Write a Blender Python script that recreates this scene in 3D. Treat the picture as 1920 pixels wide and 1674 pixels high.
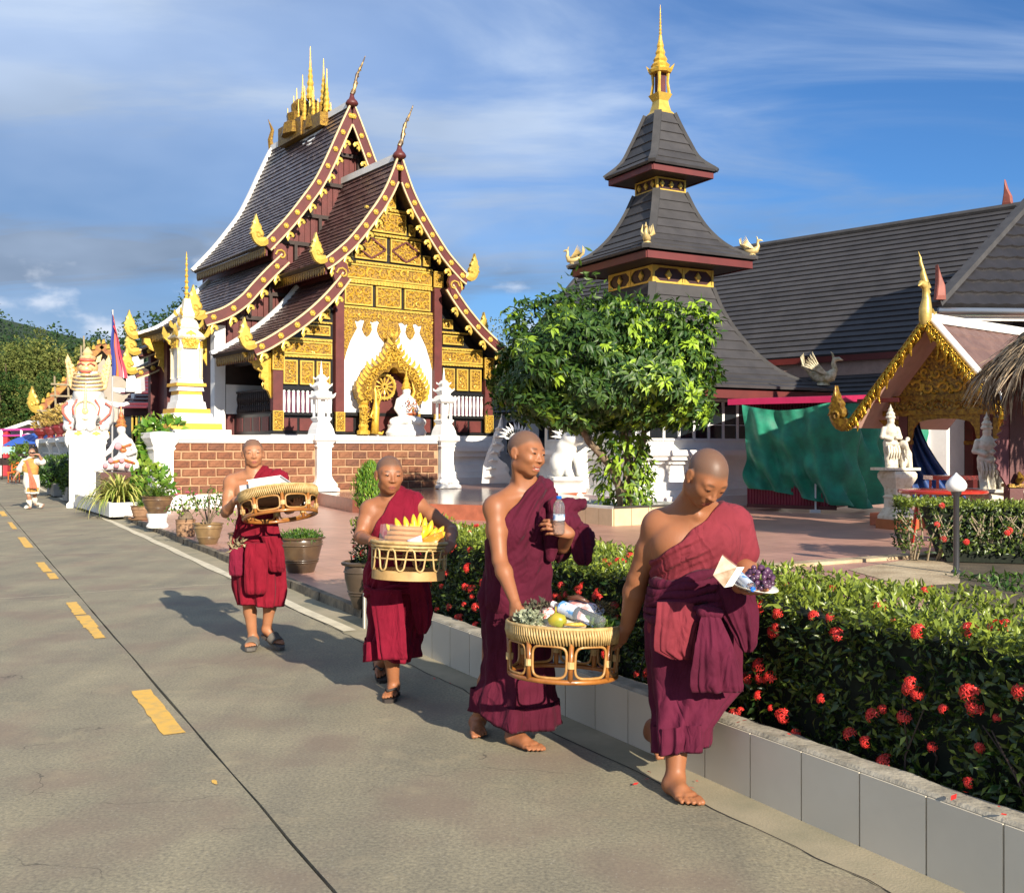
import bpy, bmesh, math, random
import numpy as np
from mathutils import Vector, Matrix, noise as mnoise

for _o in list(bpy.data.objects): bpy.data.objects.remove(_o)
SC = bpy.context.scene
COL = SC.collection
PI = math.pi
R = math.radians

# ------------------------------------------------------------------ camera
CAM_H = 1.55
FPX = 1950.0          # focal length in pixels of a 1920 px wide picture
cam_d = bpy.data.cameras.new('camera'); cam = bpy.data.objects.new('camera', cam_d); COL.objects.link(cam)
cam.location = (0, 0, CAM_H); cam.rotation_euler = (R(90), 0, 0)
cam_d.sensor_width = 36.0; cam_d.lens = 36.0*FPX/1920.0; cam_d.shift_y = 3.0/1920.0
cam_d.clip_start = 0.05; cam_d.clip_end = 3000
SC.camera = cam

# ------------------------------------------------------------------ light
SUN_DIR = Vector((0.465, -0.885, 0.43)).normalized()
sun_el = math.asin(SUN_DIR.z); sun_az = math.atan2(SUN_DIR.x, SUN_DIR.y)
sd = bpy.data.lights.new('sun', 'SUN'); sd.energy = 5.0; sd.angle = R(0.55); sd.color = (1.0, 0.90, 0.74)
so = bpy.data.objects.new('sun', sd); COL.objects.link(so)
so.rotation_euler = (-SUN_DIR).to_track_quat('-Z', 'Y').to_euler(); so.location = (20, -40, 30)

W = bpy.data.worlds.new('World'); SC.world = W; W.use_nodes = True
nt = W.node_tree; nt.nodes.clear()
def wn(t, **k):
    n = nt.nodes.new(t)
    for a, b in k.items(): setattr(n, a, b)
    return n
def wl(a, b): nt.links.new(a, b)
def wmath(op, a, b=None, c=None, clamp=False):
    n = wn('ShaderNodeMath', operation=op, use_clamp=clamp)
    for i, v in enumerate((a, b, c)):
        if v is None: continue
        if isinstance(v, (int, float)): n.inputs[i].default_value = v
        else: wl(v, n.inputs[i])
    return n.outputs[0]
sky = wn('ShaderNodeTexSky', sky_type='NISHITA', sun_disc=False)
sky.sun_elevation = sun_el; sky.sun_rotation = sun_az; sky.air_density = 1.0; sky.dust_density = 0.0; sky.ozone_density = 4.0
tc = wn('ShaderNodeTexCoord'); sep = wn('ShaderNodeSeparateXYZ'); wl(tc.outputs['Generated'], sep.inputs[0])
zc = wmath('MAXIMUM', sep.outputs[2], 0.0)
den = wmath('ADD', zc, 0.22)
comb = wn('ShaderNodeCombineXYZ')
wl(wmath('DIVIDE', sep.outputs[0], den), comb.inputs[0]); wl(wmath('DIVIDE', sep.outputs[1], den), comb.inputs[1])
# thin high cloud: stretched noise on the cloud plane
mp = wn('ShaderNodeMapping'); mp.inputs['Rotation'].default_value = (0, 0, 0.6); mp.inputs['Scale'].default_value = (0.9, 2.3, 1); mp.inputs['Location'].default_value = (3.1, 1.7, 0)
wl(comb.outputs[0], mp.inputs[0])
n1 = wn('ShaderNodeTexNoise'); n1.inputs['Scale'].default_value = 1.1; n1.inputs['Detail'].default_value = 7; n1.inputs['Roughness'].default_value = 0.55; n1.inputs['Distortion'].default_value = 0.6
wl(mp.outputs[0], n1.inputs['Vector'])
thin = wn('ShaderNodeMapRange', interpolation_type='SMOOTHSTEP'); thin.inputs[1].default_value = 0.40; thin.inputs[2].default_value = 0.72
wl(n1.outputs[0], thin.inputs[0])
# broad veil that is thicker to the north-west, where the weather comes from
veil = wn('ShaderNodeMapRange', interpolation_type='SMOOTHSTEP'); veil.inputs[1].default_value = 0.30; veil.inputs[2].default_value = -0.42; veil.inputs[3].default_value = 0.0; veil.inputs[4].default_value = 0.85
wl(sep.outputs[0], veil.inputs[0])
n2 = wn('ShaderNodeTexNoise'); n2.inputs['Scale'].default_value = 0.8; n2.inputs['Detail'].default_value = 5; n2.inputs['Roughness'].default_value = 0.5
wl(comb.outputs[0], n2.inputs['Vector'])
veil_m = wmath('MULTIPLY', veil.outputs[0], wmath('MULTIPLY_ADD', n2.outputs[0], 0.9, 0.45), clamp=True)
cov = wmath('ADD', wmath('MULTIPLY', thin.outputs[0], 0.80), veil_m, clamp=True)
# low cumulus banks near the horizon
mp3 = wn('ShaderNodeMapping'); mp3.inputs['Scale'].default_value = (1, 1, 1.9); mp3.inputs['Location'].default_value = (0.02, 0.31, 0.12)
wl(tc.outputs['Generated'], mp3.inputs[0])
n3 = wn('ShaderNodeTexNoise'); n3.inputs['Scale'].default_value = 7.5; n3.inputs['Detail'].default_value = 8; n3.inputs['Roughness'].default_value = 0.5
wl(mp3.outputs[0], n3.inputs['Vector'])
cum = wn('ShaderNodeMapRange', interpolation_type='SMOOTHSTEP'); cum.inputs[1].default_value = 0.50; cum.inputs[2].default_value = 0.60
wl(n3.outputs[0], cum.inputs[0])
lowm = wn('ShaderNodeMapRange', interpolation_type='SMOOTHSTEP'); lowm.inputs[1].default_value = 0.20; lowm.inputs[2].default_value = 0.15
wl(sep.outputs[2], lowm.inputs[0])
cum_f = wmath('MULTIPLY', wmath('MULTIPLY', cum.outputs[0], lowm.outputs[0]), 0.8)
deep = wn('ShaderNodeMix', data_type='RGBA', blend_type='MULTIPLY'); deep.inputs['Factor'].default_value = 1; wl(sky.outputs[0], deep.inputs['A']); deep.inputs['B'].default_value = (0.66, 1.04, 1.42, 1)
mix1 = wn('ShaderNodeMix', data_type='RGBA'); wl(cov, mix1.inputs['Factor']); wl(deep.outputs['Result'], mix1.inputs['A'])
shade = wn('ShaderNodeValToRGB')
shade.color_ramp.elements[0].position = 0.36; shade.color_ramp.elements[0].color = (2.4, 3.3, 4.8, 1)
shade.color_ramp.elements[1].position = 0.66; shade.color_ramp.elements[1].color = (5.6, 7.0, 9.4, 1)
hi = wn('ShaderNodeMapRange', interpolation_type='SMOOTHSTEP'); hi.inputs[1].default_value = 0.10; hi.inputs[2].default_value = 0.42; hi.inputs[3].default_value = -0.10; hi.inputs[4].default_value = 0.16; wl(sep.outputs[2], hi.inputs[0])
wl(wmath('ADD', n2.outputs[0], hi.outputs[0]), shade.inputs[0]); wl(shade.outputs[0], mix1.inputs['B'])
mix2 = wn('ShaderNodeMix', data_type='RGBA'); wl(cum_f, mix2.inputs['Factor']); wl(mix1.outputs['Result'], mix2.inputs['A']); mix2.inputs['B'].default_value = (9.0, 9.6, 10.8, 1)
bg = wn('ShaderNodeBackground'); bg.inputs['Strength'].default_value = 0.053
wl(mix2.outputs['Result'], bg.inputs['Color'])
wo = wn('ShaderNodeOutputWorld'); wl(bg.outputs[0], wo.inputs[0])

SC.view_settings.view_transform = 'Standard'; SC.view_settings.look = 'None'
SC.view_settings.exposure = 0.88; SC.view_settings.gamma = 1.0
SC.view_settings.use_curve_mapping = False
SC.cycles.max_bounces = 7; SC.cycles.transparent_max_bounces = 12
SC.cycles.sample_clamp_indirect = 6.0

# ------------------------------------------------------------------ helpers
def at(u, v, Y):
    """point at distance Y (metres in front of the viewpoint) measured on the photograph"""
    return Vector(((u-960.0)/FPX*Y, Y, CAM_H-(v-840.0)/FPX*Y))
def ground(u, v, z=0.0):
    Y = FPX*(CAM_H-z)/(v-840.0)
    return Vector(((u-960.0)/FPX*Y, Y, z))
RD = Vector((-math.sin(R(28.3)), math.cos(R(28.3)), 0)); RN = Vector((RD.y, -RD.x, 0))     # along / across the road
def rp(s, o, z=0.0): return RD*s + RN*o + Vector((0, 0, z))
V3 = Vector

ORG = {}
class MB:
    def __init__(self): self.V = []; self.F = []
    def add(self, vs, fs):
        n = len(self.V); self.V.extend([tuple(v) for v in vs]); self.F.extend([tuple(i+n for i in f) for f in fs]); return self
    def box(self, c, s, rz=0.0, M=None):
        hx, hy, hz = s[0]/2, s[1]/2, s[2]/2
        P = [V3((x, y, z)) for z in (-hz, hz) for (x, y) in ((-hx, -hy), (hx, -hy), (hx, hy), (-hx, hy))]
        Q = M if M is not None else Matrix.Rotation(rz, 3, 'Z')
        c = V3(c)
        return self.add([Q @ p + c for p in P], [(3, 2, 1, 0), (4, 5, 6, 7), (0, 1, 5, 4), (1, 2, 6, 5), (2, 3, 7, 6), (3, 0, 4, 7)])
    def bbox(self, x0, x1, y0, y1, z0, z1):
        return self.box(((x0+x1)/2, (y0+y1)/2, (z0+z1)/2), (abs(x1-x0), abs(y1-y0), abs(z1-z0)))
    def beam(self, p, q, w, h, up=(0, 0, 1)):
        p = V3(p); q = V3(q); d = q-p; L = d.length
        if L < 1e-6: return self
        d /= L; up = V3(up); x = d.cross(up)
        if x.length < 1e-5: x = d.cross(V3((1, 0, 0)))
        x.normalize(); y = x.cross(d).normalized()
        P = [p+x*a*w/2+y*c*h/2 for (a, c) in ((-1, -1), (1, -1), (1, 1), (-1, 1))] + [q+x*a*w/2+y*c*h/2 for (a, c) in ((-1, -1), (1, -1), (1, 1), (-1, 1))]
        return self.add(P, [(0, 1, 2, 3), (7, 6, 5, 4), (0, 4, 5, 1), (1, 5, 6, 2), (2, 6, 7, 3), (3, 7, 4, 0)])
    def tube(self, pts, r, n=8, cap=True, closed=False, flat=1.0, up=None):
        pts = [V3(p) for p in pts]; m = len(pts)
        rs = r if isinstance(r, (list, tuple)) else [r]*m
        vs = []; fs = []
        prev = None
        for i, p in enumerate(pts):
            if closed: d = pts[(i+1) % m]-pts[i-1]
            else: d = pts[min(i+1, m-1)]-pts[max(i-1, 0)]
            if d.length < 1e-9: d = V3((0, 0, 1))
            d.normalize()
            if up is not None: x = d.cross(V3(up))
            elif prev is None:
                x = d.cross(V3((0, 0, 1)) if abs(d.z) < 0.95 else V3((0, 1, 0)))
            else: x = prev-d*prev.dot(d)
            if x.length < 1e-6: x = d.cross(V3((1, 0, 0)))
            x.normalize(); prev = x; y = d.cross(x)
            for k in range(n):
                a = 2*PI*k/n
                vs.append(p+x*math.cos(a)*rs[i]+y*math.sin(a)*rs[i]*flat)
        for i in range(m if closed else m-1):
            for k in range(n):
                a = i*n+k; b_ = i*n+(k+1) % n; c = ((i+1) % m)*n+(k+1) % n; d_ = ((i+1) % m)*n+k
                fs.append((a, b_, c, d_))
        if cap and not closed:
            fs.append(tuple(range(n-1, -1, -1))); fs.append(tuple((m-1)*n+k for k in range(n)))
        return self.add(vs, fs)
    def lathe(self, prof, c=(0, 0, 0), n=16, sx=1.0, sy=1.0, rz=0.0, cap=True, M=None, wob=None):
        vs = []; fs = []; c = V3(c); m = len(prof)
        for i, (r, z) in enumerate(prof):
            for k in range(n):
                a = 2*PI*k/n+rz
                rr = r*(1.0 if wob is None else wob(a, i))
                p = V3((rr*math.cos(a)*sx, rr*math.sin(a)*sy, z))
                vs.append((M @ p if M is not None else p)+c)
        for i in range(m-1):
            for k in range(n):
                fs.append((i*n+k, i*n+(k+1) % n, (i+1)*n+(k+1) % n, (i+1)*n+k))
        if cap:
            fs.append(tuple(range(n-1, -1, -1))); fs.append(tuple((m-1)*n+k for k in range(n)))
        return self.add(vs, fs)
    def ell(self, c, r, M=None, nu=12, nv=8):
        prof = [(max(1e-4, math.sin(PI*i/nv)), -math.cos(PI*i/nv)) for i in range(nv+1)]
        S = Matrix.Diagonal(V3(r)); Q = (M @ S) if M is not None else S
        return self.lathe(prof, c, nu, M=Q, cap=False)
    def prism(self, poly, O, ux, uy, th, taper=0.0):
        """polygon in the plane (O,ux,uy), thickness th centred on it; taper bulges the faces into a pillow"""
        O = V3(O); ux = V3(ux); uy = V3(uy); nn = ux.cross(uy).normalized(); n = len(poly)
        A = [O+ux*x+uy*y-nn*th/2 for x, y in poly]; B = [O+ux*x+uy*y+nn*th/2 for x, y in poly]
        if taper <= 0:
            return self.add(A+B, [tuple(range(n-1, -1, -1)), tuple(range(n, 2*n))] + [(i, (i+1) % n, n+(i+1) % n, n+i) for i in range(n)])
        cx = sum(p[0] for p in poly)/n; cy = sum(p[1] for p in poly)/n
        k = 0.72
        A2 = [O+ux*(cx+(x-cx)*k)+uy*(cy+(y-cy)*k)-nn*(th/2+taper) for x, y in poly]
        B2 = [O+ux*(cx+(x-cx)*k)+uy*(cy+(y-cy)*k)+nn*(th/2+taper) for x, y in poly]
        f = [(i, (i+1) % n, n+(i+1) % n, n+i) for i in range(n)]
        f += [((i+1) % n, i, 2*n+i, 2*n+(i+1) % n) for i in range(n)]
        f += [(n+i, n+(i+1) % n, 3*n+(i+1) % n, 3*n+i) for i in range(n)]
        f += [tuple(range(3*n-1, 2*n-1, -1)), tuple(range(3*n, 4*n))]
        return self.add(A+B+A2+B2, f)
    def quad(self, a, b, c, d): return self.add([a, b, c, d], [(0, 1, 2, 3)])

def mesh_from(name, mb, mat=None, org=None, smooth=False, angle=None):
    me = bpy.data.meshes.new(name)
    V = mb.V if org is None else [(x-org[0], y-org[1], z-org[2]) for x, y, z in mb.V]
    me.from_pydata(V, [], mb.F); me.validate(); me.update()
    if mat is not None: me.materials.append(mat)
    if smooth: smooth_mesh(me, angle)
    return me
def smooth_mesh(me, angle=None):
    me.polygons.foreach_set('use_smooth', [True]*len(me.polygons))
    if angle is not None:
        try: me.set_sharp_from_angle(angle=R(angle))
        except Exception: pass
    me.update()
def link(name, me, parent=None, loc=None, rot=None):
    o = bpy.data.objects.new(name, me); COL.objects.link(o)
    if parent is not None: o.parent = parent; ORG[o] = ORG.get(parent)
    if loc is not None: o.location = loc
    if rot is not None: o.rotation_euler = rot
    return o
def mk(name, mb, mat, parent=None, smooth=False, angle=None, label=None, kind=None):
    """one mesh object; its vertices are given in the axes of the thing it belongs to (world axes for things made with org)"""
    o = link(name, mesh_from(name, mb, mat, ORG.get(parent) if parent is not None else None, smooth, angle), parent)
    if label: o['label'] = label
    if kind: o['kind'] = kind
    return o
def thing(name, label, cat, loc=(0, 0, 0), rotz=0.0, group=None, world=True):
    o = bpy.data.objects.new(name, None); COL.objects.link(o); o.empty_display_size = 0.2
    o.location = loc; o.rotation_euler = (0, 0, rotz); o['label'] = label; o['category'] = cat
    if group: o['group'] = group
    ORG[o] = V3(loc) if world else None
    return o
def tag(o, label, cat, group=None):
    o['label'] = label; o['category'] = cat
    if group: o['group'] = group
    return o
def solo(name, mb, mat, label, cat, base, group=None, smooth=False, angle=None):
    """a thing that is one mesh, its origin at base"""
    o = link(name, mesh_from(name, mb, mat, V3(base), smooth, angle)); o.location = base; ORG[o] = V3(base)
    return tag(o, label, cat, group)
def struct(name, mb, mat, smooth=False):
    o = link(name, mesh_from(name, mb, mat, None, smooth)); o['kind'] = 'structure'; return o
def dup(o, parent=None):
    c = o.copy(); COL.objects.link(c)
    if parent is not None: c.parent = parent
    for ch in list(o.children): dup(ch, c)
    return c

# ------------------------------------------------------------------ materials
MATS = {}
def mat(name, col, rough=0.6, metal=0.0, var=0.0, vscale=6.0, col2=None, bump=0.0, bscale=30.0, spec=0.5, stretch=None, detail=6.0, trans=0.0, alpha=1.0, tint=None, coat=0.0, sheen=0.0, vlo=0.35, vhi=0.65, bdet=4.0, sss=0.0, objrand=0.0):
    """principled material: base colour, mottled towards col2 by noise, fine bump relief; tint mixes towards a colour by the mesh attribute 'tint'"""
    if name in MATS: return MATS[name]
    m = bpy.data.materials.new(name); m.use_nodes = True; N = m.node_tree.nodes; L = m.node_tree.links
    p = N['Principled BSDF']; out = N['Material Output']
    p.inputs['Roughness'].default_value = rough; p.inputs['Metallic'].default_value = metal
    p.inputs['Specular IOR Level'].default_value = spec
    if coat: p.inputs['Coat Weight'].default_value = coat; p.inputs['Coat Roughness'].default_value = 0.12
    if sheen: p.inputs['Sheen Weight'].default_value = sheen; p.inputs['Sheen Roughness'].default_value = 0.4
    if trans: p.inputs['Transmission Weight'].default_value = trans
    if alpha < 1: p.inputs['Alpha'].default_value = alpha
    if sss:
        p.inputs['Subsurface Weight'].default_value = sss; p.inputs['Subsurface Radius'].default_value = (1.0, 0.35, 0.2); p.inputs['Subsurface Scale'].default_value = 0.012
    tcn = N.new('ShaderNodeTexCoord'); vec = tcn.outputs['Object']
    if stretch:
        mpn = N.new('ShaderNodeMapping'); mpn.inputs['Scale'].default_value = stretch; L.new(vec, mpn.inputs[0]); vec = mpn.outputs[0]
    c = (*col, 1.0); src = None
    if var or col2:
        nz = N.new('ShaderNodeTexNoise'); nz.inputs['Scale'].default_value = vscale; nz.inputs['Detail'].default_value = detail; nz.inputs['Roughness'].default_value = 0.6
        L.new(vec, nz.inputs['Vector'])
        mr = N.new('ShaderNodeMapRange'); mr.inputs[1].default_value = vlo; mr.inputs[2].default_value = vhi; L.new(nz.outputs[0], mr.inputs[0])
        mx = N.new('ShaderNodeMix'); mx.data_type = 'RGBA'; L.new(mr.outputs[0], mx.inputs['Factor'])
        c2 = col2 if col2 else tuple(x*(1-var) for x in col)
        mx.inputs['A'].default_value = c; mx.inputs['B'].default_value = (*c2, 1.0); src = mx.outputs['Result']
    if tint:
        a = N.new('ShaderNodeAttribute'); a.attribute_name = 'tint'
        mt = N.new('ShaderNodeMix'); mt.data_type = 'RGBA'; L.new(a.outputs['Fac'], mt.inputs['Factor'])
        if src: L.new(src, mt.inputs['A'])
        else: mt.inputs['A'].default_value = c
        mt.inputs['B'].default_value = (*tint, 1.0); src = mt.outputs['Result']
    if objrand:
        oi = N.new('ShaderNodeObjectInfo'); hs = N.new('ShaderNodeHueSaturation')
        mr2 = N.new('ShaderNodeMapRange'); mr2.inputs[3].default_value = 1-objrand; mr2.inputs[4].default_value = 1+objrand; L.new(oi.outputs['Random'], mr2.inputs[0]); L.new(mr2.outputs[0], hs.inputs['Value'])
        if src: L.new(src, hs.inputs['Color'])
        else: hs.inputs['Color'].default_value = c
        src = hs.outputs[0]
    if src: L.new(src, p.inputs['Base Color'])
    else: p.inputs['Base Color'].default_value = c
    if bump:
        bn = N.new('ShaderNodeTexNoise'); bn.inputs['Scale'].default_value = bscale; bn.inputs['Detail'].default_value = bdet; L.new(vec, bn.inputs['Vector'])
        bp = N.new('ShaderNodeBump'); bp.inputs['Strength'].default_value = min(1.0, bump); bp.inputs['Distance'].default_value = 0.02*max(1.0, bump); L.new(bn.outputs[0], bp.inputs['Height']); L.new(bp.outputs[0], p.inputs['Normal'])
    MATS[name] = m
    return m
def leafmat(name, col, tint, rough=0.45, transl=0.3, spec=0.5):
    if name in MATS: return MATS[name]
    m = bpy.data.materials.new(name); m.use_nodes = True; N = m.node_tree.nodes; L = m.node_tree.links
    p = N['Principled BSDF']; out = N['Material Output']
    p.inputs['Roughness'].default_value = rough; p.inputs['Specular IOR Level'].default_value = spec
    a = N.new('ShaderNodeAttribute'); a.attribute_name = 'tint'
    mt = N.new('ShaderNodeMix'); mt.data_type = 'RGBA'; L.new(a.outputs['Fac'], mt.inputs['Factor'])
    mt.inputs['A'].default_value = (*col, 1); mt.inputs['B'].default_value = (*tint, 1)
    L.new(mt.outputs['Result'], p.inputs['Base Color'])
    tr = N.new('ShaderNodeBsdfTranslucent'); L.new(mt.outputs['Result'], tr.inputs['Color'])
    ms = N.new('ShaderNodeMixShader'); ms.inputs[0].default_value = transl
    L.new(p.outputs[0], ms.inputs[1]); L.new(tr.outputs[0], ms.inputs[2]); L.new(ms.outputs[0], out.inputs['Surface'])
    MATS[name] = m; return m

WHITE = mat('white_plaster', (0.80, 0.79, 0.76), 0.6, var=0.12, vscale=1.6, bump=0.08, bscale=25)
WHITE_OLD = mat('weathered_white_plaster', (0.72, 0.71, 0.67), 0.7, col2=(0.40, 0.39, 0.35), vscale=2.5, vlo=0.5, vhi=0.8, bump=0.1)
GOLD = mat('gold_paint', (0.68, 0.45, 0.07), 0.38, metal=0.25, col2=(0.52, 0.30, 0.03), vscale=9, bump=0.35, bscale=38)
GOLD_FLAT = mat('gold_trim', (0.68, 0.46, 0.085), 0.4, metal=0.35, var=0.25, vscale=5)
GOLD_DARK = mat('old_gold', (0.34, 0.20, 0.02), 0.42, metal=0.4, col2=(0.12, 0.05, 0.008), vscale=16, bump=0.4, bscale=30)
CARVE_BG = mat('carved_ground', (0.40, 0.235, 0.025), 0.5, metal=0.15, col2=(0.11, 0.05, 0.012), vscale=20, vlo=.42, vhi=.6, bump=0.3)
MAROON = mat('maroon_paint', (0.12, 0.024, 0.021), 0.5, var=0.3, vscale=3, bump=0.06)
MAROON_D = mat('dark_maroon_paint', (0.10, 0.016, 0.016), 0.5, var=0.3, vscale=3)
BLACK = mat('black_lacquer', (0.012, 0.012, 0.013), 0.35, var=0.3)
CREAM = mat('cream_edge', (0.62, 0.47, 0.26), 0.5, var=0.2)
WOOD_DARK = mat('dark_wood', (0.035, 0.02, 0.016), 0.6, var=0.4, vscale=4)
TILE_RED = mat('red_brown_roof_tile', (0.075, 0.030, 0.028), 0.38, col2=(0.045, 0.022, 0.024), vscale=5, bump=0.1, objrand=0.0, spec=0.6)
TILE_MAIN = mat('aubergine_roof_tile', (0.062, 0.040, 0.044), 0.34, col2=(0.036, 0.024, 0.028), vscale=5, bump=0.1, spec=0.7)
SLATE = mat('charcoal_roof_slate', (0.050, 0.047, 0.049), 0.62, col2=(0.034, 0.032, 0.034), vscale=2.0, bump=0.12, bscale=60, objrand=0.10)
SLATE_HIP = mat('charcoal_hip_cap', (0.062, 0.059, 0.059), 0.6, var=0.3, vscale=3)
STEEL = mat('brushed_steel', (0.45, 0.45, 0.45), 0.3, metal=0.9)
GLASS_D = mat('dark_window_glass', (0.012, 0.016, 0.02), 0.08, spec=0.8)

def attr_tint(me, vals, domain='FACE'):
    a = me.attributes.new('tint', 'FLOAT', domain); a.data.foreach_set('value', np.asarray(vals, dtype=np.float32))

def rng_of(seed): return np.random.default_rng(seed)
def norm_rows(a): return a/np.maximum(np.linalg.norm(a, axis=1, keepdims=True), 1e-9)
def leaves(name, P, D, Nn, Ln, Wd, material, tints, parent=None, org=None, bend=0.25, kind=None, fold=0.25):
    """many leaf blades in one mesh: base points P, directions D, face normals Nn, lengths Ln, widths Wd; six vertices each"""
    P = np.asarray(P, float); n = len(P); D = norm_rows(np.asarray(D, float)); Nn = np.asarray(Nn, float)
    S = norm_rows(np.cross(D, Nn)); Nn = np.cross(S, D)
    Ln = np.broadcast_to(np.asarray(Ln, float), (n,))[:, None]; Wd = np.broadcast_to(np.asarray(Wd, float), (n,))[:, None]
    if org is None and parent is not None: org = ORG.get(parent)
    if org is not None: P = P-np.array(org)
    b0 = P; m1 = P+D*Ln*0.5-Nn*0.0; tip = P+D*Ln-Nn*Ln*bend
    l = P+D*Ln*0.45+S*Wd*0.5+Nn*Wd*fold; r = P+D*Ln*0.45-S*Wd*0.5+Nn*Wd*fold
    V = np.stack([b0, l, m1, r, tip], axis=1).reshape(-1, 3)
    base = np.arange(n)*5
    F = np.stack([np.stack([base, base+2, base+1], 1), np.stack([base, base+3, base+2], 1), np.stack([base+1, base+2, base+4], 1), np.stack([base+2, base+3, base+4], 1)], 1).reshape(-1, 3)
    me = tri_mesh(name, V, F, material)
    attr_tint(me, np.repeat(np.asarray(tints), 4))
    o = link(name, me, parent)
    if kind: o['kind'] = kind
    return o
def tri_mesh(name, V, F, material=None, smooth=False):
    V = np.ascontiguousarray(V, dtype=np.float32); F = np.ascontiguousarray(F, dtype=np.int32); k = F.shape[1]
    me = bpy.data.meshes.new(name); me.vertices.add(len(V)); me.vertices.foreach_set('co', V.ravel())
    me.loops.add(F.size); me.loops.foreach_set('vertex_index', F.ravel())
    me.polygons.add(len(F)); me.polygons.foreach_set('loop_start', np.arange(0, F.size, k, dtype=np.int32))
    me.polygons.foreach_set('loop_total', np.full(len(F), k, dtype=np.int32))
    if smooth: me.polygons.foreach_set('use_smooth', np.ones(len(F), dtype=bool))
    me.update(calc_edges=True); me.validate()
    if material is not None: me.materials.append(material)
    return me

def curls(mb, O, ux, uz, w, h, n, size, seed, lift=0.02, flip=1):
    """carved foliage scrolls: raised spiral ribbons spread over the rectangle O..O+ux*w+uz*h"""
    rnd = random.Random(seed); O = V3(O); ux = V3(ux); uz = V3(uz); nn = ux.cross(uz).normalized()*flip
    cols = max(1, round(w/size)); rows = max(1, round(h/size)); cells = [(i, j) for i in range(cols) for j in range(rows)]
    for i, j in cells:
        cx = (i+0.5+rnd.uniform(-.12, .12))*w/cols; cy = (j+0.5+rnd.uniform(-.12, .12))*h/rows
        s = min(w/cols, h/rows)*0.50; sg = 1 if (i+j) % 2 else -1; a0 = rnd.uniform(0, 2*PI)
        pts = []; rs = []
        for k in range(9):
            t = k/8.0; rr = s*(1-0.82*t); a = a0+sg*t*5.6
            pts.append(O+ux*(cx+rr*math.cos(a))+uz*(cy+rr*math.sin(a))+nn*lift*(0.35+0.5*t)); rs.append(s*0.21*(1-0.45*t)+0.004)
        mb.tube(pts, rs, 4, cap=True)
        for q in range(3):       # little leaf tips around the scroll
            a = a0+q*2.1+0.7; p = O+ux*(cx+s*0.98*math.cos(a))+uz*(cy+s*0.98*math.sin(a))
            d = ux*math.cos(a+sg*0.9)+uz*math.sin(a+sg*0.9)
            mb.tube([p+nn*lift*0.3, p+d*s*0.34+nn*lift*0.9, p+d*s*0.55+nn*lift*0.2], [s*0.18, s*0.13, 0.002], 4)
    return mb

FLAME = [(0, -.06), (.16, -.16), (.36, -.20), (.55, -.12), (.68, .02), (.76, .18), (.80, .30), (.86, .30), (.80, .42), (.78, .52), (.84, .54), (.76, .66), (.72, .78), (.74, .84), (.66, .96), (.62, 1.1), (.57, 1.25), (.53, 1.08), (.46, .96), (.48, .88), (.38, .80), (.30, .66), (.33, .58), (.24, .48), (.20, .34), (.26, .24), (.36, .24), (.42, .30), (.44, .22), (.34, .12), (.18, .12), (0, .12)]
def flame(mb, O, ux, uz, size, th=None):
    mb.prism([(x*size, z*size) for x, z in FLAME], O, ux, uz, th or size*0.14, taper=size*0.05)
    O = V3(O); ux = V3(ux); uz = V3(uz); nn = ux.cross(uz).normalized()
    for sg in (1, -1):          # raised volute in the belly
        pts = [O+ux*size*(.52+.15*(1-.7*t)*math.cos(5*t+1))+uz*size*(.22+.20*(1-.7*t)*math.sin(5*t+1)+0.12*t)+nn*sg*size*0.13 for t in [k/8 for k in range(9)]]
        mb.tube(pts, [size*.045]*9, 5)
    return mb
def chofa(parent, O, ux, h, bulb, tipmat=None, lean=0.28):
    """gable-peak finial: bulb, bent neck and horn"""
    O = V3(O); ux = V3(ux); uz = V3((0, 0, 1))
    m = MB()
    pr = [(0.25, -.10), (.62, 0.0), (.95, .28), (1.0, .5), (.82, .85), (.5, 1.15), (.36, 1.5), (.28, 1.9)]
    m.lathe([(r*bulb, z*bulb) for r, z in pr], O, 12)
    mk('finial_bulb', m, MAROON, parent, smooth=True)
    m = MB(); b0 = O+uz*bulb*1.85
    pts = [b0+ux*h*lean*f(t)+uz*(h-bulb*1.85)*t for t in [k/12 for k in range(13)] for f in (lambda t: t**1.2+0.10*math.sin(t*9)*(1-t),)]
    rs = [bulb*(.30+.10*math.sin(k*2.4))*(1-k/12)**0.8+0.012 for k in range(13)]
    m.tube(pts, rs, 8)
    for k in (3, 5, 7):
        m.prism([(0, 0), (.5*bulb, .25*bulb), (.25*bulb, .7*bulb), (0, .5*bulb)], pts[k], ux, uz, bulb*.2)
    mk('finial_horn', m, GOLD_DARK if tipmat is None else tipmat, parent, smooth=True, angle=40)
    m = MB(); m.ell(O-ux.cross(uz).normalized()*0+uz*bulb*.5-ux*0, (bulb*.5, bulb*.5, bulb*.5), nu=8, nv=6)
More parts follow.
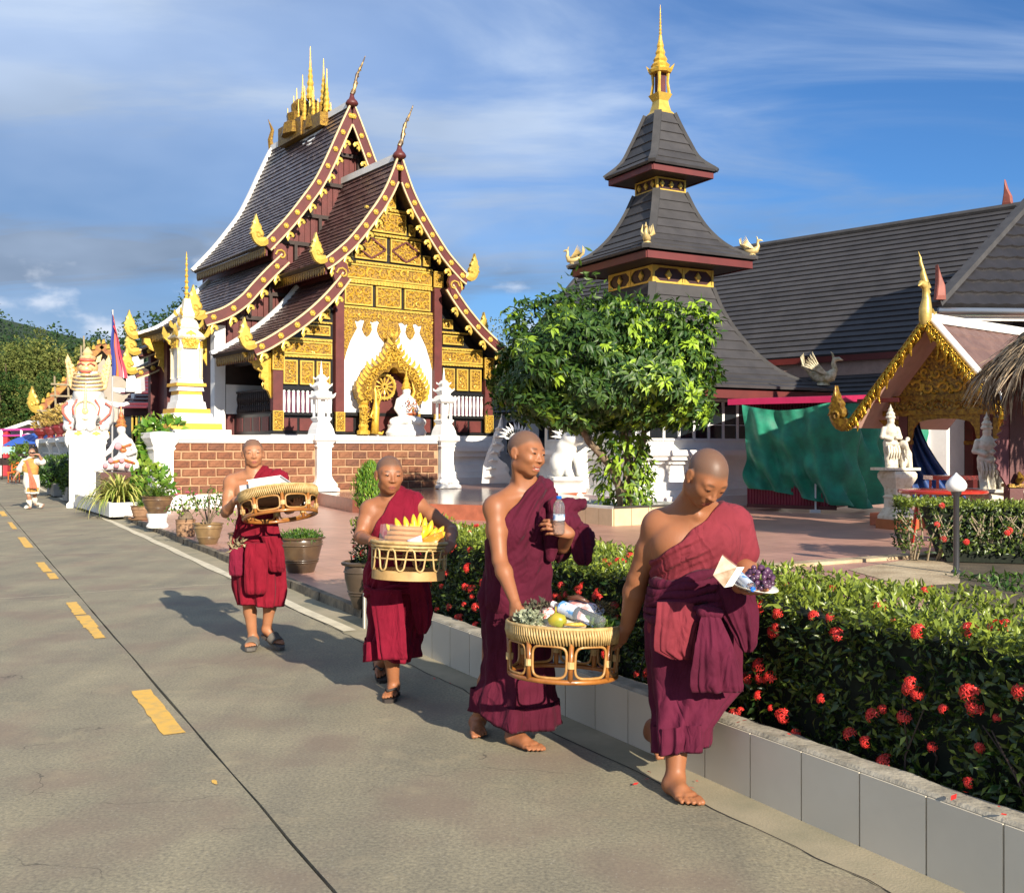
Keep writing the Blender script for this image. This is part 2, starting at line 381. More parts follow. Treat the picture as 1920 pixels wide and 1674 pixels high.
# ------------------------------------------------------------------ smooth-blended distance field turned into one skin (figures, sculptures)
class Field:
    def __init__(self, lo, hi, h):
        self.lo = np.array(lo, float); self.h = h; self.n = np.ceil((np.array(hi)-self.lo)/h).astype(int)+1
        self.D = np.full(self.n, .25, np.float32)
        self.ax = [self.lo[i]+h*np.arange(self.n[i]) for i in range(3)]
    def win(self, lo, hi):
        a = np.clip(np.floor((np.array(lo)-self.lo)/self.h).astype(int), 0, self.n-1); b = np.clip(np.ceil((np.array(hi)-self.lo)/self.h).astype(int)+1, 1, self.n)
        sl = tuple(slice(a[i], max(b[i], a[i]+1)) for i in range(3))
        return sl, self.ax[0][sl[0]][:, None, None], self.ax[1][sl[1]][None, :, None], self.ax[2][sl[2]][None, None, :]
    def put(self, sl, d, k, sub=False):
        A = self.D[sl]
        if sub:
            d = -d; h = np.clip(.5+.5*(d-A)/k, 0, 1) if k > 0 else (d > A)*1.0; self.D[sl] = A+(d-A)*h+(k*h*(1-h) if k > 0 else 0)
        elif k > 0:
            h = np.clip(.5+.5*(A-d)/k, 0, 1); self.D[sl] = A+(d-A)*h-k*h*(1-h)
        else: self.D[sl] = np.minimum(A, d)
    def cone(self, p, q, r1, r2, k=.02, sub=False):
        p = np.array(p, float); q = np.array(q, float); pad = max(r1, r2)+k+.035
        sl, X, Y, Z = self.win(np.minimum(p, q)-pad, np.maximum(p, q)+pad); e = q-p; L2 = max(e @ e, 1e-9)
        t = np.clip(((X-p[0])*e[0]+(Y-p[1])*e[1]+(Z-p[2])*e[2])/L2, 0, 1)
        d = np.sqrt((X-p[0]-t*e[0])**2+(Y-p[1]-t*e[1])**2+(Z-p[2]-t*e[2])**2)-(r1+(r2-r1)*t); self.put(sl, d.astype(np.float32), k, sub)
    def ell(self, c, r, M=None, k=.02, sub=False):
        c = np.array(c, float); r = np.array(r, float); M = np.eye(3) if M is None else np.array(M); pad = r.max()+k+.035
        sl, X, Y, Z = self.win(c-pad, c+pad); x, y, z = X-c[0], Y-c[1], Z-c[2]
        q = [(M[0, i]*x+M[1, i]*y+M[2, i]*z) for i in range(3)]
        k0 = np.sqrt(sum((q[i]/r[i])**2 for i in range(3))); k1 = np.sqrt(sum((q[i]/r[i]**2)**2 for i in range(3)))
        self.put(sl, (k0*(k0-1)/np.maximum(k1, 1e-6)).astype(np.float32), k, sub)
    def mesh(self, smooth=2):
        D = self.D; S = D < 0; n = D.shape
        cell = np.zeros(tuple(i-1 for i in n), np.int16)
        for dx in (0, 1):
            for dy in (0, 1):
                for dz in (0, 1): cell += S[dx:n[0]-1+dx, dy:n[1]-1+dy, dz:n[2]-1+dz]
        act = (cell > 0) & (cell < 8); I = np.argwhere(act); idx = np.full(cell.shape, -1, np.int64); idx[act] = np.arange(len(I))
        acc = np.zeros((len(I), 3)); cnt = np.zeros(len(I))
        cor = [(0, 0, 0), (1, 0, 0), (0, 1, 0), (1, 1, 0), (0, 0, 1), (1, 0, 1), (0, 1, 1), (1, 1, 1)]
        val = [D[I[:, 0]+c[0], I[:, 1]+c[1], I[:, 2]+c[2]] for c in cor]
        for a in range(8):
            for ax in range(3):
                if cor[a][ax] == 0:
                    b = a+(1, 2, 4)[ax]; va, vb = val[a], val[b]; m = (va < 0) != (vb < 0); t = np.where(m, va/np.where(m, va-vb, 1), 0)
                    P = np.array(cor[a], float)[None, :].repeat(len(I), 0); P[:, ax] += t; acc[m] += P[m]; cnt[m] += 1
        V = self.lo+self.h*(I+acc/cnt[:, None]); F = []
        for ax in range(3):
            b, c = (ax+1) % 3, (ax+2) % 3; s0 = [slice(1, n[i]-1) for i in range(3)]; s0[ax] = slice(0, n[ax]-1); s1 = list(s0); s1[ax] = slice(1, n[ax])
            A, B = S[tuple(s0)], S[tuple(s1)]; E = np.argwhere(A != B)
            if not len(E): continue
            off = np.array([s.start for s in s0]); G = E+off; fl = A[tuple(E.T)]
            def at_(db, dc): Q = G.copy(); Q[:, b] -= db; Q[:, c] -= dc; return idx[tuple(Q.T)]
            q = np.stack([at_(1, 1), at_(0, 1), at_(0, 0), at_(1, 0)], 1); q[~fl] = q[~fl][:, ::-1]; F.append(q)
        F = np.vstack(F); F = F[(F >= 0).all(1)]
        # light smoothing
        for _ in range(smooth):
            acc = np.zeros_like(V); c = np.zeros(len(V))
            for i in range(4): np.add.at(acc, F[:, i], V[F[:, (i+1) % 4]]+V[F[:, (i-1) % 4]]); np.add.at(c, F[:, i], 2)
            V = V+.35*(acc/np.maximum(c, 1)[:, None]-V)
        return V, F

class SB:
    """same calls as MB, but the shapes melt into one carved surface"""
    def __init__(self): self.P = []
    def ell(self, c, r, nu=0, nv=0): self.P.append(('e', V3(c), V3(r))); return self
    def tube(self, pts, r, n=0):
        pts = [V3(p) for p in pts]; rs = r if isinstance(r, (list, tuple)) else [r]*len(pts)
        for a, b, q, w in zip(pts[:-1], pts[1:], rs[:-1], rs[1:]): self.P.append(('c', a, b, q, w))
        return self
def mk_s(name, sb, m, parent, h=.02, k=.05):
    lo = np.full(3, 1e9); hi = -lo
    for p in sb.P:
        if p[0] == 'e': lo = np.minimum(lo, np.array(p[1]-p[2])); hi = np.maximum(hi, np.array(p[1]+p[2]))
        else:
            r = max(p[3], p[4])
            for q in p[1:3]: lo = np.minimum(lo, np.array(q)-r); hi = np.maximum(hi, np.array(q)+r)
    S = Field(lo-.06-2*h, hi+.06+2*h, h)
    for p in sb.P:
        if p[0] == 'e': S.ell(tuple(p[1]), tuple(p[2]), None, k)
        else: S.cone(tuple(p[1]), tuple(p[2]), p[3], p[4], k)
    V, F = S.mesh(1); o = ORG.get(parent)
    return link(name, tri_mesh(name, V-np.array(o) if o is not None else V, F, m, smooth=True), parent)
# ------------------------------------------------------------------ ground, road, terraces
CONC = mat('road_concrete', (0.322, 0.285, 0.198), 0.85, col2=(0.200, 0.182, 0.134), vscale=1.3, detail=12, vlo=0.30, vhi=0.72, bump=0.11, bscale=150, bdet=8)
def road_material():
    m = CONC; N = m.node_tree.nodes; L = m.node_tree.links; p = N['Principled BSDF']
    src = p.inputs['Base Color'].links[0].from_socket
    tcn = N.new('ShaderNodeTexCoord')
    nz = N.new('ShaderNodeTexNoise'); nz.inputs['Scale'].default_value = 60; nz.inputs['Detail'].default_value = 8; nz.inputs['Roughness'].default_value = .7; L.new(tcn.outputs['Object'], nz.inputs['Vector'])
    r = N.new('ShaderNodeValToRGB'); r.color_ramp.elements[0].position = .33; r.color_ramp.elements[0].color = (.52, .52, .54, 1); r.color_ramp.elements[1].position = .66; r.color_ramp.elements[1].color = (1.22, 1.2, 1.12, 1); L.new(nz.outputs[0], r.inputs[0])
    mx = N.new('ShaderNodeMix'); mx.data_type = 'RGBA'; mx.blend_type = 'MULTIPLY'; mx.inputs['Factor'].default_value = 1; L.new(src, mx.inputs['A']); L.new(r.outputs[0], mx.inputs['B'])
    # pale worn scuffs and rusty stains with shapes of their own
    n2 = N.new('ShaderNodeTexNoise'); n2.inputs['Scale'].default_value = 2.6; n2.inputs['Detail'].default_value = 9; n2.inputs['Roughness'].default_value = .65; L.new(tcn.outputs['Object'], n2.inputs['Vector'])
    r2 = N.new('ShaderNodeMapRange'); r2.inputs[1].default_value = .56; r2.inputs[2].default_value = .76; r2.inputs[4].default_value = .5; L.new(n2.outputs[0], r2.inputs[0])
    m2 = N.new('ShaderNodeMix'); m2.data_type = 'RGBA'; L.new(r2.outputs[0], m2.inputs['Factor']); L.new(mx.outputs['Result'], m2.inputs['A']); m2.inputs['B'].default_value = (.50, .41, .25, 1)
    n3 = N.new('ShaderNodeTexNoise'); n3.inputs['Scale'].default_value = 1.5; n3.inputs['Detail'].default_value = 6; L.new(tcn.outputs['Object'], n3.inputs['Vector'])
    r3 = N.new('ShaderNodeMapRange'); r3.inputs[1].default_value = .48; r3.inputs[2].default_value = .66; r3.inputs[4].default_value = .7; L.new(n3.outputs[0], r3.inputs[0])
    m3 = N.new('ShaderNodeMix'); m3.data_type = 'RGBA'; L.new(r3.outputs[0], m3.inputs['Factor']); L.new(m2.outputs['Result'], m3.inputs['A']); m3.inputs['B'].default_value = (.20, .150, .112, 1)
    # small pale stones in the worn surface
    vz = N.new('ShaderNodeTexVoronoi'); vz.inputs['Scale'].default_value = 34; L.new(tcn.outputs['Object'], vz.inputs['Vector'])
    r4 = N.new('ShaderNodeMapRange'); r4.inputs[1].default_value = .16; r4.inputs[2].default_value = .10; r4.inputs[4].default_value = .5; L.new(vz.outputs['Distance'], r4.inputs[0])
    m4 = N.new('ShaderNodeMix'); m4.data_type = 'RGBA'; L.new(r4.outputs[0], m4.inputs['Factor']); L.new(m3.outputs['Result'], m4.inputs['A']); m4.inputs['B'].default_value = (.36, .33, .27, 1)
    mp = N.new('ShaderNodeMapping'); mp.inputs['Rotation'].default_value = (0, 0, -R(28.3)); mp.inputs['Scale'].default_value = (2.6, .22, 1); L.new(tcn.outputs['Object'], mp.inputs[0])
    n5 = N.new('ShaderNodeTexNoise'); n5.inputs['Scale'].default_value = 1; n5.inputs['Detail'].default_value = 6; L.new(mp.outputs[0], n5.inputs['Vector'])
    r5 = N.new('ShaderNodeValToRGB'); r5.color_ramp.elements[0].position = .36; r5.color_ramp.elements[0].color = (.88, .88, .89, 1); r5.color_ramp.elements[1].position = .62; r5.color_ramp.elements[1].color = (1.08, 1.07, 1.03, 1); L.new(n5.outputs[0], r5.inputs[0])
    m5 = N.new('ShaderNodeMix'); m5.data_type = 'RGBA'; m5.blend_type = 'MULTIPLY'; m5.inputs['Factor'].default_value = 1; L.new(m4.outputs['Result'], m5.inputs['A']); L.new(r5.outputs[0], m5.inputs['B']); n6 = N.new('ShaderNodeTexNoise'); n6.inputs['Scale'].default_value = 1.6; n6.inputs['Detail'].default_value = 5; L.new(tcn.outputs['Object'], n6.inputs['Vector'])
    va = N.new('ShaderNodeVectorMath'); va.operation = 'MULTIPLY_ADD'; va.inputs[1].default_value = (.7, .7, .7); L.new(n6.outputs['Color'], va.inputs[0]); L.new(tcn.outputs['Object'], va.inputs[2])
    vc = N.new('ShaderNodeTexVoronoi'); vc.feature = 'DISTANCE_TO_EDGE'; vc.inputs['Scale'].default_value = .33; L.new(va.outputs[0], vc.inputs['Vector'])
    r6 = N.new('ShaderNodeMapRange'); r6.inputs[1].default_value = .0016; r6.inputs[2].default_value = .0004; L.new(vc.outputs['Distance'], r6.inputs[0])
    k6 = N.new('ShaderNodeMapRange'); k6.inputs[1].default_value = .47; k6.inputs[2].default_value = .55; k6.inputs[4].default_value = .7; L.new(n3.outputs[0], k6.inputs[0]); mu6 = N.new('ShaderNodeMath'); mu6.operation = 'MULTIPLY'; L.new(r6.outputs[0], mu6.inputs[0]); L.new(k6.outputs[0], mu6.inputs[1])
    m6 = N.new('ShaderNodeMix'); m6.data_type = 'RGBA'; L.new(mu6.outputs[0], m6.inputs['Factor']); L.new(m5.outputs['Result'], m6.inputs['A']); m6.inputs['B'].default_value = (.05, .045, .035, 1); L.new(m6.outputs['Result'], p.inputs['Base Color'])
road_material()
STRIP = mat('gutter_concrete', (0.34, 0.285, 0.19), 0.85, col2=(0.22, 0.20, 0.13), vscale=2.2, bump=0.14, bscale=90, detail=10)
GRAVEL = mat('bare_ground', (0.22, 0.18, 0.12), 0.95, var=0.4, vscale=0.4, bump=0.4)
DARK = mat('joint_dirt', (0.035, 0.03, 0.024), 0.95, var=0.4)
YEL = mat('worn_yellow_paint', (0.72, 0.42, 0.075), 0.75, col2=(0.46, 0.31, 0.12), vscale=11, vlo=.45, vhi=.78, bump=0.3, bscale=80)
WPAINT = mat('worn_white_paint', (0.62, 0.55, 0.40), 0.8, col2=(0.38, 0.33, 0.24), vscale=5, vlo=.45, vhi=.8, bump=0.2)
def terrace_mat(name, c1, c2, size, rough):
    m = mat(name, c1, rough, col2=c2, vscale=1.2, bump=0.05); N = m.node_tree.nodes; L = m.node_tree.links; p = N['Principled BSDF']
    src = p.inputs['Base Color'].links[0].from_socket
    tcn = N.new('ShaderNodeTexCoord'); mpn = N.new('ShaderNodeMapping'); mpn.inputs['Rotation'].default_value = (0, 0, -R(36.4)); L.new(tcn.outputs['Object'], mpn.inputs[0])
    br = N.new('ShaderNodeTexBrick'); br.offset = 0; br.inputs['Scale'].default_value = 1; br.inputs['Brick Width'].default_value = size; br.inputs['Row Height'].default_value = size; br.inputs['Mortar Size'].default_value = .006
    br.inputs['Color1'].default_value = (1, 1, 1, 1); br.inputs['Color2'].default_value = (.84, .84, .86, 1); br.inputs['Mortar'].default_value = (.62, .60, .58, 1); L.new(mpn.outputs[0], br.inputs['Vector'])
    mx = N.new('ShaderNodeMix'); mx.data_type = 'RGBA'; mx.blend_type = 'MULTIPLY'; mx.inputs['Factor'].default_value = 1; L.new(src, mx.inputs['A']); L.new(br.outputs['Color'], mx.inputs['B']); L.new(mx.outputs['Result'], p.inputs['Base Color'])
    return m
TERR = terrace_mat('pink_terrace_tile', (0.52, 0.285, 0.21), (0.42, 0.225, 0.165), 0.30, 0.42)
TERR2 = terrace_mat('polished_terrace_tile', (0.36, 0.20, 0.15), (0.28, 0.16, 0.12), 0.40, 0.16)

def sheet(name, pts, z, m, kind=True):
    b = MB(); b.add([(p[0], p[1], z) for p in pts], [tuple(range(len(pts)))])
    o = link(name, mesh_from(name, b, m))
    o['kind'] = 'structure'
    return o
def strip_poly(s0, s1, o0, o1): return [rp(s0, o0), rp(s1, o0), rp(s1, o1), rp(s0, o1)][::-1]
sheet('ground', [(-900, -60), (900, -60), (900, 1500), (-900, 1500)], -0.03, GRAVEL)
# road: two concrete lanes with a real gap between them
def lane(name, o0, o1):
    b = MB(); N_ = 60
    for i in range(N_):
        s0, s1 = -12+i*1.0, -12+(i+1)*1.0
    ss = [-12+i*0.5 for i in range(113)]
    rnd = random.Random(3)
    vs = []; fs = []
    for i, s in enumerate(ss):
        # the lane edges crumble a little
        vs += [rp(s, o0+rnd.uniform(-.003, .005), 0), rp(s, o1+rnd.uniform(-.005, .003), 0), rp(s, o0, -.05), rp(s, o1, -.05)]
    for i in range(len(ss)-1):
        a = i*4; c = a+4
        fs += [(a, a+1, c+1, c), (a+1, a+3, c+3, c+1), (a+2, a, c, c+2)]
    b.add(vs, [f[::-1] for f in fs]); return struct(name, b, CONC)
lane('road', 1.181, 2.885); lane('road', -2.6, 1.170)
sheet('road', [rp(-12, -9), rp(-12, -2.62), rp(44, -2.62), rp(44, -9)][::-1], -0.004, CONC)
# the road swings to the left beyond the straight
far = []
c0 = rp(44, 1.0)
rowsL = []; rowsR = []
for i in range(13):
    a = R(4.5*i); d = V3((-math.sin(R(28.3)+a), math.cos(R(28.3)+a), 0))
    if i: c0 = c0+d*3.0
    nn = V3((d.y, -d.x, 0)); rowsL.append(c0-nn*6); rowsR.append(c0+nn*2.2)
sheet('road', rowsR+rowsL[::-1], -0.006, CONC)
b = MB(); b.add([rp(-12, 1.15, -.028), rp(44, 1.15, -.028), rp(44, 1.20, -.028), rp(-12, 1.20, -.028)], [(3, 2, 1, 0)]); struct('road_joint', b, DARK)
# crack joints across the road
cr = MB(); rnd = random.Random(8)
for s in (11.9, 16.4, 21.5):
    pts = [rp(s+rnd.uniform(-.03, .03)+.12*math.sin(o*.8), o, 0.002) for o in np.linspace(-2.5, 2.86, 26)]
    for p, q in zip(pts[:-1], pts[1:]): cr.quad(p-RD*.006, q-RD*.006, q+RD*.006, p+RD*.006)
struct('road_joint', cr, WPAINT)
# gutter strip beside the planter, with a ragged crack towards the road
cr = MB(); pts = [(s, 2.885+rnd.uniform(-.012, .012)) for s in np.arange(-2, 12.6, .12)]
for (s, o), (s2, o2) in zip(pts[:-1], pts[1:]): cr.quad(rp(s, o-.003, 0.0025), rp(s, o+.004, 0.0025), rp(s2, o2+.004, 0.0025), rp(s2, o2-.003, 0.0025))
struct('road_joint', cr, DARK)
b = MB()
ss = np.arange(-8, 44.1, .5)
vs = []; fs = []
for s in ss: vs += [rp(s, 2.875, -0.003), rp(s, 3.30, 0.006+0.006*math.sin(s*1.7))]
for i in range(len(ss)-1): fs.append((2*i, 2*i+1, 2*i+3, 2*i+2))
b.add(vs, [f[::-1] for f in fs]); struct('gutter', b, STRIP)
# painted marks
def dash(s0, s1, o0=1.02, o1=1.125, seed=0):
    b = MB(); r_ = random.Random(seed); n = 14; vs = []; fs = []
    for i in range(n+1):
        s = s0+(s1-s0)*i/n; vs += [rp(s, o0+r_.uniform(-.008, .008), .0045), rp(s, o1+r_.uniform(-.006, .004), .0045)]
    for i in range(n): fs.append((2*i+1, 2*i, 2*i+2, 2*i+3))
    b.add(vs, fs); return struct('lane_dash', b, YEL)
for k, (s0, s1) in enumerate([(5.83, 6.98), (9.05, 9.62), (9.62, 10.35), (10.42, 11.30), (13.4, 14.05), (14.2, 15.45), (17.8, 19.95), (22.0, 24.1), (26.3, 28.4), (30.5, 32.6)]):
    dash(s0, s1, 1.0+.02*(k % 3 == 1), 1.12-.015*(k % 2), k)
b = MB(); r_ = random.Random(5)
for s, o, q in ((4.9, 1.07, .022),):
    pts = [rp(s+q*r_.uniform(.5, 1.3)*math.cos(a)*1.6, o+q*.6*r_.uniform(.6, 1.2)*math.sin(a), .0045) for a in np.linspace(0, 2*PI, 11)[:-1]]
    b.add(pts, [tuple(range(10))[::-1]])
struct('lane_dash', b, YEL)
b = MB(); vs = []; fs = []; ss = np.arange(8.4, 44.1, .4)
for s in ss: vs += [rp(s, 2.90+.012*math.sin(s*3.1), .0055), rp(s, 3.02+.01*math.sin(s*2.3+1), .0055)]
for i in range(len(ss)-1): fs.append((2*i+1, 2*i, 2*i+2, 2*i+3))
b.add(vs, fs)
vs = [r+(l-r).normalized()*.05 for l, r in zip(rowsL, rowsR)]; vs2 = [r+(l-r).normalized()*.20 for l, r in zip(rowsL, rowsR)]
for i in range(12): b.quad(vs[i]+V3((0, 0, .004)), vs[i+1]+V3((0, 0, .004)), vs2[i+1]+V3((0, 0, .004)), vs2[i]+V3((0, 0, .004)))
struct('edge_line', b, WPAINT)

# tiled terrace with a low dark kerb
TZ = 0.085
KERB = mat('dark_kerb', (0.085, 0.07, 0.05), 0.9, col2=(0.28, 0.22, 0.14), vscale=4, bump=0.5)  # dark brown mottled towards tan
A0 = rp(8.46, 3.33); A1 = rp(30, 3.33); A2 = rp(60, 3.33)
terr = [A0, rp(8.46, 4.4), rp(2.0, 4.4), rp(2.0, 30), (40, 60), (-12, 60), A1]
sheet('terrace', [(p[0], p[1]) for p in terr], TZ, TERR)
b = MB(); ss = np.arange(8.46, 34.01, .25); r_ = random.Random(2)
for s in ss[:-1]:
    w = r_.uniform(-.008, .008)
    b.add([rp(s, 3.27+w, -.02), rp(s+.25, 3.27+w, -.02), rp(s+.25, 3.28+w, TZ+.004), rp(s, 3.28+w, TZ+.004), rp(s, 3.36, TZ+.004), rp(s+.25, 3.36, TZ+.004)], [(0, 3, 2, 1), (3, 4, 5, 2)])
struct('kerb', b, KERB)
# raised polished platform in front of the temple
PZ = 0.40
plat = [(-4.95, 26.7), (-3.62, 23.6), (-1.7, 21.5), (-0.4, 20.9), (2.2, 22.6), (1.2, 26.5), (8, 33), (4, 42), (-14, 34)]
bt = MB(); n = len(plat); bt.add([(x, y, PZ) for x, y in plat], [tuple(range(n))]); struct('platform', bt, TERR2)
bt = MB()
for i in range(n):
    p, q = plat[i], plat[(i+1) % n]; bt.quad((p[0], p[1], TZ), (q[0], q[1], TZ), (q[0], q[1], PZ-.002), (p[0], p[1], PZ-.002))
struct('step', bt, mat('orange_step_riser', (0.38, 0.115, 0.06), 0.45, var=.3))
# bare patch with a worn edging beside the hedge
PATCH = mat('sandy_concrete', (0.48, 0.38, 0.24), 0.95, col2=(0.30, 0.22, 0.13), vscale=2.5, bump=0.5)
pz = [ground(1590, 1066, .10), ground(1740, 1041, .10), ground(1800, 1064, .10), ground(1800, 1092, .10), ground(1700, 1098, .10)]
sheet('path', [(p.x, p.y) for p in pz], TZ+.006, PATCH)
b = MB(); b.beam(ground(1440, 1062, .1), ground(1745, 1040, .1), .22, .05); struct('kerb', b, PATCH)
sheet('soil', [rp(1.0, 3.2), rp(8.4, 3.2), rp(8.4, 4.42), rp(1.0, 4.42)][::-1], 0.2, DARK)
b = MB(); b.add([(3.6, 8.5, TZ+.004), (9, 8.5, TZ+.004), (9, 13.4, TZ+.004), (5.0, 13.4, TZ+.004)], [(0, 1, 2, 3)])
struct('soil', b, mat('dark_soil', (.10, .075, .045), .95, var=.5, vscale=3, bump=.5))  # dark brown mottled soil around the clipped hedge
# ------------------------------------------------------------------ the temple; its own axes: x along the front, y into the depth
TE = thing('temple', 'tall maroon temple with steep swept tiled roofs and a gilded carved gable', 'temple', (-3.81, 32.0, 0), math.atan2(.593, .805), world=False)
UX, UY, UZ = V3((1, 0, 0)), V3((0, 1, 0)), V3((0, 0, 1))
def smooth_curve(pts, n=28):
    pts = [V3((p[0], p[1], 0)) for p in pts]; out = []
    P = [pts[0]*2-pts[1]]+pts+[pts[-1]*2-pts[-2]]
    segs = len(pts)-1
    for i in range(segs):
        k = max(2, round(n/segs))
        for j in range(k):
            t = j/k; a, b_, c, d = P[i], P[i+1], P[i+2], P[i+3]
            q = .5*((2*b_)+(c-a)*t+(2*a-5*b_+4*c-d)*t*t+(3*b_-a-3*c+d)*t**3); out.append((q.x, q.y))
    out.append((pts[-1].x, pts[-1].y)); return out
def arc_resample(curve, step):
    L = [0]
    for p, q in zip(curve[:-1], curve[1:]): L.append(L[-1]+math.hypot(q[0]-p[0], q[1]-p[1]))
    n = max(2, round(L[-1]/step)); out = []
    for k in range(n+1):
        s = L[-1]*k/n; i = max(j for j in range(len(L)) if L[j] <= s+1e-9); i = min(i, len(curve)-2)
        t = (s-L[i])/(L[i+1]-L[i]); out.append((curve[i][0]+(curve[i+1][0]-curve[i][0])*t, curve[i][1]+(curve[i+1][1]-curve[i][1])*t))
    return out
def offset_curve(curve, d):
    out = []
    for i, p in enumerate(curve):
        a = curve[max(i-1, 0)]; c = curve[min(i+1, len(curve)-1)]; tx, tz = c[0]-a[0], c[1]-a[1]; l = math.hypot(tx, tz)
        out.append((p[0]+(-tz/l)*-d, p[1]+(tx/l)*-d))
    return out
def zat(curve, t):
    for p, q in zip(curve[:-1], curve[1:]):
        if p[0] <= t <= q[0]: return p[1]+(q[1]-p[1])*(t-p[0])/(q[0]-p[0]+1e-9)
    return curve[-1][1] if t > curve[-1][0] else curve[0][1]
def roof_slope(parent, prof, b0, b1, m, tw=.22, step=.20, seed=1, sides=(-1, 1)):
    cur = smooth_curve(prof); rows = arc_resample(cur, step); rnd = random.Random(seed)
    for sg in sides:
        mb = MB(); nb = max(1, round((b1-b0)/tw)); w = (b1-b0)/nb
        for (t0, z0), (t1, z1) in zip(rows[:-1], rows[1:]):
            d = math.hypot(t1-t0, z1-z0); nx, nz = -(z1-z0)/d, (t1-t0)/d
            if nz < 0: nx, nz = -nx, -nz
            ux_, uz_ = (t1-t0)/d, (z1-z0)/d
            for k in range(nb):
                y0 = b0+k*w+.006; y1 = b0+(k+1)*w-.006; li = .034+rnd.uniform(-.006, .008); ym = (y0+y1)/2
                a0 = (sg*t0, y0, z0); a1 = (sg*t0, y1, z0); ex = t1+ux_*.03; ez = z1+uz_*.03
                c0 = (sg*(ex+nx*li), y0, ez+nz*li); c1 = (sg*(ex+nx*li), y1, ez+nz*li)
                d0 = (sg*ex, y0, ez); d1 = (sg*ex, y1, ez)
                f = [(0, 1, 3, 2), (2, 3, 5, 4), (0, 2, 4), (1, 5, 3)]
                mb.add([a0, a1, c0, c1, d0, d1], f if sg > 0 else [x[::-1] for x in f])
        mk('roof_tiles', mb, m, parent, kind='stuff')
        dk = MB(); inn = offset_curve(cur, .10)
        for (p, q, pi, qi) in zip(cur[:-1], cur[1:], inn[:-1], inn[1:]):
            dk.add([(sg*p[0], b0, p[1]-.004), (sg*q[0], b0, q[1]-.004), (sg*q[0], b1, q[1]-.004), (sg*p[0], b1, p[1]-.004), (sg*pi[0], b0, pi[1]), (sg*qi[0], b0, qi[1]), (sg*qi[0], b1, qi[1]), (sg*pi[0], b1, pi[1])],
                   [(0, 1, 2, 3), (7, 6, 5, 4), (0, 4, 5, 1), (3, 2, 6, 7), (1, 5, 6, 2)])
        mk('roof_deck', dk, WOOD_DARK, parent)
    return cur
def verge(parent, cur, b, sides=(-1, 1), w=.16):
    for sg in sides:
        mb = MB(); pts = offset_curve(cur, -.06)
        for p, q in zip(pts[:-1], pts[1:]): mb.beam((sg*p[0], b, p[1]), (sg*q[0], b, q[1]), w, .13, up=(sg*.3, 0, 1))
        mk('roof_verge', mb, WHITE, parent)
def barge(parent, cur, b, wd=.30, th=.09, sides=(-1, 1), n_ros=8, n_pen=8, flame_sz=.62, scroll=False, start=0.0):
    o = offset_curve(cur, -.07); inn = offset_curve(cur, wd-.07); mid = offset_curve(cur, (wd-.14)/2)
    if not scroll:      # the two boards mitre at the ridge
        o = [(max(0.0, x), z) for x, z in o]; inn = [(x, z) for x, z in inn if x > 0]
    for sg in sides:
        mb = MB(); poly = [(sg*x, z) for x, z in o]+[(sg*x, z) for x, z in reversed(inn)]
        mb.prism(poly if sg > 0 else poly[::-1], (0, b, 0), UX, UZ, th); mk('bargeboard', mb, MAROON, parent)
        for cu_, off in ((o, .02), (inn, 0)):
            tm = MB()
            for p, q in zip(cu_[:-1], cu_[1:]): tm.beam((sg*p[0], b-th/2-.012, p[1]), (sg*q[0], b-th/2-.012, q[1]), .05, .055, up=(0, 1, 0))
            mk('barge_edging', tm, CREAM, parent)
        L = arc_resample(mid, .05); N = len(L)
        for k in range(n_ros):
            x, z = L[int((k+.6)/n_ros*(N-1))]
            rm = MB(); Mx = Matrix.Rotation(PI/2, 3, 'X')
            rm.lathe([(.088, 0), (.088, .03), (.06, .05), (.05, .04), (.025, .065), (.0, .07)], (sg*x, b-th/2, z), 12, M=Mx, wob=lambda a, i: 1+.08*math.cos(6*a), cap=True); mk('rosette', rm, GOLD_FLAT, parent)
        L2 = arc_resample(offset_curve(cur, wd-.05), .05); N = len(L2)
        for k in range(n_pen):
            x, z = L2[int((k+.9)/n_pen*(N-1)*.97)]
            if x < .22: continue
            pm = MB()
            poly = [(.85*px, .85*pz) for px, pz in [(0, .02), (.16, -.03), (.22, -.12), (.18, -.20), (.10, -.18), (.13, -.12), (.06, -.08), (-.02, -.14), (.03, -.26), (-.04, -.36), (-.10, -.24), (-.06, -.10)]]
            pm.prism([(-px*sg, pz) for px, pz in poly][::(1 if sg < 0 else -1)], (sg*x, b-.01, z), UX, UZ, .05, taper=.01); mk('pendant', pm, GOLD_FLAT, parent)
        if flame_sz:
            fm = MB(); x, z = cur[-1]; flame(fm, (sg*(x-.12), b, z+.04), UX*sg, UZ, flame_sz, .12); mk('flame_finial', fm, GOLD_FLAT, parent)
        if scroll:
            fm = MB(); x, z = cur[0]
            fm.prism([(sg*px, pz) for px, pz in [(-.02, -.30), (.24, -.42), (.34, -.1), (.30, .15), (.18, .32), (.05, .38), (-.08, .30), (-.14, .1)]][::sg], (sg*(x+.02), b-.02, z), UX, UZ, .12)
            mk('scroll_end', fm, MAROON, parent)
            fm = MB(); fm.tube([(sg*(x+.08+.20*(1-.1*k)*math.cos(k*.75)), b-.1, z+.20*(1-.1*k)*math.sin(k*.75)) for k in range(9)], .03, 5); mk('scroll_gilding', fm, GOLD_FLAT, parent)

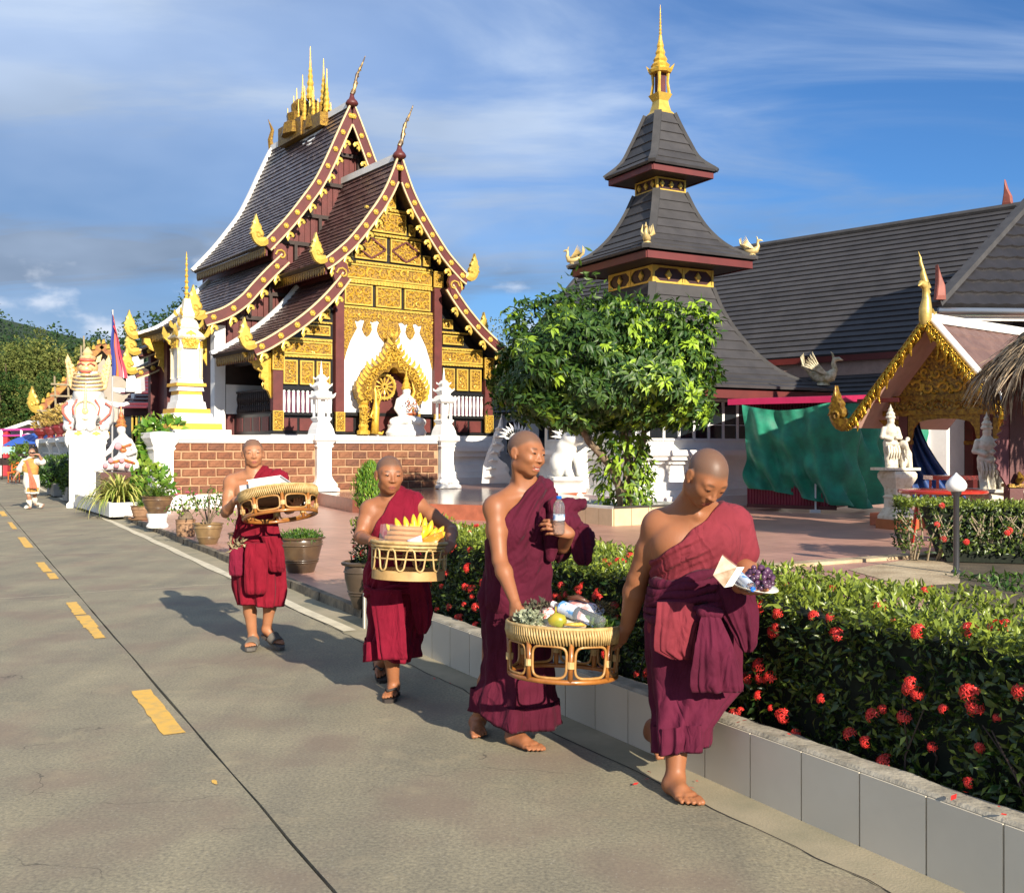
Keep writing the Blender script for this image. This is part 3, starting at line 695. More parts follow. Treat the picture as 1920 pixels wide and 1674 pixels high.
P_UP = [(0, 10.32), (.35, 9.48), (.65, 8.95), (.97, 8.50), (1.35, 8.0), (1.75, 7.54), (2.3, 7.06), (2.52, 6.92)]
P_LO = [(1.85, 6.62), (2.1, 6.30), (2.48, 5.88), (3.0, 5.40), (3.5, 5.02), (4.2, 4.56), (4.66, 4.33)]
M_UP = [(0, 12.72), (.25, 12.2), (.55, 11.55), (.9, 10.78), (1.28, 10.05), (1.75, 9.38), (2.22, 8.76), (2.69, 8.22), (3.02, 7.86)]
M_LO = [(2.4, 7.55), (2.9, 7.05), (3.36, 6.55), (3.75, 6.12), (4.3, 5.72), (4.95, 5.45)]
cPU = roof_slope(TE, P_UP, -.62, 3.1, TILE_RED, seed=1)
cPL = roof_slope(TE, P_LO, -.62, 2.4, TILE_RED, seed=2)
cMU = roof_slope(TE, M_UP, 2.45, 8.7, TILE_MAIN, seed=3)
cML = roof_slope(TE, M_LO, 2.45, 8.7, TILE_MAIN, seed=4)
barge(TE, cPU, -.66, n_ros=8, n_pen=8); barge(TE, cPL, -.66, n_ros=6, n_pen=5, scroll=True)
barge(TE, cMU, 2.40, n_ros=9, n_pen=9, wd=.34, flame_sz=.68); barge(TE, cML, 2.40, n_ros=5, n_pen=5, scroll=True, wd=.34, flame_sz=.72)
verge(TE, cPU, 3.12); verge(TE, cPL, 2.45); verge(TE, cMU, 8.72); verge(TE, cML, 8.72)
for y0, y1, z in ((-.5, 3.15, 10.36), (2.55, 8.8, 12.77)):
    mb = MB(); mb.bbox(-.10, .10, y0, y1, z-.10, z+.10); mk('ridge_cap', mb, WHITE, TE)
# rear section, lower and further back
R_UP = [(0, 9.4), (.5, 8.8), (1.2, 8.0), (2.0, 7.2), (2.6, 6.75)]; R_LO = [(2.6, 6.4), (3.4, 5.75), (4.2, 5.2), (4.95, 4.85)]; R_L2 = [(3.9, 4.75), (4.5, 4.4), (5.05, 4.18)]
for i, pr in enumerate((R_UP, R_LO, R_L2)):
    c = roof_slope(TE, pr, 8.8, 9.7, TILE_MAIN, seed=9+i, step=.25, tw=.3); verge(TE, c, 9.72)
    if i: barge(TE, c, 8.86, n_ros=3, n_pen=0, scroll=True, flame_sz=.66)
for pr in (cML, ):
    mb = MB(); flame(mb, (-pr[-1][0]+.1, 8.75, pr[-1][1]), -UX, UZ, .7, .12); mk('flame_finial', mb, GOLD_FLAT, TE)
# snow-white lacy plaster on the main ridge and the gilded spire crown
mb = MB(); rnd = random.Random(4)
for k in range(26):
    y = 4.1+k*.08; L = (.95-abs(k-9)*.045)*rnd.uniform(.7, 1.1)
    if L > .1:
        for q in range(3):
            t0 = .02+L*.33*q*.42; t1 = t0+L*.33*.42+.02
            z0, z1 = zat(cMU, t0)+.05, zat(cMU, t1)+.05
            mb.add([(-t0, y, z0), (-t0, y+.085, z0), (-t1, y+.085-.02*q, z1), (-t1, y+.02*q, z1), (-t0, y, z0-.05), (-t0, y+.085, z0-.05), (-t1, y+.085, z1-.05), (-t1, y, z1-.05)], [(0, 1, 2, 3), (2, 6, 7, 3), (0, 3, 7, 4), (1, 5, 6, 2)])
mk('ridge_lace', mb, WHITE, TE)
mb = MB(); mb.bbox(-.45, .45, 5.3, 7.2, 12.4, 13.05); mb.bbox(-.40, .40, 3.9, 5.3, 12.4, 12.85)
mb.lathe([(.72, 0), (.66, .4), (.5, .5), (.54, .75), (.36, .85), (.38, 1.1), (.2, 1.3)], (0, 6.2, 12.6), 10); mb.lathe([(.5, 0), (.46, .4), (.34, .5), (.36, .75), (.2, .9)], (0, 4.8, 12.5), 10); mk('crown_base', mb, GOLD_DARK, TE)
SPIRE = [(.11, 0), (.13, .05), (.09, .1), (.12, .16), (.07, .24), (.10, .30), (.055, .38), (.075, .43), (.04, .5), (.055, .54), (.026, .62), (.03, .66), (.016, .75), (.010, .9), (.002, 1.0)]
for y, z0, z1, x in [(5.48, 13.75, 15.6, 0), (4.55, 13.3, 14.9, .05), (4.2, 12.95, 14.45, 0), (6.0, 13.3, 14.75, -.05), (6.6, 13.0, 14.45, 0), (7.1, 12.7, 13.7, 0), (5.75, 12.7, 13.75, -.32), (4.9, 12.8, 13.55, -.30), (4.3, 12.65, 13.4, -.28), (5.4, 12.6, 13.5, .3), (6.3, 12.8, 13.6, .28), (5.0, 12.9, 13.9, -.15), (5.3, 12.9, 14.1, -.3), (6.2, 12.9, 14.0, -.3), (6.7, 12.8, 13.7, -.3), (4.6, 12.8, 13.9, -.3), (4.1, 12.7, 13.3, .1), (5.9, 12.9, 14.2, .2)]:
    sm = MB(); h = z1-z0; sm.lathe([(r*h*.62+.01, q*h) for r, q in SPIRE], (x, y, z0), 8)
    sm.tube([(x, y, 12.6), (x, y, z0+.05)], .045, 6); mk('spire', sm, GOLD, TE, smooth=False)
sm = MB()
for p, q in (((0, 5.5, 13.85), (0, 4.0, 12.95)), ((0, 5.5, 13.85), (0, 7.3, 12.6)), ((0, 5.1, 13.6), (0, 5.1, 12.7)), ((0, 4.7, 13.4), (0, 4.7, 12.7))): sm.tube([p, q], .028, 6)
mk('crown_stay', sm, WOOD_DARK, TE)
WOOD_GILT = mat('dark_gilt_horn', (.06, .035, .015), .4, metal=.3, col2=(.40, .25, .06), vscale=7, vlo=.5, vhi=.62)
chofa(TE, (0, -.68, 10.28), UX, 1.72, .21, WOOD_GILT); chofa(TE, (0, 2.38, 12.68), UX, 1.75, .21, WOOD_GILT)
sm = MB(); sm.tube([(0, 8.75, 12.65), (-.06, 8.8, 13.1), (.05, 8.85, 13.5), (-.1, 8.9, 13.9)], [.14, .10, .07, .01], 6); mk('finial_horn', sm, GOLD_DARK, TE)
# eave fascias with gilded lace
for cur, b0, b1 in ((cPU, -.6, 3.0), (cPL, -.6, 2.3), (cMU, 2.5, 8.6), (cML, 2.5, 8.6)):
    for sg in (-1, 1):
        x, z = cur[-1]; fb = MB(); fb.bbox(sg*(x-.16), sg*(x-.10), b0, b1, z-.34, z-.06); mk('eave_fascia', fb, MAROON_D, TE)
        fb = MB(); n = int((b1-b0)/.16)
        for k in range(n):
            y = b0+(k+.5)*(b1-b0)/n; fb.prism([(-.065, .10), (.065, .10), (.065, -.02), (0, -.11), (-.065, -.02)], (sg*(x-.085), y, z-.24), UY, UZ, .02)
        fb.bbox(sg*(x-.10), sg*(x-.075), b0, b1, z-.13, z-.08); mk('eave_lace', fb, GOLD_DARK, TE)
# ---- main body: boarded front wall between the two roofs, side walls
mb = MB(); k = -4.2
while k < 4.2:
    t = abs(k+.1)
    top = zat(cMU, t)-.25 if t < 2.6 else zat(cML, min(t, 4.9))-.25
    if t > 2.45 and t < 2.6: top = 7.2
    bot = 1.95
    if top > bot: mb.bbox(k+.008, k+.192, 2.95+(.012 if int(round(k*5)) % 2 else 0), 3.1, bot, top)
    k += .2
mk('gable_boarding', mb, MAROON, TE)
for z, hw in ((11.2, .62), (10.15, 1.15), (9.05, 1.85), (8.1, 2.55), (7.0, 2.6), (6.4, 3.2), (5.6, 4.0)):
    mb = MB(); mb.bbox(-hw, hw, 2.84, 2.94, z-.06, z+.06); mk('gable_beam', mb, WOOD_DARK, TE)
for x, z0, z1 in ((-.9, 8.1, 9.05), (-1.2, 9.05, 9.9), (-.55, 10.15, 11.2), (-1.75, 7.0, 8.1), (-2.6, 5.6, 6.9), (-3.3, 5.6, 6.4), (.9, 8.1, 9.05), (.5, 10.15, 11.2)):
    mb = MB(); mb.bbox(x-.05, x+.05, 2.83, 2.93, z0, z1); mk('gable_stud', mb, WOOD_DARK, TE)
for sg in (-1, 1):
    mb = MB(); mb.bbox(sg*2.25, sg*2.4, 3.1, 9.5, 6.6, 7.95); mb.bbox(sg*1.72, sg*1.86, .05, 3.0, 6.2, 7.2); mk('clerestory_wall', mb, MAROON_D, TE)
    mb = MB(); mb.bbox(sg*4.05, sg*4.2, 3.1, 9.5, .5, 5.4); mk('side_wall', mb, MAROON_D, TE)
    mb = MB(); mb.bbox(sg*4.08, sg*4.42, 2.85, 3.19, .5, 5.3); mk('corner_post', mb, WHITE, TE)
    for y in (5.2, 7.2, 8.95):
        mb = MB(); mb.bbox(sg*4.19, sg*4.45, y, y+.3, .5, 5.3); mk('corner_post', mb, MAROON, TE)
    for y in (3.6, 5.6, 7.6):
        for sc_, zz in ((1, 5.0),):
            mb = MB(); mb.prism([(0, 0), (.12, -.1), (.3, -.2), (.45, -.15), (.7, .05), (.7, .2), (.1, .2)] if sg > 0 else [(0, 0), (-.12, -.1), (-.3, -.2), (-.45, -.15), (-.7, .05), (-.7, .2), (-.1, .2)][::-1], (sg*4.4, y, 5.05), UX, UZ, .12)
            mb.prism([(x*sg, z) for x, z in [(0, -.95), (.10, -.75), (.22, -.7), (.16, -.5), (.34, -.42), (.3, -.25), (.52, -.15), (.6, 0), (0, .02)]][::sg], (sg*4.4, y, 5.05), UX, UZ, .08); mk('eave_bracket', mb, GOLD, TE)
mb = MB(); mb.bbox(-4.2, 4.2, 9.4, 9.55, .5, 5.0); mb.bbox(-2.2, 2.2, 9.4, 9.55, 5.0, 7.3); mk('rear_wall', mb, MAROON_D, TE)
# ---- plinth
pl = MB()
for z0, z1, g in ((.3, .62, .34), (.62, .80, .22), (.80, 1.02, .12), (1.02, 1.28, .02), (1.28, 1.45, .12), (1.45, 1.62, .20), (1.62, 1.80, .10), (1.80, 1.94, .02)):
    pl.bbox(-3.9-g, 3.9+g, -.2-g, 9.4, z0, z1)
mk('plinth', pl, WHITE, TE)
# ---- porch front
fw = MB(); poly = [(-3.72, 1.95), (3.72, 1.95), (3.72, 4.9), (2.2, 5.75)]
N1 = [(t, zat(cPL, t)-.28) for t in (3.72, 3.3, 2.8, 2.3, 1.9)]; N2 = [(t, zat(cPU, t)-.28) for t in (1.9, 1.6, 1.2, .8, .4, .12)]
poly = [(-3.72, 1.95), (3.72, 1.95)]+N1+N2+[(-x, z) for x, z in reversed(N2)]+[(-x, z) for x, z in reversed(N1)]
fw.prism(poly, (0, .10, 0), UX, UZ, .12); mk('front_frame', fw, BLACK, TE)
def fbox(name, x0, x1, z0, z1, y0, y1, m, parent=TE):
    b_ = MB(); b_.bbox(x0, x1, y0, y1, z0, z1); return mk(name, b_, m, parent)
def carved(x0, x1, z0, z1, size=.34, seed=0, frame=.045, y=.04):
    p = fbox('carved_panel', x0, x1, z0, z1, y-.05, y, CARVE_BG)
    m_ = MB(); curls(m_, (x0+frame, y-.05, z0+frame), UX, UZ, x1-x0-2*frame, z1-z0-2*frame, 0, size, seed, lift=.035); mk('relief', m_, GOLD, p)
    f = MB()
    for a, b_, c, d in ((x0, x1, z0, z0+frame), (x0, x1, z1-frame, z1), (x0, x0+frame, z0+frame, z1-frame), (x1-frame, x1, z0+frame, z1-frame)): f.bbox(a, b_, y-.085, y-.05, c, d)
    mk('panel_frame', f, GOLD_FLAT, p); return p
def band(x0, x1, z, h=.075, y0=-.06):
    b_ = MB(); b_.bbox(x0, x1, y0+.01, .04, z-h/2, z+h/2); n = max(2, int((x1-x0)/.11))
    for k in range(n):
        cx = x0+(k+.5)*(x1-x0)/n; b_.prism([(-.04, 0), (0, .032), (.04, 0), (0, -.032)], (cx, y0, z), UX, UZ, .03)
    mk('gilded_moulding', b_, GOLD_FLAT, TE)
# nave columns and corner columns
for x, top in ((-1.72, 6.62), (1.72, 6.62)):
    fbox('column', x-.14, x+.14, 2.62, top, -.16, .04, MAROON); p = carved(x-.15, x+.15, 2.05, 2.62, .14, int(x*10), .03, y=-.11); fbox('column_base', x-.16, x+.16, 1.96, 2.05, -.2, .04, BLACK)
    p = carved(x-.17, x+.17, 6.62, 7.12, .16, 5+int(x*10), .03, y=-.12)
for x in (-3.68, 3.68):
    fbox('column', x-.15, x+.15, 2.62, 3.78, -.16, .04, MAROON); carved(x-.16, x+.16, 2.05, 2.62, .14, int(x*10), .03, y=-.11); fbox('column_base', x-.17, x+.17, 1.96, 2.05, -.2, .04, BLACK)
    carved(x-.18, x+.18, 3.78, 4.5, .17, int(x*7), .03, y=-.12)
# nave panels
carved(-1.55, 1.55, 6.66, 7.10, .40, 11); band(-1.57, 1.57, 6.60); band(-1.57, 1.57, 7.16)
for i, (a, c) in enumerate(((-1.5, -.56), (-.44, .44), (.56, 1.5))): carved(a, c, 5.86, 6.48, .31, 20+i)
band(-1.57, 1.57, 5.78); band(-1.57, 1.57, 6.54, .05)
for i, (a, c) in enumerate(((-1.15, -.07), (.07, 1.15))):
    p = carved(a, c, 7.27, 7.98, .27, 30+i)
    d = MB(); cx = (a+c)/2; cz = 7.625
    for (sx, sz) in ((1, 1), (1, -1), (-1, 1), (-1, -1)): d.beam((cx+sx*.50, -.06, cz), (cx, -.06, cz+sz*.31), .03, .05)
    mk('diamond_frame', d, MAROON, p)
band(-1.3, 1.3, 8.06); carved(-.62, .62, 8.15, 8.78, .30, 40); band(-.8, .8, 8.86); carved(-.25, .25, 8.93, 9.45, .22, 41)
for sg in (-1, 1):
    for i, (a, c, z0, z1) in enumerate(((.72, .95, 8.15, 8.5), (1.24, 1.5, 7.27, 7.6))): carved(min(sg*a, sg*c), max(sg*a, sg*c), z0, z1, .2, 50+i+sg)
    # aisle panels
    A = lambda a, c: (min(sg*a, sg*c), max(sg*a, sg*c))
    x0, x1 = A(1.92, 3.5)
    carved(x0, x1, 4.28, 4.66, .30, 60+sg); band(x0, x1, 4.22); band(x0, x1, 4.72)
    for i, (a, c) in enumerate(((1.98, 2.42), (2.50, 2.94), (3.02, 3.46))): carved(*A(a, c), 3.40, 4.10, .24, 70+i+3*sg)
    carved(*A(1.98, 2.75), 4.86, 5.16, .26, 80+sg); band(*A(1.92, 2.95), 5.24, .05); carved(*A(1.98, 2.35), 5.36, 5.66, .24, 84+sg)
    fbox('aisle_rail', *A(1.90, 3.52), 3.22, 3.30, -.08, .02, BLACK); fbox('aisle_rail', *A(1.90, 3.52), 2.50, 2.58, -.08, .02, BLACK)
    dk = fbox('window_recess', *A(1.92, 3.5), 2.56, 3.24, .0, .035, mat('plum_wall', (.10, .02, .055), .7))  # flat plum panel behind the balusters
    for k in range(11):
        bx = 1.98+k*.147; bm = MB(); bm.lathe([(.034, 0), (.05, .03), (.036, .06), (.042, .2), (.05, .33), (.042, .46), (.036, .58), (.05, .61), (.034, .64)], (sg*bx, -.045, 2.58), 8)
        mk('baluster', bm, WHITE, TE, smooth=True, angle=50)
    for k in range(3):
        a, c = A(1.98+k*.52, 2.42+k*.52); fbox('dado_panel', a, c, 2.06, 2.42, -.0, .03, MAROON)
    fbox('dado_rail', *A(1.90, 3.52), 1.96, 2.03, -.10, .03, BLACK)
# white plaster field with the gilded lambrequin over it
wh = MB(); wh.bbox(-1.57, 1.57, -.02, .03, 2.62, 5.72); mk('plaster_field', wh, WHITE, TE)
for sg in (-1, 1):
    lam = [(0, 5.72), (1.57, 5.72), (1.57, 4.0), (1.46, 4.4), (1.33, 4.75), (1.18, 5.02), (1.10, 5.16), (1.14, 5.28), (1.18, 5.40), (1.06, 5.36), (.97, 5.43), (.84, 5.41), (.89, 5.28), (.93, 5.14), (.86, 5.0), (.76, 4.92), (.66, 5.0), (.59, 5.14), (.62, 5.28), (.67, 5.41), (.56, 5.37), (.46, 5.44), (.32, 5.41), (.39, 5.28), (.42, 5.14), (.34, 4.96), (.2, 4.82), (0, 4.70)]
    lm = MB(); lm.prism([(sg*x, z) for x, z in lam][::-sg], (0, -.04, 0), UX, UZ, .04); p = mk('lambrequin', lm, CARVE_BG, TE)
    rm = MB()
    for (cx, cz, w, h) in ((0.03, 5.40, 1.52, .30), (1.42, 4.5, .14, .6), (1.25, 5.02, .30, .38), (.02, 4.86, .2, .5), (.62, 5.16, .2, .2)):
        curls(rm, (sg*cx if sg > 0 else -(cx+w), -.06, cz), UX, UZ, w, h, 0, .22, int(cx*30)+sg, lift=.03)
    mk('relief', rm, GOLD, p)
fbox('dado_rail', -1.57, 1.57, 2.52, 2.62, -.10, .03, BLACK)
for a, c in ((-1.52, -1.2), (1.18, 1.52)): fbox('dado_panel', a, c, 2.04, 2.46, -.0, .03, MAROON)
# ---- niche: gilded flame arch over a maroon recess
ni = MB(); ni.prism([(-.82, 1.96), (.72, 1.96), (.72, 3.5), (.58, 3.85), (.3, 4.05), (-.05, 4.1), (-.4, 4.05), (-.68, 3.85), (-.82, 3.5)], (0, -.06, 0), UX, UZ, .06); mk('niche_back', ni, MAROON, TE)
outer = [(-1.20, 3.02), (-1.28, 3.3), (-1.18, 3.55), (-1.02, 3.72), (-.92, 3.95), (-.62, 4.12), (-.42, 4.28), (-.26, 4.55), (-.12, 4.92)]
inner = [(-.78, 3.0), (-.80, 3.3), (-.74, 3.55), (-.62, 3.72), (-.46, 3.84), (-.30, 3.84), (-.22, 3.95), (-.12, 4.0)]
mirror = lambda L: [(-.24-x, z) for x, z in reversed(L)]
arch = outer+mirror(outer)+inner[::-1][0:0]+[(x, z) for x, z in (mirror(inner)[::-1])]+inner[::-1]
am = MB(); am.prism((outer+mirror(outer)[1:]+mirror(inner)[::-1]+inner[::-1][1:])[::-1], (0, -.32, 0), UX, UZ, .5); p = mk('niche_arch', am, GOLD_DARK, TE)
rm = MB(); curls(rm, (-.44, -.575, 4.1), UX, UZ, .64, .55, 0, .2, 3, lift=.05)
for sg in (-1, 1):
    cx = -.05
    for q in range(15):
        t = q/14; k = t*(len(outer)-1); i = min(int(k), len(outer)-2); f = k-i
        ox = outer[i][0]+(outer[i+1][0]-outer[i][0])*f; oz = outer[i][1]+(outer[i+1][1]-outer[i][1])*f
        x = ox if sg < 0 else -.24-ox
        rm.prism([(sg*-.07, -.02), (sg*.03, -.05), (sg*.13, .04), (sg*.12, .2), (sg*.03, .08)][::(1 if sg > 0 else -1)], (x, -.55, oz), UX, UZ, .06)
        kk = t*(len(inner)-1); i = min(int(kk), len(inner)-2); f = kk-i; ix = inner[i][0]+(inner[i+1][0]-inner[i][0])*f; iz = inner[i][1]+(inner[i+1][1]-inner[i][1])*f
        mx = (ox+ix)/2; mz = (oz+iz)/2; mx = mx if sg < 0 else -.24-mx
        curls(rm, (mx-.1, -.575, mz-.1), UX, UZ, .2, .2, 0, .2, q, lift=.05)
mk('relief', rm, GOLD, p)
for x in (-1.02, .76):
    cm = MB(); cm.lathe([(.20, 0), (.20, .1), (.13, .14), (.16, .24), (.12, .32), (.12, .75), (.16, .80), (.13, .88), (.18, .95), (.2, 1.04), (.15, 1.1)], (x, -.3, 1.96), 10); q = mk('niche_pillar', cm, GOLD, TE)
    rm = MB(); curls(rm, (x-.13, -.46, 2.3), UX, UZ, .26, .5, 0, .13, 4, lift=.03); mk('relief', rm, GOLD, q)
# attendant carved beside the left pillar
am = MB(); am.tube([(-.70, -.42, 1.98), (-.68, -.42, 2.4), (-.66, -.42, 2.75), (-.67, -.42, 2.95), (-.68, -.42, 3.2), (-.72, -.42, 3.55)], [.13, .11, .12, .06, .07, .005], 8); am.tube([(-.72, -.42, 2.75), (-.86, -.46, 2.5), (-.75, -.5, 2.4)], .04, 6); am.tube([(-.60, -.42, 2.8), (-.5, -.42, 3.1), (-.62, -.42, 3.4)], [.05, .04, .01], 6); am.tube([(-.7, -.45, 2.02), (-.5, -.5, 1.98), (-.44, -.5, 2.06)], [.06, .05, .02], 6); mk('carved_attendant', am, GOLD, TE, smooth=True)
# wheel of the law
wm = MB(); Mx = Matrix.Rotation(PI/2, 3, 'X'); c = (-.22, -.12, 3.42)
wm.tube([(c[0]+.36*math.cos(a), c[1]-.03, c[2]+.36*math.sin(a)) for a in np.linspace(0, 2*PI, 29)[:-1]], .055, 6, closed=True)
wm.tube([(c[0]+.08*math.cos(a), c[1]-.04, c[2]+.08*math.sin(a)) for a in np.linspace(0, 2*PI, 11)[:-1]], .045, 6, closed=True)
for k in range(12): a = k*PI/6; wm.tube([(c[0]+.08*math.cos(a), c[1]-.03, c[2]+.08*math.sin(a)), (c[0]+.22*math.cos(a), c[1]-.04, c[2]+.22*math.sin(a)), (c[0]+.34*math.cos(a), c[1]-.03, c[2]+.34*math.sin(a))], [.018, .034, .02], 5)
for k in range(24): a = k*PI/12; wm.ell((c[0]+.41*math.cos(a), c[1]-.03, c[2]+.41*math.sin(a)), (.022, .022, .022), nu=5, nv=4)
mk('dharma_wheel', wm, GOLD_FLAT, TE, smooth=False)
# porch left side: dado, lattice rail, dark interior
for sg in (-1, 1):
    fbox('side_dado', min(sg*3.62, sg*3.76), max(sg*3.62, sg*3.76), 1.96, 2.55, .15, 2.95, BLACK)
    for k in range(4): fbox('dado_panel', min(sg*3.755, sg*3.78), max(sg*3.755, sg*3.78), 2.05, 2.46, .3+k*.65, .75+k*.65, MAROON_D)
    lt = MB()
    for k in range(18):
        y = .25+k*.15; lt.lathe([(.03, 0), (.055, .12), (.02, .3), (.055, .48), (.03, .66)], (sg*3.69, y, 2.56), 6)
    lt.bbox(sg*3.65, sg*3.73, .15, 2.95, 2.55, 2.60); lt.bbox(sg*3.65, sg*3.73, .15, 2.95, 3.22, 3.28); mk('lattice_rail', lt, WOOD_DARK, TE)
    fbox('side_beam', min(sg*3.6, sg*3.78), max(sg*3.6, sg*3.78), 4.05, 4.35, .1, 2.95, WOOD_DARK)
    fbox('side_screen', min(sg*2.1, sg*2.2), max(sg*2.1, sg*2.2), 2.0, 5.2, .2, 2.95, WOOD_DARK)
    fbox('porch_wall', min(sg*2.2, sg*4.05), max(sg*2.2, sg*4.05), 2.6, 3.5, 2.88, 2.94, WHITE)
    fbox('porch_wall', min(sg*2.2, sg*4.05), max(sg*2.2, sg*4.05), 3.5, 4.6, 2.88, 2.94, WOOD_DARK)
    bm = MB(); bm.prism([(x*sg, z) for x, z in [(0, -1.25), (.08, -1.05), (.2, -.98), (.14, -.8), (.32, -.68), (.28, -.5), (.5, -.38), (.56, -.2), (.78, -.1), (.84, .02), (0, .04)]][::sg], (sg*3.84, .0, 4.22), UX, UZ, .10, taper=.02); mk('eave_bracket', bm, GOLD, TE)
    fbox('porch_floor', min(0, sg*3.8), max(0, sg*3.8), 1.90, 1.955, -.15, 3.0, WOOD_DARK)

# white deity seated on the plinth in front of the niche: its own thing
def tpt(x, y, z): return TE.matrix_basis @ V3((x, y, z)) if False else Matrix.Translation(TE.location) @ Matrix.Rotation(math.atan2(.593, .805), 4, 'Z') @ V3((x, y, z))
ST = thing('deity_statue', 'white seated crowned deity statue in the gilded niche of the temple front', 'statue', tpt(.08, -.95, 1.95), math.atan2(.593, .805), world=False)
m_ = MB(); m_.lathe([(.62, -.04), (.66, .06), (.58, .2), (.6, .30)], (0, 0, 0), 20, sy=.7); mk('pedestal', m_, WHITE, ST, smooth=True, angle=40)
m_ = SB(); m_.ell((0, 0, .42), (.52, .34, .16)); m_.tube([(-.5, -.1, .38), (-.2, -.3, .46), (.2, -.25, .44)], [.12, .13, .1], 8); m_.tube([(.5, -.1, .38), (.2, -.34, .4), (-.1, -.3, .4)], [.12, .13, .1], 8)
m_.tube([(0, 0, .45), (-.02, .02, .75), (0, .03, .98), (0, .02, 1.1), (0, 0, 1.2)], [.23, .19, .25, .12, .08], 10); m_.ell((0, -.02, 1.3), (.12, .13, .15))
m_.tube([(-.25, .02, 1.02), (-.36, -.05, .78), (-.3, -.25, .52)], [.085, .075, .06], 8); m_.tube([(.25, .02, 1.02), (.36, -.02, .78), (.16, -.26, .62)], [.085, .075, .06], 8); mk_s('body', m_, WHITE, ST, .018, .04)
m_ = MB(); m_.lathe([(.14, 0), (.16, .05), (.11, .1), (.12, .16), (.07, .24), (.08, .3), (.03, .42), (.002, .62)], (0, 0, 1.36), 10); m_.tube([(.2, .05, 1.05), (.34, .1, 1.3), (.26, .1, 1.6)], [.06, .05, .005], 6); mk('crown', m_, GOLD, ST)
m_ = MB(); curls(m_, (-.2, -.27, .68), UX, UZ, .4, .36, 0, .18, 2, lift=.04); m_.tube([(-.24, -.05, .5), (-.1, -.32, .6), (.2, -.3, .62), (.3, -.05, .55)], .05, 6); mk('gilded_sash', m_, mat('red_gilding', (.35, .10, .04), .4, metal=.3), ST)
# ------------------------------------------------------------------ tiered tower with charcoal roofs; own axes turned 29 degrees
TWA = R(29.0)
TW = thing('tiered_tower', 'square tower with three swept charcoal roofs and a golden spire', 'tower', (4.135, 29.0, 0), TWA, world=False)
def pyr_roof(parent, prof, step, cap_r=.07, gap=.02):
    """four-sided swept roof: every course of every face is a slab of its own, hips covered by caps"""
    cur = smooth_curve(prof, 24); rows = arc_resample(cur, step)
    for (w0, z0), (w1, z1) in zip(rows[:-1], rows[1:]):
        d = math.hypot(w1-w0, z1-z0); nx, nz = (z0-z1)/d, (w1-w0)/d
        li = .035; ux_, uz_ = (w1-w0)/d, (z1-z0)/d
        ww, zz = w1+ux_*.02+nx*li, z1+uz_*.02+nz*li
        mb = MB(); inset = .09
        mb.add([(-w0+inset, -w0, z0), (w0-inset, -w0, z0), (w1-inset, -ww, zz), (-w1+inset, -ww, zz), (w1-inset, -ww+nx*.05, zz-nz*.05-.02), (-w1+inset, -ww+nx*.05, zz-nz*.05-.02)], [(3, 2, 1, 0), (5, 4, 2, 3), (0, 5, 3), (1, 2, 4)])
        me = mesh_from('roof_course', mb, SLATE)
        for k in range(4): link('roof_course', me, parent, rot=(0, 0, k*PI/2))
    mb = MB()
    pts = [(w, w, z) for w, z in cur]
    for p, q in zip(pts[:-1], pts[1:]): mb.beam(p, q, .20, .09, up=(1, 1, 1.2))
    me = mesh_from('hip_cap', mb, SLATE_HIP)
    for k in range(4): link('hip_cap', me, parent, rot=(0, 0, k*PI/2))
    # inner deck
    mb = MB(); n = len(cur); vs = []; fs = []
    for w, z in cur: vs += [(-w, -w, z-.012), (w, -w, z-.012), (w, w, z-.012), (-w, w, z-.012)]
    for i in range(n-1):
        for k in range(4): fs.append((4*i+k, 4*(i+1)+k, 4*(i+1)+(k+1) % 4, 4*i+(k+1) % 4))
    fs.append((4*n-4, 4*n-1, 4*n-2, 4*n-3)); mb.add(vs, fs); mk('roof_deck', mb, SLATE_HIP, parent)
T_UP = [(.30, 10.82), (.42, 10.45), (.58, 10.0), (.78, 9.52), (1.12, 9.17)]
T_MID = [(.52, 8.60), (.72, 8.03), (.98, 7.50), (1.35, 7.04), (1.88, 6.70)]
T_LOW = [(1.04, 5.95), (1.24, 5.28), (1.60, 4.52), (2.06, 3.86), (2.6, 3.40), (3.34, 3.10)]
for pr, st in ((T_UP, .30), (T_MID, .31), (T_LOW, .33)): pyr_roof(TW, pr, st)
FASC = mat('red_fascia', (0.125, 0.018, 0.016), 0.5, var=.25, vscale=2)
for w, z, h in ((1.02, 9.11, .16), (1.76, 6.62, .19), (3.2, 3.02, .22)):
    for k in range(4):
        mb = MB(); mb.bbox(-w, w, -w-.03, -w+.03, z-h, z+.0); o = mk('fascia_board', mb, FASC, TW); o.rotation_euler = (0, 0, k*PI/2)
    mb = MB(); mb.bbox(-w+.04, w-.04, -w+.04, w-.04, z-h+.02, z-h+.05); mk('soffit', mb, WOOD_DARK, TW)
FRZ = mat('dark_frieze', (0.045, 0.012, 0.012), 0.5, var=.3)
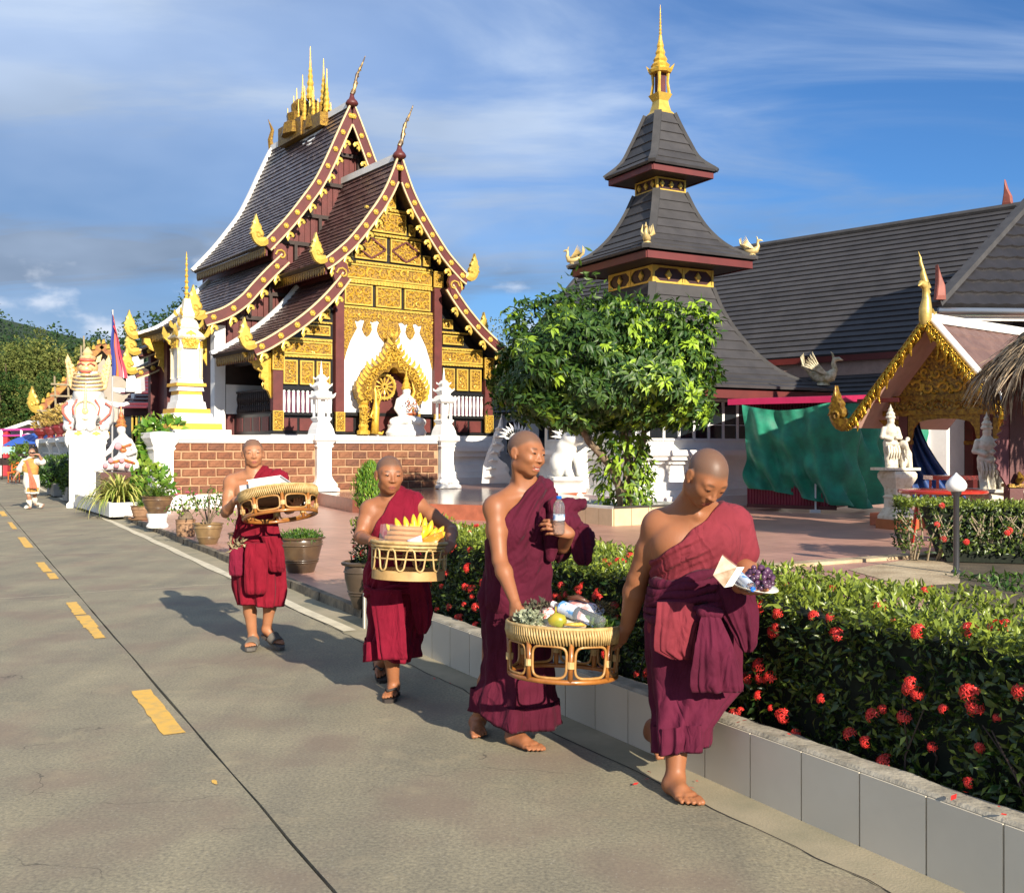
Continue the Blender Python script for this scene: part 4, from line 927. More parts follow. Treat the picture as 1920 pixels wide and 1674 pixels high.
for w, z0, z1, n in ((.47, 8.60, 8.95, 3), (1.0, 5.96, 6.42, 2)):
    mb = MB(); mb.bbox(-w, w, -w, w, z0, z1+.1); mk('frieze', mb, FRZ, TW)
    for k in range(4):
        Rk = (0, 0, k*PI/2)
        mb = MB(); e = .035 if n == 3 else .05
        for a in (z0+e/2, z1-e/2): mb.bbox(-w-.03, w+.03, -w-.035, -w, a-e/2, a+e/2)
        for i in range(n+1 if n == 2 else 2):
            x = -w+i*(2*w/(n if n == 2 else 1)); mb.bbox(x-e/2-.008, x+e/2+.008, -w-.04, -w-.001, z0, z1)
        o = mk('frieze_frame', mb, GOLD_FLAT, TW); o.rotation_euler = Rk
        for i in range(n):
            cx = -w+(i+.5)*2*w/n; cz = (z0+z1)/2; s = (z1-z0)*.30
            mb = MB(); mb.prism([(-s*.8, 0), (0, -s), (s*.8, 0), (0, s)], (cx, -w-.02, cz), UX, UZ, .04, taper=.02); o = mk('gold_lozenge', mb, GOLD_FLAT, TW); o.rotation_euler = Rk
            if n == 2:
                hw = w/n-.05; hz = (z1-z0)/2-.05; q = .12
                for sx in (-1, 1):
                    for sz in (-1, 1): mb = MB(); mb.prism([(0, 0), (-sx*q*1.3, 0), (0, -sz*q)] if sx*sz > 0 else [(0, 0), (0, -sz*q), (-sx*q*1.3, 0)], (cx+sx*hw, -w-.02, cz+sz*hz), UX, UZ, .03); o = mk('gold_corner', mb, GOLD_FLAT, TW); o.rotation_euler = Rk
# golden spire
sp = MB(); Q4 = PI/4
sp.lathe([(.43, 10.80), (.30, 10.92), (.24, 11.10), (.22, 11.2), (.34, 11.38), (.30, 11.40)], (0, 0, 0), 4, rz=Q4); mk('spire_base', sp, GOLD_FLAT, TW)
sp = MB(); sp.lathe([(.15, 11.38), (.15, 12.0)], (0, 0, 0), 4, rz=Q4); mk('spire_lantern', sp, MAROON_D, TW)
for k in range(4):
    a = Q4+k*PI/2; mb = MB(); mb.tube([(.25*math.cos(a), .25*math.sin(a), 11.38), (.20*math.cos(a), .20*math.sin(a), 11.7), (.22*math.cos(a), .22*math.sin(a), 12.02)], [.05, .04, .05], 6); mb.prism([(0, 0), (.14, .06), (.2, .22), (.06, .10)], (.2*math.cos(a), .2*math.sin(a), 12.0), V3((math.cos(a), math.sin(a), 0)), UZ, .05); mk('lantern_post', mb, GOLD, TW)
sp = MB(); sp.lathe([(.30, 11.98), (.34, 12.05), (.24, 12.14), (.27, 12.2), (.17, 12.3), (.20, 12.36), (.12, 12.5), (.14, 12.56), (.085, 12.7), (.10, 12.75), (.06, 12.9), (.045, 13.0)], (0, 0, 0), 8); mk('spire_tier', sp, GOLD, TW)
sp = MB()
pr = [(.045, 12.98)]
for k in range(9): z = 13.02+k*.095; pr += [(.05-.004*k, z), (.028-.0025*k, z+.045)]
pr += [(.004, 13.9)]; sp.lathe(pr, (0, 0, 0), 8); mk('spire_needle', sp, GOLD, TW)
# bird finials on the corners
BIRD_G = mat('pale_gold_bird', (.62, .47, .20), .45, metal=.2, var=.3, vscale=12, bump=.2)
BIRD_S = mat('weathered_bird', (.60, .54, .38), .55, col2=(.25, .2, .08), vscale=10, bump=.2)
def bird_mesh(m):
    b = MB(); b.tube([(-.30, 0, .28), (-.16, 0, .20), (0, 0, .16), (.17, 0, .20), (.25, 0, .34), (.22, 0, .46), (.24, 0, .55), (.33, 0, .56), (.42, 0, .53)], [.03, .11, .15, .13, .065, .05, .065, .045, .006], 10)
    b.lathe([(.16, 0), (.14, .05), (.1, .06)], (0, 0, 0), 10); b.tube([(.22, 0, .6), (.2, 0, .68), (.16, 0, .72)], [.03, .02, .002], 5)
    for sg in (-1, 1):
        for k in range(6):
            t = k/5; b.tube([(.06-.05*t, sg*.12, .24), (-.12-.15*t, sg*(.20+.03*t), .46-.10*t), (-.22-.22*t, sg*(.18+.05*t), .72-.30*t)], [.05, .045, .006], 5, flat=.5)
    for k in range(4): b.tube([(-.22, 0, .24), (-.40, (k-1.5)*.04, .42), (-.46+.02*k, (k-1.5)*.07, .62+.03*k)], [.05, .04, .006], 5)
    return mesh_from('bird_finial', b, m, smooth=True, angle=50)
bm_g, bm_s = bird_mesh(BIRD_G), bird_mesh(BIRD_S)
for k in range(4):
    a = k*PI/2+PI/4
    w = 1.80; o = link('bird_finial', bm_g, TW, loc=(w*1.38*math.cos(a), w*1.38*math.sin(a), 6.79), rot=(0, 0, a)); o.scale = (.72,)*3
    w = 3.1; o = link('bird_finial', bm_s, TW, loc=(w*1.40*math.cos(a), w*1.40*math.sin(a), 3.22), rot=(0, 0, a)); o.scale = (1.25,)*3
# walls and windows below the lowest roof
WALLW = 2.35
mb = MB(); mb.bbox(-WALLW, WALLW, -WALLW, WALLW, 1.5, 2.9); mk('tower_wall', mb, WHITE, TW)
mb = MB()
for z0, z1, g in ((0, .35, .60), (.35, .50, .45), (.50, .70, .28), (.70, 1.15, .12), (1.15, 1.25, .22), (1.25, 1.36, .34), (1.36, 1.5, .42)): mb.bbox(-WALLW-g, WALLW+g, -WALLW-g, WALLW+g, z0, z1)
mk('plinth', mb, WHITE, TW)
for k in (0, 3):
    for i in range(9):
        x = -1.93+i*.48
        f = MB(); f.bbox(x-.21, x+.21, -WALLW-.012, -WALLW+.02, 1.80, 2.74); o = mk('window', f, GLASS_D, TW); o.rotation_euler = (0, 0, k*PI/2)
        f = MB()
        for a, c, z0, z1 in ((-.235, -.205, 1.78, 2.76), (.205, .235, 1.78, 2.76)): f.bbox(x+a, x+c, -WALLW-.04, -WALLW+.0, z0, z1)
        f.bbox(x-.235, x+.235, -WALLW-.05, -WALLW, 1.74, 1.78); f.bbox(x-.2, x+.2, -WALLW-.03, -WALLW-.0125, 2.14, 2.155)
        mk('window_frame', f, mat('white_window_frame', (.72, .73, .74), .4), o)

# ------------------------------------------------------------------ long hall behind the tower; built along its ridge
HA = math.atan2(-.701, .713)      # to the right along the ridge, coming nearer
HL = thing('long_hall', 'long white hall under a broad charcoal roof of straight courses', 'hall', (11.5, 34.0, 0), HA, world=False)
HL_M = Matrix.Translation((11.5, 34.0, 0)) @ Matrix.Rotation(HA, 4, 'Z'); HL_I = HL_M.inverted()
def hl(p): return HL_I @ V3(p)
rA = hl((15.02, 31.0, 8.72)); eA = hl((11.0, 29.0, 4.30)); yR, zR, yE, zE = rA.y, 8.72, eA.y, 4.30
X0, X1 = hl((2.83, 43.0, 8.72)).x, rA.x+.25
ncr = 24
rndh = random.Random(6)
def course(parent, x0, x1, y0, z0, y1, z1, m, lift=.05, drop=.06):
    d = math.hypot(y1-y0, z1-z0); ny, nz = (z1-z0)/d, -(y1-y0)/d
    if nz < 0: ny, nz = -ny, -nz
    b = MB(); a = (y1-y0)/d*.03; c = (z1-z0)/d*.03; ye, ze = y1+a+ny*lift, z1+c+nz*lift
    b.add([(x0, y0, z0), (x1, y0, z0), (x1, ye, ze), (x0, ye, ze), (x1, y1+a, z1+c-.02), (x0, y1+a, z1+c-.02)], [(3, 2, 1, 0), (5, 4, 2, 3), (0, 5, 3), (1, 2, 4)])
    return mk('roof_course', b, m, parent)
for i in range(ncr):
    t0, t1 = i/ncr, (i+1)/ncr
    course(HL, X0-.6*t0, X1-2.2*t0*0, yR+(yE-yR)*t0, zR+(zE-zR)*t0, yR+(yE-yR)*t1, zR+(zE-zR)*t1, SLATE)
mb = MB(); mb.add([(X0-.6, yE, zE-.03), (X1, yE, zE-.03), (X1, yR, zR-.03), (X0, yR, zR-.03), (X1, 2*yR-yE, zE), (X0-.6, 2*yR-yE, zE)], [(0, 1, 2, 3), (3, 2, 4, 5), (0, 3, 5), (1, 4, 2)]); mk('roof_deck', mb, SLATE_HIP, HL)
mb = MB(); mb.tube([(X0, yR, zR+.04), (X1, yR, zR+.04)], .11, 8); mb.beam((X0, yR, zR), (X0-.6, yE, zE+.02), .2, .16); mk('ridge_cap', mb, SLATE_HIP, HL)
mb = MB(); mb.bbox(X0-.6, X1, yE-.02, yE+.06, zE-.22, zE-.02); mk('fascia_board', mb, FASC, HL)
mb = MB(); mb.bbox(X0, X1, yE+.10, yE+.25, zE-.62, zE-.22); mk('clerestory_wall', mb, mat('pink_render', (.40, .27, .22), .7, var=.2), HL)
for i in range(6):
    t0, t1 = i/6, (i+1)/6; course(HL, X0, X1, yE+.12-1.7*t0, zE-.62-.85*t0, yE+.12-1.7*t1, zE-.62-.85*t1, SLATE)
mb = MB(); mb.bbox(X0, X1, yE-1.5, 2*yR-yE, 0, 2.75); mk('hall_wall', mb, WHITE, HL)
for i in range(10):
    x = X1-1.0-i*1.6; f = MB(); f.bbox(x-.5, x+.5, yE-1.53, yE-1.47, 1.4, 2.5); w_ = mk('window', f, GLASS_D, HL); f = MB()
    for a in (-.54, -.02, .5): f.bbox(x+a, x+a+.04, yE-1.56, yE-1.50, 1.36, 2.54)
    f.bbox(x-.54, x+.54, yE-1.57, yE-1.50, 1.32, 1.36); mk('window_frame', f, WHITE, w_)
PINKF = mat('faded_red_finial', (.30, .085, .06), .6, var=.3)
for x in (X0-.05, X1-.5):
    fm = MB(); fm.prism([(-.14, 0), (.16, 0), (.13, .28), (.02, .52), (-.06, .80), (-.08, .4)], (x, yR, zR+.08), UX, UZ, .12, taper=.02); mk('ridge_finial', fm, PINKF, HL)

# ------------------------------------------------------------------ cross wing with moulded black tiles at the right
CW = thing('tiled_cross_wing', 'wing with a steep roof of moulded black tiles and a steel gutter', 'building', (11.85, 22.6, 0), R(4), world=False)
CWT = mat('black_moulded_tile', (.028, .026, .028), .45, var=.3, vscale=2, spec=.5)
# eave runs to the right, plane rises away from the viewer; left rake slopes up to the right
z_e, z_r, dep = 4.62, 8.6, 3.4
def wave_course(x0, x1, y0, z0, y1, z1):
    b = MB(); n = max(4, int((x1-x0)/.085)); d = math.hypot(y1-y0, z1-z0); ny, nz = -(z1-z0)/d, (y1-y0)/d
    if nz < 0: ny, nz = -ny, -nz
    vs = []; fs = []
    for i in range(n+1):
        x = x0+(x1-x0)*i/n; h = .035*(1+math.sin(i*2*PI/4))*.5
        vs += [(x, y0+ny*h, z0+nz*h), (x, y1+ny*(h+.05), z1+nz*(h+.05)), (x, y1+ny*h*.2, z1+nz*h*.2-.03)]
    for i in range(n): a = 3*i; fs += [(a+1, a+4, a+3, a), (a+2, a+5, a+4, a+1)]
    b.add(vs, fs); return mk('roof_course', b, CWT, CW, smooth=True, angle=40)
ncw = 13
for i in range(ncw):
    t0, t1 = 1-i/ncw, 1-(i+1)/ncw
    xl = -2.72+4.9*t1+.1
    wave_course(xl, 5.5, dep*t0, z_e+(z_r-z_e)*t0, dep*t1, z_e+(z_r-z_e)*t1)
mb = MB(); mb.add([(-2.72, 0, z_e-.04), (5.5, 0, z_e-.04), (5.5, dep, z_r-.04), (2.18, dep, z_r-.04), (2.5, 6.4, z_e), (5.5, 6.4, z_e)], [(0, 1, 2, 3), (0, 3, 4), (3, 2, 5, 4)]); mk('roof_deck', mb, CWT, CW)
mb = MB(); mb.beam((-2.75, -.05, z_e+.02), (2.18, dep, z_r+.05), .26, .12); mk('rake_board', mb, SLATE_HIP, CW)
mb = MB(); mb.lathe([(.09, 0), (.09, 8.2)], (-2.72, -.12, z_e-.14), 8, M=Matrix.Rotation(PI/2, 3, 'Y')); mk('gutter', mb, STEEL, CW, smooth=True)
mb = MB(); mb.bbox(-2.6, 5.5, -.02, .06, z_e-.32, z_e-.12); mk('fascia_board', mb, WHITE_OLD, CW)
mb = MB(); mb.bbox(1.2, 5.4, 1.0, 6, 0, z_e-.2); mk('wing_wall', mb, mat('cream_wall', (.45, .36, .30), .7, var=.2), CW)  # cream wall with a slightly darker mottle
fm = MB(); fm.prism([(-.10, 0), (.12, 0), (.10, .3), (.02, .5), (-.06, .75), (-.06, .4)], (-2.72, -.15, z_e+.1), UX, UZ, .12, taper=.02); mk('rake_finial', fm, PINKF, CW)

# ------------------------------------------------------------------ small gilded pavilion; its gable looks along -x of its own axes
SAL_A = math.atan2(.632, .775)
SL = thing('gilded_pavilion', 'small open pavilion with a golden carved gable and white roof verge', 'pavilion', (7.58, 19.0, 0), SAL_A, world=False)
SAT = mat('pink_brown_tile', (.17, .10, .082), .5, col2=(.12, .07, .06), vscale=3)
PINKS = mat('pale_pink_soffit', (.50, .31, .25), .6, var=.15)
zap, ze, hw = 3.86, 2.02, 1.55
def sal_slope(sg):
    n = 7
    for i in range(n):
        t0, t1 = i/n, (i+1)/n; y0, y1 = sg*hw*t0, sg*hw*t1; z0, z1 = zap+(ze-zap)*t0, zap+(ze-zap)*t1
        b = MB(); k = 40; vs = []; fs = []
        for j in range(k+1):
            x = .05+3.6*j/k; h = .03*(1+math.sin(j*PI/2))*.5
            vs += [(x, y0, z0+h+.02), (x, y1, z1+h+.055), (x, y1, z1-.0)]
        for j in range(k):
            a = 3*j; f = [(a, a+3, a+4, a+1), (a+1, a+4, a+5, a+2)]; fs += f if sg < 0 else [q[::-1] for q in f]
        b.add(vs, fs); mk('roof_course', b, SAT, SL, smooth=True, angle=40)
    b = MB(); b.add([(-.02, 0, zap-.02), (3.65, 0, zap-.02), (3.65, sg*hw, ze-.02), (-.02, sg*hw, ze-.02), (-.02, 0, zap-.09), (3.65, 0, zap-.09), (3.65, sg*hw, ze-.08), (-.02, sg*hw, ze-.08)], [(0, 1, 2, 3), (7, 6, 5, 4), (3, 2, 6, 7), (0, 3, 7, 4)]); mk('soffit', b, PINKS, SL)
    b = MB(); b.beam((.10, 0, zap+.06), (.14, sg*hw*.97, ze+.10), .26, .12, up=(0, 0, 1)); mk('roof_verge', b, WHITE, SL)
    # gilded barge with dripping carved flames
    b = MB(); b.beam((-.05, 0, zap-.02), (-.05, sg*hw, ze-.02), .07, .17, up=(0, 0, 1)); p = mk('bargeboard', b, GOLD_DARK, SL)
    rm = MB(); r_ = random.Random(5+sg); nseg = 26
    for k in range(nseg):
        t = (k+.5)/nseg; y = sg*hw*t; z = zap+(ze-zap)*t
        L = .02+.24*abs(math.sin(k*1.15))**3*r_.uniform(.6, 1.2)
        rm.tube([(-.09, y, z+.05), (-.11, y+sg*r_.uniform(-.03, .03), z-.08), (-.09, y+sg*r_.uniform(-.05, .02), z-.1-L*.6), (-.10, y+sg*r_.uniform(-.04, .04), z-.12-L)], [.02, .045, .03, .004], 5)
        rm.tube([(-.10+.0*q, y+sg*(.02+.05*math.cos(q*1.2)*(1-q*.1)), z-.02+.05*math.sin(q*1.2)*(1-q*.1)) for q in range(6)], .02, 4); rm.tube([(-.10, y+sg*(.07+.04*math.cos(q*1.3)), z-.13+.04*math.sin(q*1.3)) for q in range(5)], .017, 4)
    mk('flame_fringe', rm, mat('bright_gilding', (.55, .33, .035), .22, metal=.8, col2=(.25, .13, .01), vscale=30, bump=.5, bscale=60), p)
    fm = MB(); flame(fm, (-.05, sg*(hw-.05), ze-.02), UY*sg, UZ, .62, .10); rm2 = MB()
    mk('flame_finial', fm, GOLD_DARK, SL)
for sg in (1, -1): sal_slope(sg)
mb = MB(); mb.bbox(0, 3.65, -.10, .10, zap-.02, zap+.14); mk('ridge_cap', mb, WHITE_OLD, SL)
# naga-necked finial
b = MB(); b.tube([(-.04, .0, zap-.10), (-.06, 0, zap+.02), (-.05, 0, zap+.22), (-.02, 0, zap+.42), (-.05, 0, zap+.58), (-.10, 0, zap+.68)], [.07, .11, .115, .075, .055, .075], 12); b.tube([(.05, 0, zap+.15), (.2, 0, zap+.12), (.34, 0, zap+.2)], [.12, .08, .01], 8)
b.tube([(-.10, 0, zap+.66), (-.22, 0, zap+.68), (-.30, 0, zap+.62)], [.08, .05, .01], 8); b.tube([(-.06, 0, zap+.70), (-.10, .02, zap+.86), (-.08, .03, zap+.95), (-.13, .05, zap+1.06), (-.12, .06, zap+1.16), (-.17, .07, zap+1.27)], [.07, .055, .03, .035, .02, .003], 8)
for k in range(4): b.prism([(0, 0), (.12, .03), (.05, .12)], (-.02+.01*k, 0, zap+.3+.1*k), UX, UZ, .03)
mk('naga_finial', b, mat('naga_gold', (.58, .42, .12), .38, metal=.35, var=.3, vscale=10, bump=.2), SL, smooth=True, angle=50)
# gable board
b = MB(); b.prism([(hw*.78, 2.18), (0, zap-.22), (-hw*.78, 2.18)], (.62, 0, 0), UY, UZ, .05); p = mk('gable_board', b, CARVE_BG, SL)
rm = MB()
for k in range(4):
    z0 = 2.55+k*.27; wv = hw*.78*(zap-.25-z0-.25)/(zap-.22-2.18)
    if wv > .1: curls(rm, (.59, wv, z0), -UY, UZ, 2*wv, .27, 0, .25, k, lift=.035)
mk('relief', rm, GOLD, p)
for z, w in ((2.50, 1.0), (2.22, 1.22)):
    b = MB(); b.bbox(.54, .64, -w, w, z-.05, z+.05); mk('gable_beam', b, GOLD_DARK, SL)
b = MB(); b.bbox(.56, .62, -1.1, 1.1, 2.27, 2.45); p = mk('carved_beam', b, CARVE_BG, SL); rm = MB(); curls(rm, (.555, 1.1, 2.27), -UY, UZ, 2.2, .18, 0, .18, 9, lift=.03); mk('relief', rm, GOLD_DARK, p)
b = MB(); b.bbox(.1, .17, .62, 1.5, 2.42, 2.50); mk('tie_beam', b, MAROON_D, SL)
for y in (-.80, .80):
    for x in (.65, 3.2):
        b = MB(); b.bbox(x-.09, x+.09, y-.09, y+.09, .3, 2.2); mk('column', b, MAROON_D, SL)
        b = MB(); b.lathe([(.15, 0), (.15, .07), (.11, .1), (.11, .5), (.17, .62)], (x, y, 1.62), 4, rz=PI/4); mk('column_capital', b, GOLD_DARK, SL)
# arched fretwork between the columns
arc = [(.70, 2.2), (.70, 1.6), (.63, 1.75), (.60, 1.92), (.5, 2.04), (.3, 2.08), (0, 2.10), (-.3, 2.08), (-.5, 2.04), (-.60, 1.92), (-.63, 1.75), (-.70, 1.6), (-.70, 2.2)]
b = MB(); b.prism(arc[::-1], (.6, 0, 0), UY, UZ, .06); mk('fretwork_arch', b, GOLD_DARK, SL)
for sg in (-1, 1):
    b = MB(); b.prism([(sg*y, z) for y, z in [(.92, 2.1), (1.35, 2.1), (1.2, 1.95), (1.15, 1.75), (1.0, 1.6), (.92, 1.4)]][::sg], (.65, 0, 0), UY, UZ, .08); mk('eave_bracket', b, GOLD_DARK, SL)
b = MB(); b.bbox(-.1, 3.5, -1.1, 1.1, .06, .32); mk('pavilion_floor', b, mat('brown_red_plinth', (.22, .065, .035), .5, var=.25), SL)
b = MB(); b.bbox(3.3, 3.4, -1.0, 1.0, .3, 2.1); mk('rear_panel', b, WOOD_DARK, SL)

# ------------------------------------------------------------------ thatched sunshade at the right edge
TH = thing('thatched_hut', 'shaggy straw thatch roof on a maroon carved post', 'hut', (7.35, 15.2, TZ))
HC = V3((7.95, 14.5, 0))
r_ = random.Random(12); THM = mat('dry_thatch', (.56, .42, .26), .9, col2=(.34, .24, .14), vscale=14, tint=(.055, .04, .03))
b = MB(); b.lathe([(.05, 3.62), (.6, 3.28), (1.25, 2.62), (1.22, 2.55), (.5, 3.0), (.02, 3.1)], HC, 18, cap=False); mk('thatch_core', b, mat('dark_thatch', (.07, .05, .03), .95, var=.5), TH)
g = rng_of(7); n = 2600
aa = g.uniform(0, 2*PI, n); tt = np.sqrt(g.uniform(0.02, 1, n)); rad = .12+tt*1.15; zz = 3.62-np.interp(rad, [.1, .6, 1.27], [.05, .36, 1.0])+g.uniform(-.02, .08, n)
P = np.stack([HC.x+rad*np.cos(aa), HC.y+rad*np.sin(aa), zz], 1)
D = np.stack([np.cos(aa+g.normal(0, .3, n))*.7, np.sin(aa+g.normal(0, .3, n))*.7, -.62-.25*tt+g.normal(0, .18, n)], 1)
Nn = np.stack([np.cos(aa)*.6, np.sin(aa)*.6, np.full(n, .8)], 1)+g.normal(0, .3, (n, 3))
leaves('thatch', P, D, Nn, g.uniform(.35, .7, n), g.uniform(.012, .035, n), THM, np.clip(g.normal(.22, .2, n), 0, 1), TH, bend=.12, kind='stuff')
n = 700; aa = g.uniform(0, 2*PI, n); P = np.stack([HC.x+1.2*np.cos(aa), HC.y+1.2*np.sin(aa), g.uniform(2.35, 2.6, n)], 1)
D = np.stack([np.cos(aa)*.15+g.normal(0, .15, n), np.sin(aa)*.15+g.normal(0, .15, n), -np.ones(n)], 1); leaves('thatch_fringe', P, D, np.stack([np.cos(aa), np.sin(aa), 0*aa], 1)+g.normal(0, .3, (n, 3)), g.uniform(.2, .55, n), g.uniform(.012, .04, n), THM, np.clip(g.normal(.75, .2, n), 0, 1), TH, bend=.1, kind='stuff')
PCX, PCY = 7.33, 15.2
b = MB(); b.bbox(PCX-.10, PCX+.10, PCY-.10, PCY+.10, TZ, 2.75); mk('post', b, MAROON, TH)
LEAFB = [(0, 0), (.08, .05), (.20, .22)]
b = MB(); wing = [(.10, 2.05), (.14, 1.95)]
for k in range(9): z = 1.95-k*.10; wing += [(.12+.20*math.sin(PI*(k+1)/11), z), (.10+.17*math.sin(PI*(k+1)/11), z-.05)]
wing += [(.10, .92)]
for sg in (-1, 1): b.prism([(sg*x, z) for x, z in wing][::-sg], (PCX, PCY-.06, 0), UX, UZ, .05)
mk('carved_wing', b, mat('mauve_carved_board', (.20, .055, .065), .6, var=.3), TH)
b = MB(); b.bbox(PCX-.12, PCX+.12, PCY-.13, PCY+.13, .98, 1.03); b.tube([(PCX, PCY-.14, 1.06), (PCX+.02, PCY-.2, 1.12), (PCX, PCY-.15, 1.2)], [.05, .06, .02], 6); mk('post_gilding', b, GOLD_DARK, TH)

# ------------------------------------------------------------------ maroon market stall wrapped in green netting
SX0, SX1, SY0, SY1 = 5.50, 7.25, 24.45, 23.2
STL = thing('market_stall', 'locked maroon corrugated stall with a crimson awning roof', 'stall', (6.4, 24.0, TZ))
a0 = V3((5.55, 24.5, 0)); a1 = V3((7.28, 23.3, 0)); dv = (a1-a0).normalized(); dn = V3((-dv.y, dv.x, 0)); Lw = (a1-a0).length
CORR = mat('crimson_sheet', (.23, .018, .045), .38, var=.2, vscale=2)
def corr(p, q, z0, z1, nm, period=.07, amp=.012):
    b = MB(); d = (q-p); L = d.length; d.normalize(); nn = V3((d.y, -d.x, 0)); k = max(8, int(L/period*4)); vs = []; fs = []
    for i in range(k+1):
        c = p+d*(L*i/k)+nn*amp*math.copysign(1, math.sin(i*PI/2+.2)); vs += [(c.x, c.y, z0), (c.x, c.y, z1)]
    for i in range(k): fs.append((2*i, 2*i+2, 2*i+3, 2*i+1))
    b.add(vs, fs); return mk(nm, b, CORR, STL)
corr(a0, a1, .22, 2.65, 'front_sheet'); corr(a1, a1+dn*2.2+dv*.0, .22, 2.65, 'side_sheet'); corr(a0+dn*2.2, a0, .22, 2.65, 'side_sheet')
AW = mat('crimson_awning', (.42, .02, .085), .4, var=.15)
b = MB(); q0 = a0-dv*.35-dn*.35; q1 = a1+dv*.30-dn*.35
b.add([q0+V3((0, 0, 2.56)), q1+V3((0, 0, 2.56)), q1+V3((0, 0, 2.70)), q0+V3((0, 0, 2.70)), q0+dn*3+V3((0, 0, 2.86)), q1+dn*3+V3((0, 0, 2.86)), q0+dn*3+V3((0, 0, 2.7)), q1+dn*3+V3((0, 0, 2.7))], [(0, 1, 2, 3), (3, 2, 5, 4), (1, 7, 5, 2), (0, 3, 4, 6), (0, 6, 7, 1)]); mk('awning_roof', b, AW, STL)
b = MB(); b.beam(a0-dn*.03+V3((0, 0, .2)), a1-dn*.03+V3((0, 0, .2)), .06, .08); b.beam(a0-dn*.03+V3((0, 0, 2.3)), a1-dn*.03+V3((0, 0, 2.3)), .05, .06); mk('stall_rail', b, MAROON_D, STL)
b = MB(); b.tube([a1-dn*.1-dv*.45+V3((0, 0, .12)), a1-dn*.1-dv*.45+V3((0, 0, .75))], .022, 8); b.bbox(a1.x-.6, a1.x-.38, a1.y-.05, a1.y+.05, .10, .17); mk('jack_leg', b, mat('chalky_metal', (.6, .6, .6), .5), STL)
# the netting: one draped cloth with sags and creases
NETM = mat('green_shade_net', (.012, .26, .155), .62, col2=(.010, .15, .095), vscale=3.5, bump=.25, bscale=45, sheen=.3)
def net_point(u, v):
    """u along front then side, v from the hem up"""
    L1 = Lw*.97; s = u*(L1+2.7); hem = .95-.5*min(1, u*1.25)+.28*math.cos(u*7)*(1-u) if u < .55 else .22+.05*math.sin(u*20)
    if u < .55: hem = .56-.40*(u/.55)**2+.05*math.cos(u*9)
    topz = 2.55-.12*math.sin(min(1, u/.42)*PI)*1.2 if u < .42 else 2.55
    z = hem+(topz-hem)*v
    sag = .12*math.sin(v*PI)**.8*(.6+.5*math.sin(u*17+v*2))+.11*math.sin(u*46+v*5+2*math.sin(v*4))+.06*math.sin(v*15+u*12+2.5*math.sin(u*11))+.045*math.sin(u*95+v*9)
    sag += .15*max(0, math.sin((u*1.9+v*.8)*9))**3
    if s < L1: p = a0+dv*(s+.05)-dn*(.10+.33*v**1.5+sag*(.35+.65*(1-v)))
    else:
        t = s-L1; c = min(1, t/.5); p = a1+dv*(.02+.9*t*.5)+dn*(t*.86)-dn*(.10+.33*v**1.5)*(1-c)+dv*(sag*.8)+dv*.10
    return V3((p.x, p.y, z))
b = MB(); nu, nv = 110, 46; vs = [net_point(i/nu, j/nv) for j in range(nv+1) for i in range(nu+1)]
b.add(vs, [(j*(nu+1)+i, j*(nu+1)+i+1, (j+1)*(nu+1)+i+1, (j+1)*(nu+1)+i) for j in range(nv) for i in range(nu)])
solo('shade_net', b, NETM, 'green shade netting draped over the crimson stall', 'netting', (6.4, 23.9, .3), smooth=True)
# blue sheet hanging in the pavilion, red table and its bench
BLUE = mat('blue_tarpaulin', (.012, .05, .20), .55, col2=(.008, .03, .11), vscale=3, bump=.3, bscale=10)
b = MB(); nu, nv = 40, 24; vs = []
for j in range(nv+1):
    for i in range(nu+1):
        u, v = i/nu, j/nv; wdt = .28+1.25*(1-v)**1.4
        vs.append((7.72+u*wdt+.02*math.sin(u*30), 20.6+.06*math.sin(u*26+v*3)-.2*u, .55+1.5*v-.25*u*(1-v)))
b.add(vs, [(j*(nu+1)+i, j*(nu+1)+i+1, (j+1)*(nu+1)+i+1, (j+1)*(nu+1)+i) for j in range(nv) for i in range(nu)])
solo('blue_sheet', b, BLUE, 'dark blue plastic sheet gathered and hanging inside the pavilion', 'tarpaulin', (8.2, 20.6, .3), smooth=True)
RT = thing('round_table', 'round glossy red table behind the clipped hedge', 'table', (6.5, 15.7, TZ))
REDP = mat('glossy_red_paint', (.42, .028, .012), .25, var=.15, coat=.4)
b = MB(); b.lathe([(.60, .86), (.64, .88), (.64, .91), (.62, .925), (.4, .93)], (6.5, 15.7, 0), 32); mk('tabletop', b, REDP, RT, smooth=True, angle=40)
for k in range(3): a = k*2.1+.4; b = MB(); b.tube([(6.5+.35*math.cos(a), 15.7+.35*math.sin(a), .87), (6.5+.45*math.cos(a), 15.7+.45*math.sin(a), TZ)], .03, 8); mk('leg', b, REDP, RT)
b = MB(); b.bbox(7.0, 8.3, 17.3, 17.7, 1.02, 1.09); BN = solo('red_bench', b, REDP, 'red bench seat seen behind the round red table', 'bench', (7.6, 17.5, TZ))
for x in (7.1, 8.2):
    b = MB(); b.tube([(x, 17.35, TZ), (x, 17.35, 1.02)], .025, 6); b.tube([(x, 17.65, TZ), (x, 17.65, 1.02)], .025, 6); o = link('leg', mesh_from('leg', b, REDP, V3((7.6, 17.5, TZ))), BN)

